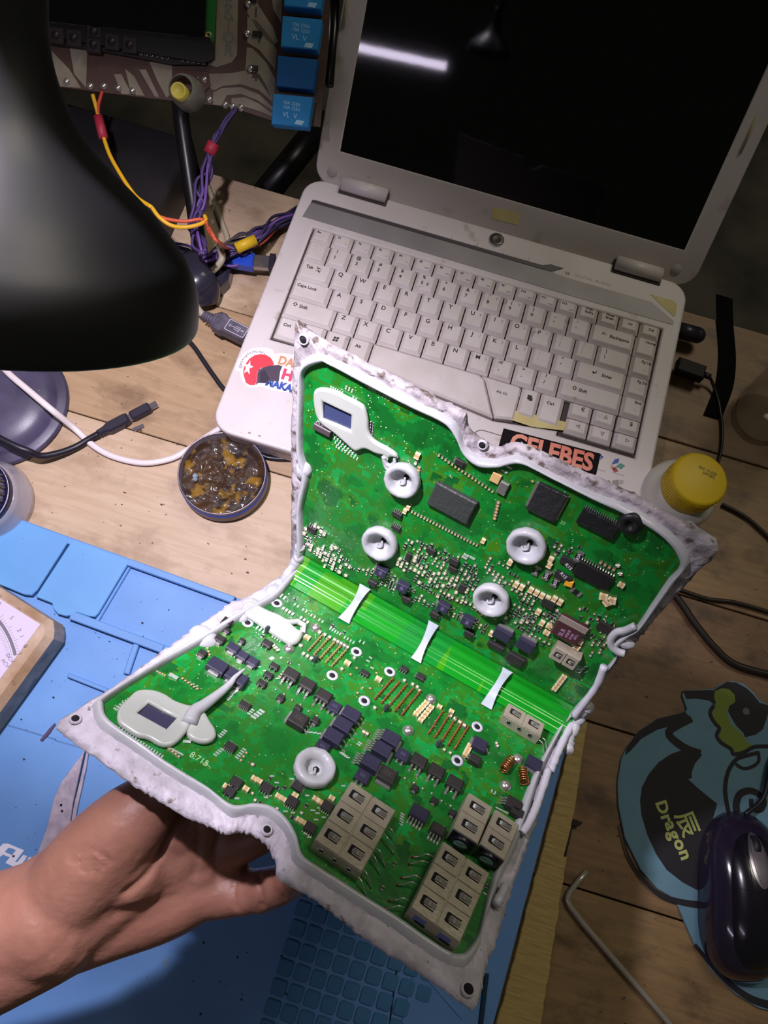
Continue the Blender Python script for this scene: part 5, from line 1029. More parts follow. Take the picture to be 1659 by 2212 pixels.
# ================================================================ desk lamp
satin = mat('lamp_black', '#0f0f13', .45, spec=.85, bump=.04, bs=60)
lamp = thing('desk_lamp', 'black gooseneck desk lamp with a large bell shaped shade', 'lamp', tuple(W(0, 874, 0)))
ax = -HOOD_D; bx_ = (RC.transposed() @ Vector((.23, -.85, -.47))).normalized()
HF = align(HOOD_C, bx_)
HF = align(HOOD_C, bx_) @ Matrix.Scale(HK, 4)
prof = [(73.5, -.5), (75.5, 0), (76, 3), (74.5, 14), (70, 24), (63, 32), (54, 41), (44, 49), (34, 57), (26, 66), (20.5, 76), (17, 86), (15.5, 97), (15, 118), (13, 132), (7, 136)]
k = MB(); k.lathe([(p.x, p.z) for p in spline([(r, 0, z) for r, z in prof], 3)], 64)
k.obj('lamp_shade', satin, lamp, HF)
k = MB(); k.lathe([(p.x - 1.6, p.z + .4) for p in spline([(r, 0, z) for r, z in prof[1:13]], 3)][::-1], 64); k.obj('shade_lining', mat('shade_white', '#d8d4dc', .5), lamp, HF)
k = MB(); k.lathe([(13, 60), (13, 38), (16, 26), (22, 16), (24, 11), (16, 10), (.01, 9.5)][::-1], 24); k.obj('bulb', mat('bulb_glow', '#efe6ff', .4, emit=8), lamp, HF)
LB = WM[lamp.name].translation
nk = HF @ Vector((0, 0, 132)); nd = (HF.to_3x3() @ Vector((0, 0, 1))).normalized()
pts = [nk, nk + nd * 14, nk + nd * 34 + Vector((-22, 2, 2)), nk + Vector((-110, 10, 0)), nk + Vector((-190, 20, -60)), Vector((-225, -120, 280)), Vector((-225, -110, 150)), Vector((LB.x - 60, LB.y + 10, 60)), Vector((LB.x - 25, LB.y + 3, 16))]
k = MB(); P = spline(pts, 14); k.tube([p - LB for p in P], [5 + .4 * (i % 2) for i in range(len(P))], 14); k.obj('gooseneck', satin, lamp, T(*LB))
basem = mat('lamp_base_plastic', '#3a3648', .38, col2='#4c4760', vs=35, bump=.05, bs=600, col3='#8a86a0', s3=420, lo3=.74, hi3=.77)
k = MB(); k.lathe([(53.5, 0), (55, 2), (55, 4), (53, 5.4), (48, 6.2), (46.4, 8), (44.5, 11), (39, 14.5), (29, 17), (15, 18.5), (.01, 19)], 64); k.obj('lamp_base', basem, lamp, T(*LB))

# ================================================================ magnifier with a clear skirt, bottom left
o0 = W(-18, 1084, 3.2); lp = thing('magnifier', 'ribbed navy magnifier standing on a flared clear plastic skirt', 'magnifier', tuple(o0))
MG = T(*o0) @ Rx(5)
clr = mat('clear_plastic', '#dcd8e8', .22, trans=.55, ior=1.3, alpha=.62, coat=.5); nav = mat('navy_plastic', '#15173a', .3, coat=.4)
k = MB(); k.lathe([(32, 0), (32.5, 1.5), (31.5, 6), (29.8, 13), (28.2, 18), (27.6, 24), (26.6, 24), (27, 18), (28.6, 13), (30.2, 6), (31, 1.5), (30.6, 0)], 64); k.obj('clear_skirt', clr, lp, MG)
k = MB(); k.lathe([(26.2, 14), (26.2, 34)], 48, cap0=True, cap1=True); k.obj('band', nav, lp, MG)
k = MB(); k.lathe([(26.6, 30.5), (26.9, 31.5), (26.6, 32.4)], 48); k.obj('rim_line', wv, lp, MG)
k = MB(); k.lathe([(25, 34), (20.5, 82), (16, 86), (.01, 86)], 48); k.obj('barrel', mat('violet_grey_plastic', '#6f6a88', .3, trans=.3, coat=.5), lp, MG)
for i in range(32):
    a = 2 * pi * i / 32; k = MB(); k.tube([(25.3 * cos(a), 25.3 * sin(a), 36), (22.8 * cos(a), 22.8 * sin(a), 60), (21.4 * cos(a), 21.4 * sin(a), 76)], 1.15, 6, m=0); k.obj('rib', mat('rib_navy', '#2a2748', .25, coat=.5), lp, MG)

# ================================================================ tin of rosin
c = W(485, 1030, 0); R = 32.5; tn = thing('rosin_tin', 'round tin with a blue rim filled with brown rosin flux', 'tin', tuple(c))
R = (W(580, 1030, 8) - W(390, 1030, 8)).length / 2
c = W(485, 1034, 5); c.z = 0; WM[tn.name] = T(*c); tn.matrix_basis = Matrix.Translation(c * S)
tinm = mat('scuffed_tin', '#8f8590', .38, .75, col2='#7a6f72', vs=80, bump=.1, bs=400)
k = MB(); k.lathe([(R, 0), (R, 10), (R * .99, 10.4), (R * .99, 19), (R * .975, 19.5), (R * .955, 19), (R * .955, 2), (.01, 2)], 72); k.obj('tin_wall', tinm, tn, T(*c))
k = MB(); k.lathe([(R + .15, 10.6), (R + .15, 15.6), (R - .4, 15.7)], 72); k.obj('blue_band', mat('tin_blue', '#3c55a8', .35, .3), tn, T(*c))
ros = mat('rosin_brown', '#3f2a18', .5, col2='#2a1f1c', vs=60, coat=.18, bump=.7, bs=210, spec=.22, col3='#7a5a1a', s3=90, lo3=.54, hi3=.64, vlo=.4, vhi=.6)
G = []
for i in range(26):
    r = R * .945 * i / 25; row_ = []
    for j in range(73):
        a = 2 * pi * j / 72; x, y = r * cos(a), r * sin(a); e = (i / 25)
        z = 8.5 + 2.2 * noise.noise(Vector((x * .16, y * .16, 3))) + 1.3 * noise.noise(Vector((x * .5, y * .5, 8))) + 3.5 * max(0, e - .85) * 6 * (1 if y > 0 else .2); row_.append((x, y, z))
    G.append(row_)
k = MB(); k.grid(G, 0, True); k.obj('rosin', ros, tn, T(*c))
p = W(423, 1030, 8) - c; k = MB(); k.ball((p.x, p.y, 10), 2.6, n=8, sz=.8); k.ball((p.x + 1, p.y - 2.6, 10), 2.1, n=8); k.v = [(x + .5 * noise.noise(Vector((x, y, z))), y + .5 * noise.noise(Vector((y, x, z))), z) for x, y, z in k.v]; k.obj('solder_crumb', mat('solder_blue', '#9fb2c4', .3, .5), tn, T(*c))

# ================================================================ cables and plugs on the left
bc = mat('black_cable', '#1d1a24', .4); wc = mat('white_cable', '#d6ccce', .45); gc = mat('beige_cable', '#a59a86', .5)
cable('white_cable', 'flat white cable curving from under the lamp behind the tin', [W(-10, 775, 16), W(20, 808, 22), W(60, 842, 24), W(110, 884, 23), W(160, 925, 6), W(205, 965, 3), W(250, 988, 2.6), W(310, 1000, 2.6), W(365, 992, 2.6), W(400, 975, 2.6), W(440, 948, 2.6), W(475, 925, 2.6), W(512, 905, 2.6), W(548, 888, 2.2)], 2.6, wc, flat=.75)
pl = thing('cable_plug', 'black micro connector plug with a metal tip lying on the wood', 'plug', tuple(W(275, 905, 0)))
k = MB(); P = spline([W(-70, 890, 24), W(-20, 935, 24), W(30, 962, 22), W(60, 974, 19), W(90, 985, 12), (W(130, 978, 7)), W(165, 965, 4), W(190, 950, 4), W(212, 938, 5)], 8); o_ = WM[pl.name].translation
k.tube([p - o_ for p in P], 2.7, 10); k.obj('cord', bc, pl, T(*o_))
a, b = W(212, 938, 4), W(340, 871, 4); d = (b - a).normalized(); L = (b - a).length; M = align(a, (0, 0, 1), d); M.translation = (a.x, a.y, 0)
pm = mat('plug_black', '#262230', .38, bump=.05, bs=500); stl = mat('bright_steel', '#b8b2bb', .22, .9)
k = MB(); k.prism([(0, -2.4), (4, -2.7), (7, -3.2), (10, -4.6), (24, -4.6), (27, -3.8), (27, 3.8), (24, 4.6), (10, 4.6), (7, 3.2), (4, 2.7), (0, 2.4)], .4, 8, c=1.4); k.obj('plug_body', pm, pl, M)
for x in (1.5, 4, 6.2): k = MB(); k.tube([(x, 0, 4), (x + .9, 0, 4)], 3.5, 12); k.obj('strain_relief', pm, pl, M)
k = MB(); k.box(26, -3, 2.2, 31, 3, 5, c=.2); k.obj('metal_neck', stl, pl, M)
k = MB(); k.prism([(29, -3.4), (31, -3.9), (45, -3.9), (46, -3), (46, 3), (45, 3.9), (31, 3.9), (29, 3.4)], 1, 7.4, c=1); k.obj('adapter_body', pm, pl, M)
k = MB(); k.box(45.8, -2.6, 2.8, 52, 2.6, 4.8, c=.3); k.obj('metal_tip', stl, pl, M)
k = MB(); k.box(26, -8.6, .3, 35, -5.2, 2, c=.3, M=Rz(-6)); k.obj('loose_tab', stl, pl, M)
cable('black_cable', 'thin black cable running from the lamp shade under the laptop', [W(330, 690, 3), W(366, 716, 2.6), W(396, 728, 2.2), W(418, 748, 2.2), W(440, 780, 2.2), W(462, 812, 2.2), W(486, 843, 2.2), W(520, 872, 2.0)], 2.0, bc)
cable('black_cable', 'thin black cable coming out below the laptop front behind the tin', [W(505, 895, 2), W(520, 915, 2), W(527, 935, 2), W(540, 962, 2), W(570, 985, 2), W(600, 991, 2), W(650, 992, 2), W(700, 990, 2)], 1.9, bc)
# the USB lead at the laptop's left side
us = thing('usb_plug', 'dusty black usb plug with a printed symbol on a beige cable', 'plug', tuple(W(490, 700, 0)))
a, b = W(438, 680, 16), W(548, 735, 16); d = (b - a).normalized(); M = align(a, (0, 0, 1), d); M.translation = (a.x, a.y, 9)
dus = mat('dusty_black', '#46404e', .5, col2='#5e5868', vs=90, bump=.2, bs=300)
for i in range(4): k = MB(); k.tube([(1 + i * 2.5, 0, 7), (2.5 + i * 2.5, 0, 7)], 4.1 + i * .2, 14); k.obj('strain_relief', dus, us, M)
k = MB(); k.prism([(10, -4), (12, -7), (20, -8), (22, -6.6), (44, -6.6), (44, 6.6), (22, 6.6), (19, 8.4), (14, 8), (10, 4)], 1, 13, c=1.6); k.obj('plug_body', dus, us, M)
k = MB(); k.lathe([(2.6, 0), (2.6, .5), (2.0, .5), (2.0, .1)], 16, M=T(16, 0, 13)); k.obj('raised_ring', dus, us, M)
um = mat('symbol_grey', '#a59fb0', .5)
k = MB(); R1 = rr(24, -5.4, 42, 5.4, 1, 2); R2 = rr(24.7, -4.7, 41.3, 4.7, .8, 2); n = len(R1); k.add([(x, y, .1) for x, y in R1] + [(x, y, .1) for x, y in R2], [(i, (i + 1) % n, n + (i + 1) % n, n + i) for i in range(n)])
k.box(27, -.3, 0, 38, .3, .15); k.cyl(1.2, 0, .15, 10, M=T(27, 0, 0)); k.prism([(38, -1), (40, 0), (38, 1)], 0, .15)
k.box(30, -.25, 0, 34, .25, .15, M=T(7, -15, 0) @ Rz(35) @ T(-2, 0, 0) if 0 else T(1.5, 1.4, 0)); k.box(31, -.25, 0, 35, .25, .15, M=T(0, -1.5, 0)); k.cyl(.8, 0, .15, 8, M=T(35.6, 1.4, 0)); k.box(34.6, -2.2, 0, 36, -.9, .15)
k.obj('usb_symbol', um, us, M @ T(0, 0, 13.05))
o_ = WM[us.name].translation; k = MB(); P = spline([W(438, 680, 16), W(428, 668, 16), W(419, 650, 17), W(417, 630, 18), W(430, 606, 20), W(452, 590, 24), W(470, 575, 28), W(480, 556, 32), W(474, 530, 30)], 8)
k.tube([p - o_ for p in P], 2.9, 12); k.obj('cord', gc, us, T(*o_))
cable('beige_cable', 'beige cable hanging down behind the purple wires', [W(440, 365, 3), W(448, 400, 3), W(464, 440, 3), W(478, 478, 3), W(490, 510, 3), W(494, 545, 3)], 2.4, gc)
# blue usb connector with bare metal shell and the violet bundle
ub = thing('blue_usb_plug', 'blue usb plug with bare metal shell at the laptop side', 'plug', tuple(W(540, 565, 0)))
a, b = W(505, 560, 18), W(600, 568, 18); d = (b - a).normalized(); M = align(a, (0, 0, 1), d); M.translation = (a.x, a.y, 12)
k = MB(); k.prism([(-14, -4), (4, -6), (17, -7), (17, 7), (4, 6), (-14, 4)], 0, 9, c=1.4); k.obj('plug_body', mat('usb_blue', '#2347b8', .35, coat=.3), ub, M)
k = MB(); k.box(17, -6, 2, 31, 6, 6.6, c=.3); k.box(20, -4.4, 6.6, 22.4, -2.2, 6.75, m=1); k.box(20, 2.2, 6.6, 22.4, 4.4, 6.75, m=1); k.obj('metal_shell', [stl, dark], ub, M)
k = MB(); k.box(30, -7.5, 0, 35, 7.5, 9, c=1); k.obj('plug_collar', pm, ub, M)
vw = [mat('violet_wire', '#4b3a6e', .5), mat('dark_violet_wire', '#2c2546', .5), mat('bright_violet_wire', '#6a4a94', .5)]
hb = thing('wire_bundle', 'bundle of violet wires with red and yellow sleeves hanging from the relay board', 'wires', tuple(W(430, 540, 0)))
o_ = WM[hb.name].translation; rnd = random.Random(21)
def bundle(path, n, spread, r, mats_, nm='wire', jit=1.0):
    for q in range(n):
        ox = [Vector((rnd.uniform(-1, 1), rnd.uniform(-1, 1), rnd.uniform(-1, 1))) * spread for _ in path]
        P = spline([Vector(p) + ox[i] * (jit if 0 < i < len(path) - 1 else .4) for i, p in enumerate(path)], 6)
        P = [Vector((p.x, p.y, max(p.z, 1.2))) for p in P]; k = MB(); k.tube([p - o_ for p in P], r, 6); k.obj(nm, mats_[q % len(mats_)], hb, T(*o_))
j0, j1 = WD(452, 322, .40 * 1000), WD(458, 310, 400)
bundle([WD(512, 236, 606), WD(488, 272, 610), WD(466, 300, 612), WD(455, 325, 612)], 5, 3.0, 1.2, [vw[0], vw[1]])
bundle([WD(455, 325, 612), WD(444, 370, 616), WD(436, 410, 616), WD(428, 450, 612), WD(422, 480, 608), WD(430, 520, 600), WD(440, 545, 592)], 9, 5.5, 1.25, [vw[0], vw[2], vw[0], vw[1]])
bundle([W(345, 525, 12), W(395, 545, 16), W(450, 560, 20), W(500, 552, 24), W(530, 535, 24), W(560, 510, 22), W(600, 485, 14), W(665, 460, 4)], 13, 6.0, 1.3, [vw[1], vw[0], vw[1], vw[2]])
bundle([W(395, 560, 6), W(440, 570, 8), W(470, 545, 14), W(520, 515, 16), W(570, 492, 10), W(640, 450, 4)], 7, 5.0, 1.2, [vw[1], vw[1], dark])
for (pp, nm, r, cc_) in (([(462, 309), (451, 332)], 'red_sleeve', 3.6, '#a3283e'),):
    k = MB(); k.tube([WD(*pp[0], 611) - o_, WD(*pp[1], 613) - o_], r * 1.35, 12); k.obj(nm, mat('sleeve_red', cc_, .5), hb, T(*o_))
k = MB(); k.tube([W(510, 537, 34) - o_, W(552, 518, 34) - o_], 4.6, 14); k.obj('yellow_sleeve', mat('sleeve_yellow', '#cda61e', .45), hb, T(*o_))
yw = mat('yellow_wire', '#d8a521', .45); ow = mat('orange_wire', '#c9583a', .45); rw = mat('red_wire', '#c03a2c', .45)
for pts_, m_, r in (([WD(328, 448, 586), WD(345, 470, 586), WD(370, 487, 588), WD(400, 491, 588), WD(430, 485, 590), WD(444, 476, 592), WD(442, 466, 594)], yw, 1.6), ([WD(340, 466, 588), WD(365, 474, 588), WD(400, 478, 588), WD(436, 474, 590), WD(450, 490, 596), WD(465, 515, 590), W(490, 535, 22)], ow, 1.3), ([WD(445, 478, 590), WD(452, 500, 596), WD(470, 522, 590), W(500, 538, 24), W(560, 528, 24), W(600, 490, 14)], ow, 1.3),
                    ([WD(200, 204, 603), WD(210, 240, 606), WD(218, 270, 606), WD(228, 310, 604), WD(246, 352, 600), WD(290, 420, 594), WD(328, 448, 588)], yw, 1.6), ([WD(221, 197, 603), WD(213, 226, 605), WD(212, 245, 606)], rw, 1.4)):
    k = MB(); k.tube([p - o_ for p in spline(pts_, 7)], r, 8); k.obj('wire', m_, hb, T(*o_))
k = MB(); k.tube([WD(212, 252, 606) - o_, WD(224, 299, 605) - o_], 3.7, 12); k.obj('red_sleeve', MATS['sleeve_red'], hb, T(*o_))
# ================================================================ hand-made relay board on its stand, upper left
DX = (RC.transposed() @ Vector((1, .10, .02))).normalized(); DN = (RC.transposed() @ Vector((.02, .30, -1))).normalized(); DN = (DN - DX * DN.dot(DX)).normalized()
Q = 1.25; DO = WD(400, 150, 600); DV = frame(DO, DX, DN.cross(DX), DN)
dev = put('relay_board', None, None, Matrix.Translation(DO)); dev.empty_display_size = .03
tag(dev, 'hand etched copper board with blue relays and a dark display', 'circuit board')
def dp(x, y, h=0): p = on(DV, x, y, h); return (p.x, p.y)
def dflat(nm, pts, z0, z1, m, par=None, c=.1): 
    k = MB(); k.prism([dp(x, y, z1) for x, y in pts], z0, z1, c=c); return k.obj(nm, m, par or dev, DV)
copb = mat('board_brown', '#4a342a', .5, .1, bump=.1, bs=300); paper = mat('tinned_pour', '#8b8272', .5, col2='#7c7364', vs=60, bump=.15, bs=400)
dflat('base_board', [(60, -60), (715, -60), (708, 120), (692, 274), (590, 262), (500, 232), (300, 210), (120, 187), (95, 120)], -1.6, 0, copb, c=.2)
# light pours, separated by the brown gaps
for pts in ([(112, 110), (150, 150), (175, 190), (122, 186), (100, 150)], [(150, 102), (188, 108), (186, 190), (160, 160)], [(246, 160), (262, 160), (285, 204), (262, 203)], [(270, 148), (290, 165), (312, 207), (295, 206), (280, 190)], [(300, 150), (315, 150), (344, 210), (334, 208)], [(322, 133), (372, 140), (372, 200), (360, 212), (340, 175)],
            [(470, -60), (515, -60), (512, 118), (500, 135), (468, 145), (450, 140), (450, 120), (465, 108)], [(534, -60), (560, -60), (556, 8), (590, 60), (600, 90), (590, 98), (560, 72), (534, 28)], [(580, -60), (612, -60), (608, 50), (590, 20)], [(534, 36), (552, 42), (585, 80), (598, 110), (594, 150), (560, 108), (534, 92)], [(533, 102), (545, 104), (575, 135), (594, 170), (592, 225), (575, 185), (560, 160), (530, 150)], [(436, 160), (500, 158), (530, 152), (556, 168), (586, 210), (590, 222), (560, 195), (520, 182), (480, 186), (462, 196), (440, 180)],
            [(460, 200), (480, 190), (520, 188), (560, 204), (590, 232), (590, 240), (555, 216), (520, 203), (490, 206), (478, 228), (460, 226)], [(500, 212), (530, 210), (560, 224), (590, 246), (588, 252), (560, 240), (520, 228), (500, 230)]):
    dflat('copper_pour', pts, 0, .35, paper, c=.08)
dots = [(144, 176), (195, 186), (224, 186), (255, 190), (286, 196), (486, 226), (502, 230), (520, 232), (441, 172), (452, 215), (534, 72), (541, 148), (536, 8)]
for x, y in dots: p = dp(x, y, 1); k = MB(); k.ball((p[0], p[1], .3), 2.3 * Q, n=10, half=True, sz=.9); k.obj('solder_blob', tin, dev, DV)
for x, y, s in ((553, 28, '1'), (562, 84, '7'), (551, 166, '4')):
    p = dp(x, y); text('painted_number', s, 7.5 * Q, dark, dev, DV @ T(p[0], p[1], .4), bold=.3)
for x, y in ((545, 0), (556, 74), (548, 148)): p = dp(x, y); k = MB(); k.box(p[0] - 3.5, p[1] - 1.8, .3, p[0] + 3.5, p[1] + 1.8, 2.2, c=.4); k.obj('diode', blk_, dev, DV)
gm = mat('marker_grey', '#6e6a66', .6)
for s, y in (('E', 2), ('K', 27), ('T', 54), ('O', 83), ('R', 110)):
    p = dp(494, y); text('painted_letter', s, 9.0 * Q, gm, dev, DV @ T(p[0], p[1], .4) @ Rz(-3), bold=.3)
# display module
dflat('display_board', [(60, -60), (470, -60), (462, 90), (446, 98), (80, 62)], 2, 4, mat('module_green', '#1f6a2c', .4), c=.1)
dflat('display', [(70, -60), (446, -60), (442, 82), (90, 46)], 4, 9, mat('display_black', '#06060f', .15, spec=.6), c=.3)
dflat('display_frame', [(80, 46), (452, 80), (462, 100), (462, 126), (440, 136), (100, 78)], 3, 7, mat('frame_black', '#0d0b0d', .4), c=.3)
p = dp(450, 75, 5); k = MB(); k.lathe([(1.3, 0), (1.3, .6), (2.3, .6), (2.4, 0)][::-1], 16); k.obj('mount_hole', gold, dev, DV @ T(p[0], p[1], 4))
dflat('lower_module', [(100, 76), (450, 100), (446, 140), (370, 140), (300, 126), (200, 108), (100, 96)], .4, 3.5, mat('module_black', '#171112', .5), c=.3)
pin_m = mat('pin_grey', '#8a8584', .3, .7); k0 = MB(); k0.lathe([(1.0, 0), (1.3, .5), (.85, 1.1), (.5, .5)], 8); pme = k0.mesh('header_pin', pin_m)
for (x0, y0, x1, y1, n) in ((305, 116, 362, 125, 6), (310, 106, 362, 113, 6), (386, 115, 440, 123, 6), (394, 130, 440, 136, 5)):
    for i in range(n): p = dp(x0 + (x1 - x0) * i / (n - 1), y0 + (y1 - y0) * i / (n - 1), 4); put('header_pin', pme, dev, DV @ T(p[0], p[1], 3.6) @ Matrix.Scale(Q, 4))
for x, y in ((124, 78), (162, 83), (205, 70), (204, 98), (244, 92), (282, 99)):
    p = dp(x, y, 6); k = MB(); k.box(-4.4, -4.4, 0, 4.4, 4.4, 4, c=.4); k.cyl(2.3, 4, 5.4, 14); k.obj('push_button', mat('button_dark', '#292224', .4), dev, DV @ T(p[0], p[1], 3.5) @ Matrix.Scale(Q, 4))
dflat('sensor_strip', [(374, 150), (450, 155), (455, 185), (440, 200), (375, 190)], .2, 1.6, mat('redbrown_board', '#4a221c', .4), c=.1)
for x in (384, 404, 427): p = dp(x, 168, 2); k = MB(); k.ball((p[0], p[1], 1.4), 1.1, n=8, half=True); k.obj('solder_blob', pin_m, dev, DV)
# translucent control knob
kp = dp(403, 200, 8); kn = MB(); kn.lathe([(10.4, 0), (10.1, 7), (9, 14), (7.4, 18), (6.8, 18.5)], 32); kn.obj('knob', mat('frosted_knob', '#9a9c90', .35, trans=.35, alpha=.9), dev, DV @ T(kp[0], kp[1], 1) @ Matrix.Scale(Q, 4))
k = MB(); k.lathe([(4.8, 13), (4.8, 24), (4.1, 24.5), (3.4, 23.5), (.01, 23.2)], 20); k.obj('knob_cap', mat('knob_yellow', '#c8ba4c', .45), dev, DV @ T(kp[0] - .3, kp[1] - 3.6, 1) @ Matrix.Scale(Q, 4))
# relays
rb = mat('relay_blue', '#2f86c6', .6, spec=.2, col2='#2a7dbd', vs=60); rbd = mat('relay_blue_dark', '#1d5590', .6, spec=.2); rp = mat('relay_print', '#9dc6e4', .5)
for (y0, x0, mm, pr) in ((-54, 617, rb, 1), (34, 610, rb, 1), (120, 600, rbd, 0), (202, 590, rb, 1)):
    ya = y0; q = [(x0, ya), (x0 + 86, ya + 8), (x0 + 76, ya + 74), (x0 - 4, ya + 66)]
    P = [dp(x, y, 15) for x, y in q]; k = MB(); k.prism(P, .2, 15, c=.5); ro = k.obj('relay', mm, dev, DV)
    if pr:
        cx = sum(p[0] for p in P) / 4; cy = sum(p[1] for p in P) / 4
        text('relay_print', '10A 250V', 3.4, rp, ro, DV @ T(cx, cy + 5, 15.02) @ Rz(-4)); text('relay_print', '10A 125V', 3.4, rp, ro, DV @ T(cx, cy + 1.6, 15.02) @ Rz(-4))
        text('relay_print', 'VL  V', 5, rp, ro, DV @ T(cx - 1, cy - 3.4, 15.02) @ Rz(-4)); k = MB(); k.add([(cx + 3, cy - 9, 15.06), (cx + 9, cy - 9.3, 15.06), (cx + 10.5, cy - 6.2, 15.06), (cx + 4.5, cy - 6, 15.06)], [(0, 1, 2, 3)]); k.obj('relay_mark', rp, ro, DV)
# stand: a black rail behind, a dark panel and the pole with its clamp
stn = put('board_stand', None, None, T(*W(425, 545, 0))); tag(stn, 'black pole stand with a clamp foot carrying the relay board', 'stand')
blkp = mat('stand_black', '#0f0e11', .35, col2='#17151a', vs=30)
so = WM[stn.name].translation; k = MB(); P = [W(437, 575, 8), W(418, 525, 60) , WD(392, 262, 612), WD(384, 180, 610)]
P[1] = P[0].lerp(P[2], .2); k.tube([p - so for p in (P[0], P[1], P[2], P[3])], 6.4, 18); k.obj('pole', blkp, stn, T(*so))
k = MB(); G = [W(400, 560, 20), W(425, 600, 26), W(445, 625, 18), W(450, 655, 8)]; k.tube([p - so for p in spline(G, 6)], [13, 13, 13.5, 14, 14, 14, 14, 14, 14, 14, 13.5, 13, 13, 12.5, 12, 11.5, 11, 10.5, 10], 16, flat=.55); k.obj('clamp_foot', mat('clamp_plastic', '#2c2936', .3, coat=.5, bump=.1, bs=80), stn, T(*so))
k = MB(); a = W(470, 600, 0); k.prism([(-12, -14), (10, -16), (14, -6), (12, 6), (4, 12), (-10, 10)], 0.2, 16, c=3); k.obj('clamp_jaw', MATS['clamp_plastic'], stn, T(a.x, a.y, 0))
# rail beside the relays
P = [WD(716, -60, 604), WD(724, 190, 604)]; rl = put('stand_rail', None, stn, T(*P[0])); bpy.data.objects.remove(rl)
k = MB(); k.tube([WD(728, -80, 606) - so, WD(722, 60, 606) - so, WD(712, 186, 606) - so], 3.2, 10, flat=1); k.obj('rail', blkp, stn, T(*so))
k = MB(); k.tube([WD(716, -80, 608) - so, WD(710, 60, 608) - so, WD(706, 180, 608) - so], 3.6, 10, flat=1); k.obj('rail', blkp, stn, T(*so))
# black box behind, partly seen between the lamp and the pole
bq = [W(160, 180, 95), W(395, 230, 95), W(405, 330, 95), W(260, 420, 95)]
bo = W(300, 400, 0)
k = MB(); P = [W(105, 215, 0), W(300, 215, 0)]
bb = MB(); c0 = W(412, 470, 0); bb.box(-150, 0, 0.1, 0, 118, 40, c=2)
bxm = mat('box_black', '#161417', .45, col2='#221f22', vs=12, bump=.05, bs=200)
tag(bb.obj('black_box', bxm, None, T(c0.x - 9, 14, 0) ), 'black plastic box standing behind the lamp and the pole', 'box')
# grey bin and dark bar beyond the table edge
k = MB(); k.box(-60, 0, -560, 90, 160, -30, c=3); tag(k.obj('grey_box', mat('grey_carton', '#8f9490', .7, col2='#7a7f7c', vs=6), None, T(-60, 190, -180)), 'pale grey box below the table edge beside the laptop lid', 'box')
k = MB(); a, b = W(700, 262, -60), W(572, 420, -60); 
k.tube([a - a, b - a], 15, 4); tag(k.obj('dark_bar', blkp, None, T(*a)), 'dark square bar slanting behind the table edge', 'bar')
# ================================================================ right side of the bench
# bottle with a yellow screw cap; upright, so its base is found from the shoulder
bh = 46.0; sc_ = W(1466, 1068, 30); bc0 = Vector((sc_.x, sc_.y, 0)); bt = thing('cap_bottle', 'white plastic bottle with a ribbed yellow screw cap beside the laptop', 'bottle', tuple(bc0))
milky = mat('milky_plastic', '#d8d4cc', .35, trans=.08, coat=.2, col2='#cdc8bc', vs=20); ylw = mat('cap_yellow', '#d2b316', .5)
M = T(*bc0)
k = MB(); k.lathe([(26, 0), (28, 2), (28.5, 20), (28, 34), (25, 40), (21, 43.5), (19, 44.5), (19, 50)], 56, cap0=True); k.obj('bottle_body', milky, bt, M)
k = MB(); k.lathe([(20.2, 44.5), (20.6, 45), (20.6, 51), (20.9, 51.4), (20.9, 65), (20, 67), (18.4, 67.8), (.01, 67.9)], 96)
k.v = [((x * (1 + .012 * cos(60 * atan2(y, x)))) if z > 51.5 and z < 65.5 else x, (y * (1 + .012 * cos(60 * atan2(y, x)))) if z > 51.5 and z < 65.5 else y, z) for x, y, z in k.v]
cp_ = k.obj('cap', ylw, bt, M)
for i in range(72): a = 2 * pi * i / 72; 
k = MB()
for i in range(72): a = 2 * pi * i / 72; k.box(20.75, -.38, 52, 21.35, .38, 64.5, M=Rz(math.degrees(a)))
tag(k.obj('cap_ribs', ylw, cp_, M), kind='stuff')
prn = mat('cap_print', '#6a5c20', .6)
a = on(T(0, 0, 67.9), 1535, 995, 0); 
for s, dx, dy in (('EXP 191028', 0, 1.6), ('50F7802', 1.4, -1.6)): text('cap_lettering', s, 3.1, prn, cp_, T(bc0.x + 4 + dx, bc0.y + 6 + dy, 67.95) @ Rz(-10), bold=.05, sx=.9)
# glass at the right edge
gp = W(1640, 905, 2); gl = thing('drinking_glass', 'empty drinking glass standing at the right edge of the bench', 'glass', (gp.x, gp.y, 0))
glm = mat('glass_clear', '#b5a690', .06, alpha=.28, coat=1, spec=.8)
k = MB(); k.lathe([(.01, 0), (24, 0), (26, 2), (28, 20), (31, 85), (31.6, 88), (30, 88), (29, 84), (26, 20), (23, 8), (.01, 7)], 64); k.obj('glass_wall', glm, gl, T(gp.x, gp.y, 0))
# flat black strap
st = mat('strap_black', '#0b0a0c', .9, spec=.1); P = [W(1565, 640, 6), W(1567, 700, 2), W(1572, 770, 2), W(1566, 830, 2), W(1548, 880, 2), W(1540, 900, 2)]
P = spline(P, 8); k = MB(); o_ = P[0].copy(); rows = [[p - o_ + Vector((-7.5, 0, 0)), p - o_ + Vector((7.5, 0, 0))] for p in P]; k.grid(rows, 0, True); k.grid([[a - Vector((0, 0, 1.2)), b - Vector((0, 0, 1.2))] for a, b in rows], 0, True, flip=True)
k.grid([[r[0], r[0] - Vector((0, 0, 1.2))] for r in rows], 0, False); k.grid([[r[1], r[1] - Vector((0, 0, 1.2))] for r in rows], 0, False, flip=True)
tag(k.obj('black_strap', st, None, T(*o_)), 'flat black strap hanging over the table edge beside the glass', 'strap')
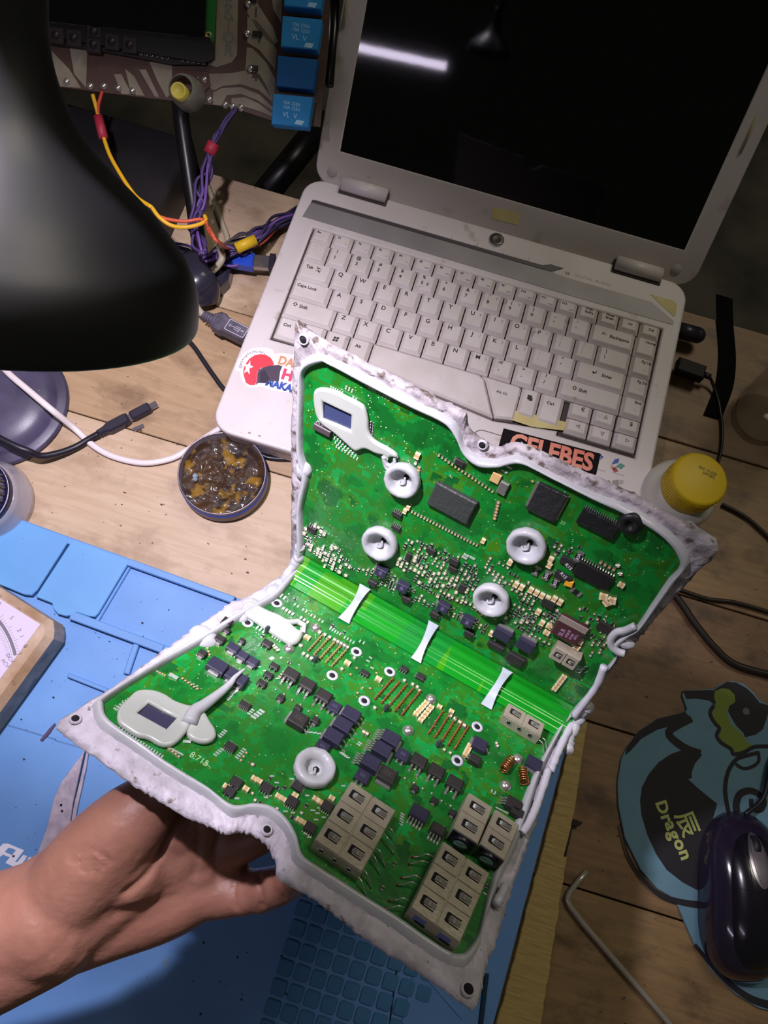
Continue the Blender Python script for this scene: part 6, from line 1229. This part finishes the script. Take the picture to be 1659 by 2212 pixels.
# plugs in the right side of the laptop
k = MB(); a, b = W(1462, 712, 14), W(1506, 724, 14); k.tube([a - a, b - a], 7, 18); k.ball(tuple(b - a), 7, n=16, sz=1); tag(k.obj('round_plug', pm, None, T(*a)), 'round black plug in the right side of the laptop', 'plug')
up_ = thing('dark_usb_plug', 'dark transparent usb plug with a thin cable right of the laptop', 'plug', tuple(W(1490, 795, 0)))
a, b = W(1448, 782, 14), W(1535, 812, 14); d = (b - a).normalized(); M = align(a, (0, 0, 1), d); M.translation = (a.x, a.y, 8)
k = MB(); k.box(6, -6.5, 0, 30, 6.5, 9, c=1.2); k.obj('plug_body', mat('smoked_plastic', '#1a1618', .55, spec=.2), up_, M); k = MB(); k.tube([(30, 0, 4.5), (36, 0, 4.5)], 2.6, 10); k.obj('strain_relief', pm, up_, M)
o_ = WM[up_.name].translation; k = MB(); k.tube([p - o_ for p in spline([W(1530, 808, 12), W(1540, 830, 6), W(1550, 860, 3), W(1556, 890, 2), W(1560, 930, 2), W(1557, 975, 2), W(1545, 1020, 2)], 7)], 1.3, 8); k.obj('cord', bc, up_, T(*o_))
bcb = mat('brown_cable', '#221b16', .45)
cable('dark_cable', 'thin dark cable running from behind the bottle to the right edge', [W(1560, 1090, 2), W(1590, 1105, 2), W(1625, 1128, 2), W(1680, 1180, 2)], 1.7, bcb)
cable('dark_cable', 'upper thin cable leaving the board corner to the right', [W(1430, 1260, 2.2), W(1475, 1276, 2.2), W(1530, 1294, 2.2), W(1590, 1302, 2.2), W(1680, 1328, 2.2)], 1.8, bcb)
cable('dark_cable', 'thick dark cable curving from under the board to the right edge', [W(1420, 1250, 3), W(1465, 1295, 3), W(1500, 1345, 3), W(1545, 1400, 3), W(1590, 1436, 3), W(1680, 1462, 3)], 2.9, bcb)
# hex key
hx = mat('hex_steel', '#b8b0a6', .3, .5); k = MB(); P = [W(1268, 1882, 3), W(1250, 1902, 3), W(1230, 1928, 3), W(1226, 1942, 3), W(1232, 1958, 3), W(1260, 1995, 3), W(1350, 2100, 3), W(1450, 2216, 3), W(1500, 2275, 3)]; o_ = P[3].copy()
k.tube([p - o_ for p in [P[0], P[1]] + spline(P[2:5], 6) + P[5:]], 2.1, 6); tag(k.obj('hex_key', hx, None, T(o_.x, o_.y, o_.z)), 'bent steel hex key lying on the planks beside the plywood strip', 'tool')
# dark bracket end under the strip's right side
k = MB(); q = [W(1236, 1768, 3), W(1257, 1776, 3), W(1250, 1784, 3), W(1236, 1782, 3), W(1222, 1850, 3), W(1215, 1850, 3)]; o_ = q[0]
k.prism([((p - o_).x, (p - o_).y) for p in q], 0.1, 5.2, c=.3); tag(k.obj('metal_bracket', mat('rusty_dark', '#2a221c', .6, .3), None, T(o_.x, o_.y, 0)), 'small dark bent bracket sticking out from under the plywood strip', 'bracket')
# ---------------------------------------------------------------- mouse pad
pad_t = mat('pad_teal', '#64889a', .75, col2='#5d8294', vs=40, bump=.15, bs=900); pad_d = mat('pad_black', '#1e1c22', .7, bump=.12, bs=900); pad_g = mat('pad_olive', '#6f7f34', .75); pad_y = mat('pad_letter', '#a9b06a', .7)
def w2(pts, o, z=2): return [((w := W(x, y, z)).x - o.x, w.y - o.y) for x, y in pts]
mp0 = W(1500, 1750, 0)
edge = [(1474, 1502), (1476, 1492), (1500, 1490), (1545, 1488), (1556, 1478), (1580, 1471), (1605, 1476), (1628, 1495), (1640, 1512), (1660, 1522), (1740, 1560), (1780, 1800), (1760, 2080), (1690, 2190), (1640, 2178), (1590, 2148), (1540, 2100), (1500, 2040), (1478, 1990), (1458, 1942), (1420, 1920), (1385, 1880), (1350, 1810), (1336, 1740), (1334, 1690), (1342, 1640), (1352, 1618), (1380, 1580), (1420, 1553), (1480, 1538), (1484, 1532)]
mpd = put('mouse_pad', None, None, T(mp0.x, mp0.y, 0)); tag(mpd, 'round teal mouse pad with black cartoon drawing and yellow lettering', 'mouse pad')
PM = T(mp0.x, mp0.y, 0)
k = MB(); k.prism(w2(edge, mp0), 0.1, 2.2, c=.3); k.obj('pad_sheet', pad_t, mpd, PM)
def pr_(nm, pts, m, z=2.2, sm=0, th=.07):
    q = w2(pts, mp0); 
    if sm: q = [(p.x, p.y) for p in spline([(a, b, 0) for a, b in q], 5, True)]
    k = MB(); k.prism(q, z - .02, z + th); return k.obj(nm, m, mpd, PM)
def stroke(nm, pts, wpx, m, z=2.3, taper=None):
    q = [Vector((a, b, 0)) for a, b in w2(pts, mp0)]; q = spline(q, 6); n = len(q); L_, R_ = [], []
    for i, p in enumerate(q):
        t = (q[min(i + 1, n - 1)] - q[max(0, i - 1)]).normalized(); s = Vector((-t.y, t.x, 0)); w = wpx * .354 / 2 * (taper[0] + (taper[1] - taper[0]) * i / (n - 1) if taper else 1); L_.append(p + s * w); R_.append(p - s * w)
    k = MB(); k.grid([[(a.x, a.y, z), (b.x, b.y, z)] for a, b in zip(R_, L_)], 0, False); return k.obj(nm, m, mpd, PM)
d6 = lambda P: [(1340 + x * .1923, 1460 + y * .1923) for x, y in P]
pr_('printed_ring', [(1352, 1618), (1380, 1580), (1420, 1553), (1480, 1538), (1494, 1554), (1460, 1566), (1420, 1576), (1385, 1596), (1362, 1622), (1350, 1632)], pad_d, 2.2)
stroke('printed_line', d6([(800, 480), (640, 560), (540, 640), (620, 740), (760, 830), (900, 880)]), 13, pad_d, 2.31, (1.1, 1.4))
pr_('printed_shape', d6([(700, 170), (740, 165), (1050, 160), (1120, 110), (1200, 65), (1300, 75), (1420, 140), (1500, 220), (1560, 300), (1660, 330), (1660, 420), (1600, 600), (1520, 660), (1400, 690), (1380, 640), (1300, 560), (1240, 460), (1200, 380), (1060, 330), (1000, 280), (860, 255), (740, 260)]), pad_d, 2.2)
pr_('printed_patch', d6([(1060, 170), (1140, 140), (1220, 150), (1280, 210), (1290, 290), (1220, 340), (1200, 430), (1240, 540), (1330, 620), (1400, 690), (1420, 740), (1500, 790), (1420, 830), (1290, 860), (1230, 830), (1220, 790), (1140, 730), (1100, 660), (1130, 580), (1060, 520), (1030, 430), (1050, 370), (1070, 300), (1050, 230)]), pad_g, 2.26)
stroke('printed_line', d6([(1050, 330), (1005, 420), (1060, 530), (1110, 590), (1080, 670), (1130, 750), (1240, 820), (1270, 880), (1380, 860), (1500, 800), (1660, 790)]), 8, pad_d, 2.38)
pr_('printed_patch', d6([(1370, 380), (1400, 355), (1440, 370), (1450, 420), (1420, 440), (1380, 425)]), mat('pad_grey', '#5e6666', .7), 2.36)
pr_('printed_crescent', d6([(560, 880), (690, 835), (920, 885), (840, 980), (800, 1080), (800, 1150), (760, 1160), (880, 1270), (1085, 1435), (1060, 1530), (1040, 1600), (980, 1700), (1000, 1900), (1100, 2200), (1200, 2500), (1000, 2480), (700, 2320), (520, 2180), (400, 2000), (300, 1780), (235, 1560), (220, 1400), (240, 1250), (320, 1100), (430, 970)]), pad_d, 2.22)
stroke('printed_line', d6([(1560, 860), (1400, 900), (1300, 940), (1220, 1050), (1180, 1200), (1180, 1350), (1220, 1560)]), 8, pad_d, 2.33, (1, 1.2)); stroke('printed_line', d6([(1290, 990), (1380, 1040), (1480, 1020), (1550, 960), (1550, 860)]), 7, pad_d, 2.34)
stroke('printed_spiral', d6([(1310, 1560), (1300, 1440), (1340, 1330), (1440, 1290), (1540, 1320), (1610, 1400), (1590, 1490), (1520, 1510), (1470, 1460), (1470, 1380)]), 13, pad_d, 2.33, (1.2, .7))
stroke('printed_line', [(1338, 1780), (1358, 1850), (1395, 1905), (1430, 1935), (1478, 1950), (1530, 1956)], 12, pad_d, 2.32, (.2, 1.2))
stroke('printed_line', [(1500, 2040), (1560, 2110), (1620, 2156), (1680, 2176)], 12, pad_d, 2.32, (.6, 1.3))
# lettering: Dragon and the character, both running down the pad
def ptxt(s, x, y, rot, size, **k_): p = W(x, y, 2.3); return text('printed_letter', s, size, pad_y, mpd, T(p.x, p.y, 2.34) @ Rz(rot), **k_)
cs = [('D', 1430, 1744), ('r', 1440, 1767), ('a', 1449, 1783), ('g', 1457, 1803), ('o', 1469, 1824), ('n', 1480, 1846)]
for s, x, y in cs: ptxt(s, x, y, -58, 11.5 if s == 'D' else 12.5, bold=.42, sx=1.05)
ptxt('辰', 1482, 1780, -55, 17, bold=.3)
# ---------------------------------------------------------------- mouse
mo = W(1592, 1930, 0); MM = T(mo.x, mo.y, 2.4) @ Rz(9)
ms = put('computer_mouse', None, None, MM); tag(ms, 'glossy black computer mouse with a silver wheel slot on the pad', 'mouse')
msm = mat('mouse_gloss', '#14121c', .22, coat=.6, spec=.5); smk = mat('mouse_smoke', '#241d30', .14, coat=.8)
def mouse_surf(Lh, Wh, H, n=40, m=28, z0=0, pw=2.2, topf=1.0):
    G = []
    for i in range(n + 1):
        t = -1 + 2 * i / n; y = Lh * t; w = Wh * (max(0, 1 - abs(t) ** 2.6)) ** .5 * (1 - .05 * cos(pi * t)); hh = H * (max(0.0, 1 - abs(t) ** 2.4)) ** .6 * (1 - .14 * t); row_ = []
        for j in range(m + 1):
            a = pi * j / m; cx, sx2 = cos(a), sin(a); x = w * (abs(cx) ** (.8)) * (1 if cx > 0 else -1); z = z0 + hh * (max(0, sx2) ** .75); row_.append((x, y, z))
        G.append(row_)
    return G
k = MB(); k.grid(mouse_surf(56, 31, 31), 0, True); k.obj('mouse_base_shell', smk, ms, MM)
k = MB(); k.grid(mouse_surf(52.5, 25.5, 35), 0, True); k.obj('mouse_top_shell', msm, ms, MM)
k = MB(); k.prism([(p[0][0], p[0][1]) for p in mouse_surf(55, 31, 31)][::2] + [(p[-1][0], p[-1][1]) for p in mouse_surf(55, 31, 31)][::-2], 0.01, 1.2); k.obj('mouse_sole', msm, ms, MM)
def topz(x, y, Lh=52.5, Wh=25.5, H=35):
    t = y / Lh; w = Wh * (max(0, 1 - abs(t) ** 2.6)) ** .5 * (1 - .05 * cos(pi * t)); hh = H * (max(0.0, 1 - abs(t) ** 2.4)) ** .6 * (1 - .14 * t); c_ = min(1, abs(x) / max(w, 1e-3)) ** (1 / .8); return hh * (max(0, 1 - c_ * c_) ** .5) ** .75
slv = mat('silver_slot', '#8a8494', .25, .8)
def ringpatch(nm, cx, cy, rx, ry, m, dz, r0=0):
    k = MB(); G = []
    for i in range(9):
        f = r0 + (1 - r0) * i / 8; G.append([(cx + rx * f * cos(2 * pi * j / 32), cy + ry * f * sin(2 * pi * j / 32), topz(cx + rx * f * cos(2 * pi * j / 32), cy + ry * f * sin(2 * pi * j / 32)) + dz) for j in range(33)])
    k.grid(G, 0, True, flip=False); return k.obj(nm, m, ms, MM)
ringpatch('wheel_slot', 0, 26, 6.6, 17, slv, .5); ringpatch('slot_inner', 0, 26.5, 4.6, 14, mat('slot_beige', '#6e6870', .3, .3), .8)
k = MB(); k.tube([(-2.1, 0, 0), (2.1, 0, 0)], 8.2, 26); k.obj('scroll_wheel', mat('wheel_dark', '#1d1a22', .5), ms, MM @ T(0, 33, topz(0, 33) - 6.2))
for s in (-1, 1):
    k = MB(); P = [(s * 7.5, y, topz(s * 7.5, y) + .08) for y in range(8, 47, 3)]; k.tube(P, .22, 5); k.obj('button_seam', mat('seam', '#050408', .8), ms, MM)
k = MB(); P = [(x, 7, topz(x, 7) + .06) for x in range(-24, 25, 2)]; k.tube(P, .22, 5); k.obj('button_seam', MATS['seam'], ms, MM)
o_ = Vector((mo.x, mo.y, 0)); k = MB(); Mi = MM.inverted(); k.tube([Mi @ p for p in spline([MM @ Vector((0, 54, 10)), W(1650, 1720, 8), W(1668, 1640, 6), W(1700, 1600, 5)], 8)], 1.8, 8); k.obj('mouse_cord', bc, ms, MM)
# ================================================================ the hand that holds the board
skin = mat('skin', '#916656', .48, col2='#7c5446', vs=26, spec=.4, bump=.35, bs=260, detail=6)
sk_n = skin.node_tree.nodes['Principled BSDF']; sk_n.inputs['Subsurface Weight'].default_value = .12; sk_n.inputs['Subsurface Radius'].default_value = (.012, .005, .003); sk_n.inputs['Subsurface Scale'].default_value = .6
LI = LOW.inverted()
def under(px, py, r, gap=4.9):               # a point just under the plate's back, seen through this place of the photograph
    p = on(LOW, px, py, -(gap + r)); return LOW @ p
hb_ = MB()
def limb(P, R, n=20, flat=1.0):
    P = [Vector(p) for p in P]; q = spline(P, 6); rr_ = spline([(r, 0, 0) for r in R], 6); rr_ = [v.x for v in rr_]
    hb_.tube(q, rr_, n, flat=flat, up=tuple(-ray(450, 1850)))
    hb_.ball(tuple(q[-1]), rr_[-1], n=16); hb_.ball(tuple(q[0]), rr_[0], n=16)
def blob(p, r, M=None): hb_.ball(tuple(p), r, n=20)
wr = WD(70, 2010, 338); pm_ = WD(330, 1880, 348)
# forearm and wrist
limb([WD(-420, 2190, 330), WD(-180, 2100, 334), WD(0, 2030, 338), WD(110, 1985, 341)], [35, 32, 28.5, 26.5], 28, .78)
# heel of the hand, thenar and hypothenar
limb([WD(60, 2000, 340), WD(180, 1925, 343), WD(280, 1860, 346)], [25, 25, 22], 24, .72)
limb([WD(120, 1960, 340), WD(200, 1870, 338), WD(270, 1790, 336), WD(330, 1735, 338)], [20, 21, 18, 14.5], 20)
limb([WD(130, 2020, 346), WD(240, 1990, 350), WD(350, 1960, 352), WD(430, 1925, 354)], [18, 16.5, 15, 13.5], 20)
limb([WD(260, 1850, 350), WD(360, 1830, 352), WD(440, 1815, 354)], [22, 20, 15], 20, .8)
limb([WD(300, 1780, 350), WD(390, 1770, 350), WD(450, 1760, 350)], [18, 17, 13], 20, .8)
limb([WD(240, 1940, 350), WD(350, 1895, 352), WD(440, 1870, 354)], [18, 17, 13], 20, .85)
# thumb up under the plate
t2 = under(395, 1640, 8.5)
limb([WD(270, 1800, 338), WD(325, 1735, 338), WD(362, 1690, 336), t2], [16, 13.5, 11, 8.6])
# fingers: index, middle, ring, little
limb([WD(440, 1765, 350), WD(500, 1720, 356), WD(560, 1670, 362), under(600, 1620, 8.5)], [11, 10, 9.4, 8.2])
limb([WD(440, 1800, 352), WD(520, 1770, 358), WD(590, 1720, 362), under(650, 1680, 8.8)], [11.4, 10.4, 9.6, 8.4])
limb([WD(435, 1835, 354), WD(500, 1822, 352), WD(548, 1806, 347), WD(600, 1780, 346), under(660, 1750, 8.4)], [12, 11, 9.6, 9, 8])
limb([WD(415, 1925, 354), WD(490, 1928, 352), WD(540, 1925, 350), WD(585, 1918, 344), WD(630, 1900, 338), under(670, 1868, 7.2)], [13, 11.2, 9.6, 9.2, 8.2, 7])
limb([WD(420, 1880, 356), WD(470, 1885, 356), WD(500, 1890, 354)], [14, 12.5, 9])
for p, r in ((WD(566, 1938, 346), 7.6), (WD(524, 1936, 348), 8.6)): blob(p, r)
me0 = hb_.mesh('hand', skin); ho = bpy.data.objects.new('hand_raw', me0); COL.objects.link(ho)
rm = ho.modifiers.new('r', 'REMESH'); rm.mode = 'VOXEL'; rm.voxel_size = .0016; sm_ = ho.modifiers.new('s', 'SMOOTH'); sm_.iterations = 9; sm_.factor = .5
bpy.context.view_layer.update(); dg = bpy.context.evaluated_depsgraph_get(); me1 = bpy.data.meshes.new_from_object(ho.evaluated_get(dg)); bpy.data.objects.remove(ho)
# creases pressed into the surface: (points in the picture, width mm, depth mm)
cre = [([(398, 1752), (372, 1800), (345, 1850), (318, 1890), (270, 1930)], 3.0, 1.5), ([(430, 1770), (428, 1830), (420, 1890)], 2.6, .9), ([(475, 1790), (462, 1850), (470, 1900)], 2.4, 1.0),
       ([(150, 1838), (190, 1852), (222, 1875)], 1.8, 1.3), ([(148, 1856), (185, 1868), (215, 1890)], 1.8, 1.3), ([(170, 1828), (210, 1842), (238, 1862)], 1.8, 1.1), ([(160, 1872), (190, 1886)], 1.8, 1.0),
       ([(508, 1905), (505, 1940), (510, 1962)], 1.8, 1.2), ([(558, 1890), (562, 1925), (566, 1958)], 1.9, 1.6), ([(602, 1888), (608, 1915), (616, 1940)], 1.7, 1.3), ([(104, 1940), (90, 2000), (110, 2060)], 2.5, .7), ([(250, 1975), (320, 1955), (380, 1935)], 4, .8)]
segs = []
for pts, w, dpt in cre:
    q = spline([(x, y, 0) for x, y in pts], 4); segs += [((a.x, a.y), (b.x, b.y), w, dpt) for a, b in zip(q, q[1:])]
import array
cam3 = CAM
nv = len(me1.vertices); co = [0.0] * (nv * 3); me1.vertices.foreach_get('co', co); no = [0.0] * (nv * 3); me1.vertices.foreach_get('normal', no)
for i in range(nv):
    p = Vector(co[3 * i:3 * i + 3]) / S; nn = Vector(no[3 * i:3 * i + 3]); vd = (p - cam3)
    if nn.dot(vd) > 0: continue
    c_ = RC @ p + TC; px, py = c_.x / c_.z * FPX + CX, c_.y / c_.z * FPX + CY; mm_px = c_.z / FPX; dd = 0
    for (a, b, w, dp_) in segs:
        if abs(px - a[0]) > 40 or abs(py - a[1]) > 40: continue
        vx, vy = b[0] - a[0], b[1] - a[1]; t = max(0, min(1, ((px - a[0]) * vx + (py - a[1]) * vy) / (vx * vx + vy * vy + 1e-9))); d_ = math.hypot(px - a[0] - vx * t, py - a[1] - vy * t) * mm_px
        if d_ < w * 2: dd = max(dd, dp_ * math.exp(-(d_ / (w * .5)) ** 2))
    if dd: p2 = p - nn * dd; co[3 * i:3 * i + 3] = [p2.x * S, p2.y * S, p2.z * S]
hc = WD(330, 1880, 348)
me1.vertices.foreach_set('co', co); me1.transform(Matrix.Translation(-hc * S)); me1.update()
for f in me1.polygons: f.use_smooth = True
me1.name = 'person'; hand = put('person', me1, None, T(*hc))
tag(hand, "bare left forearm and hand, palm up, holding the board's lower edge from beneath", 'person')
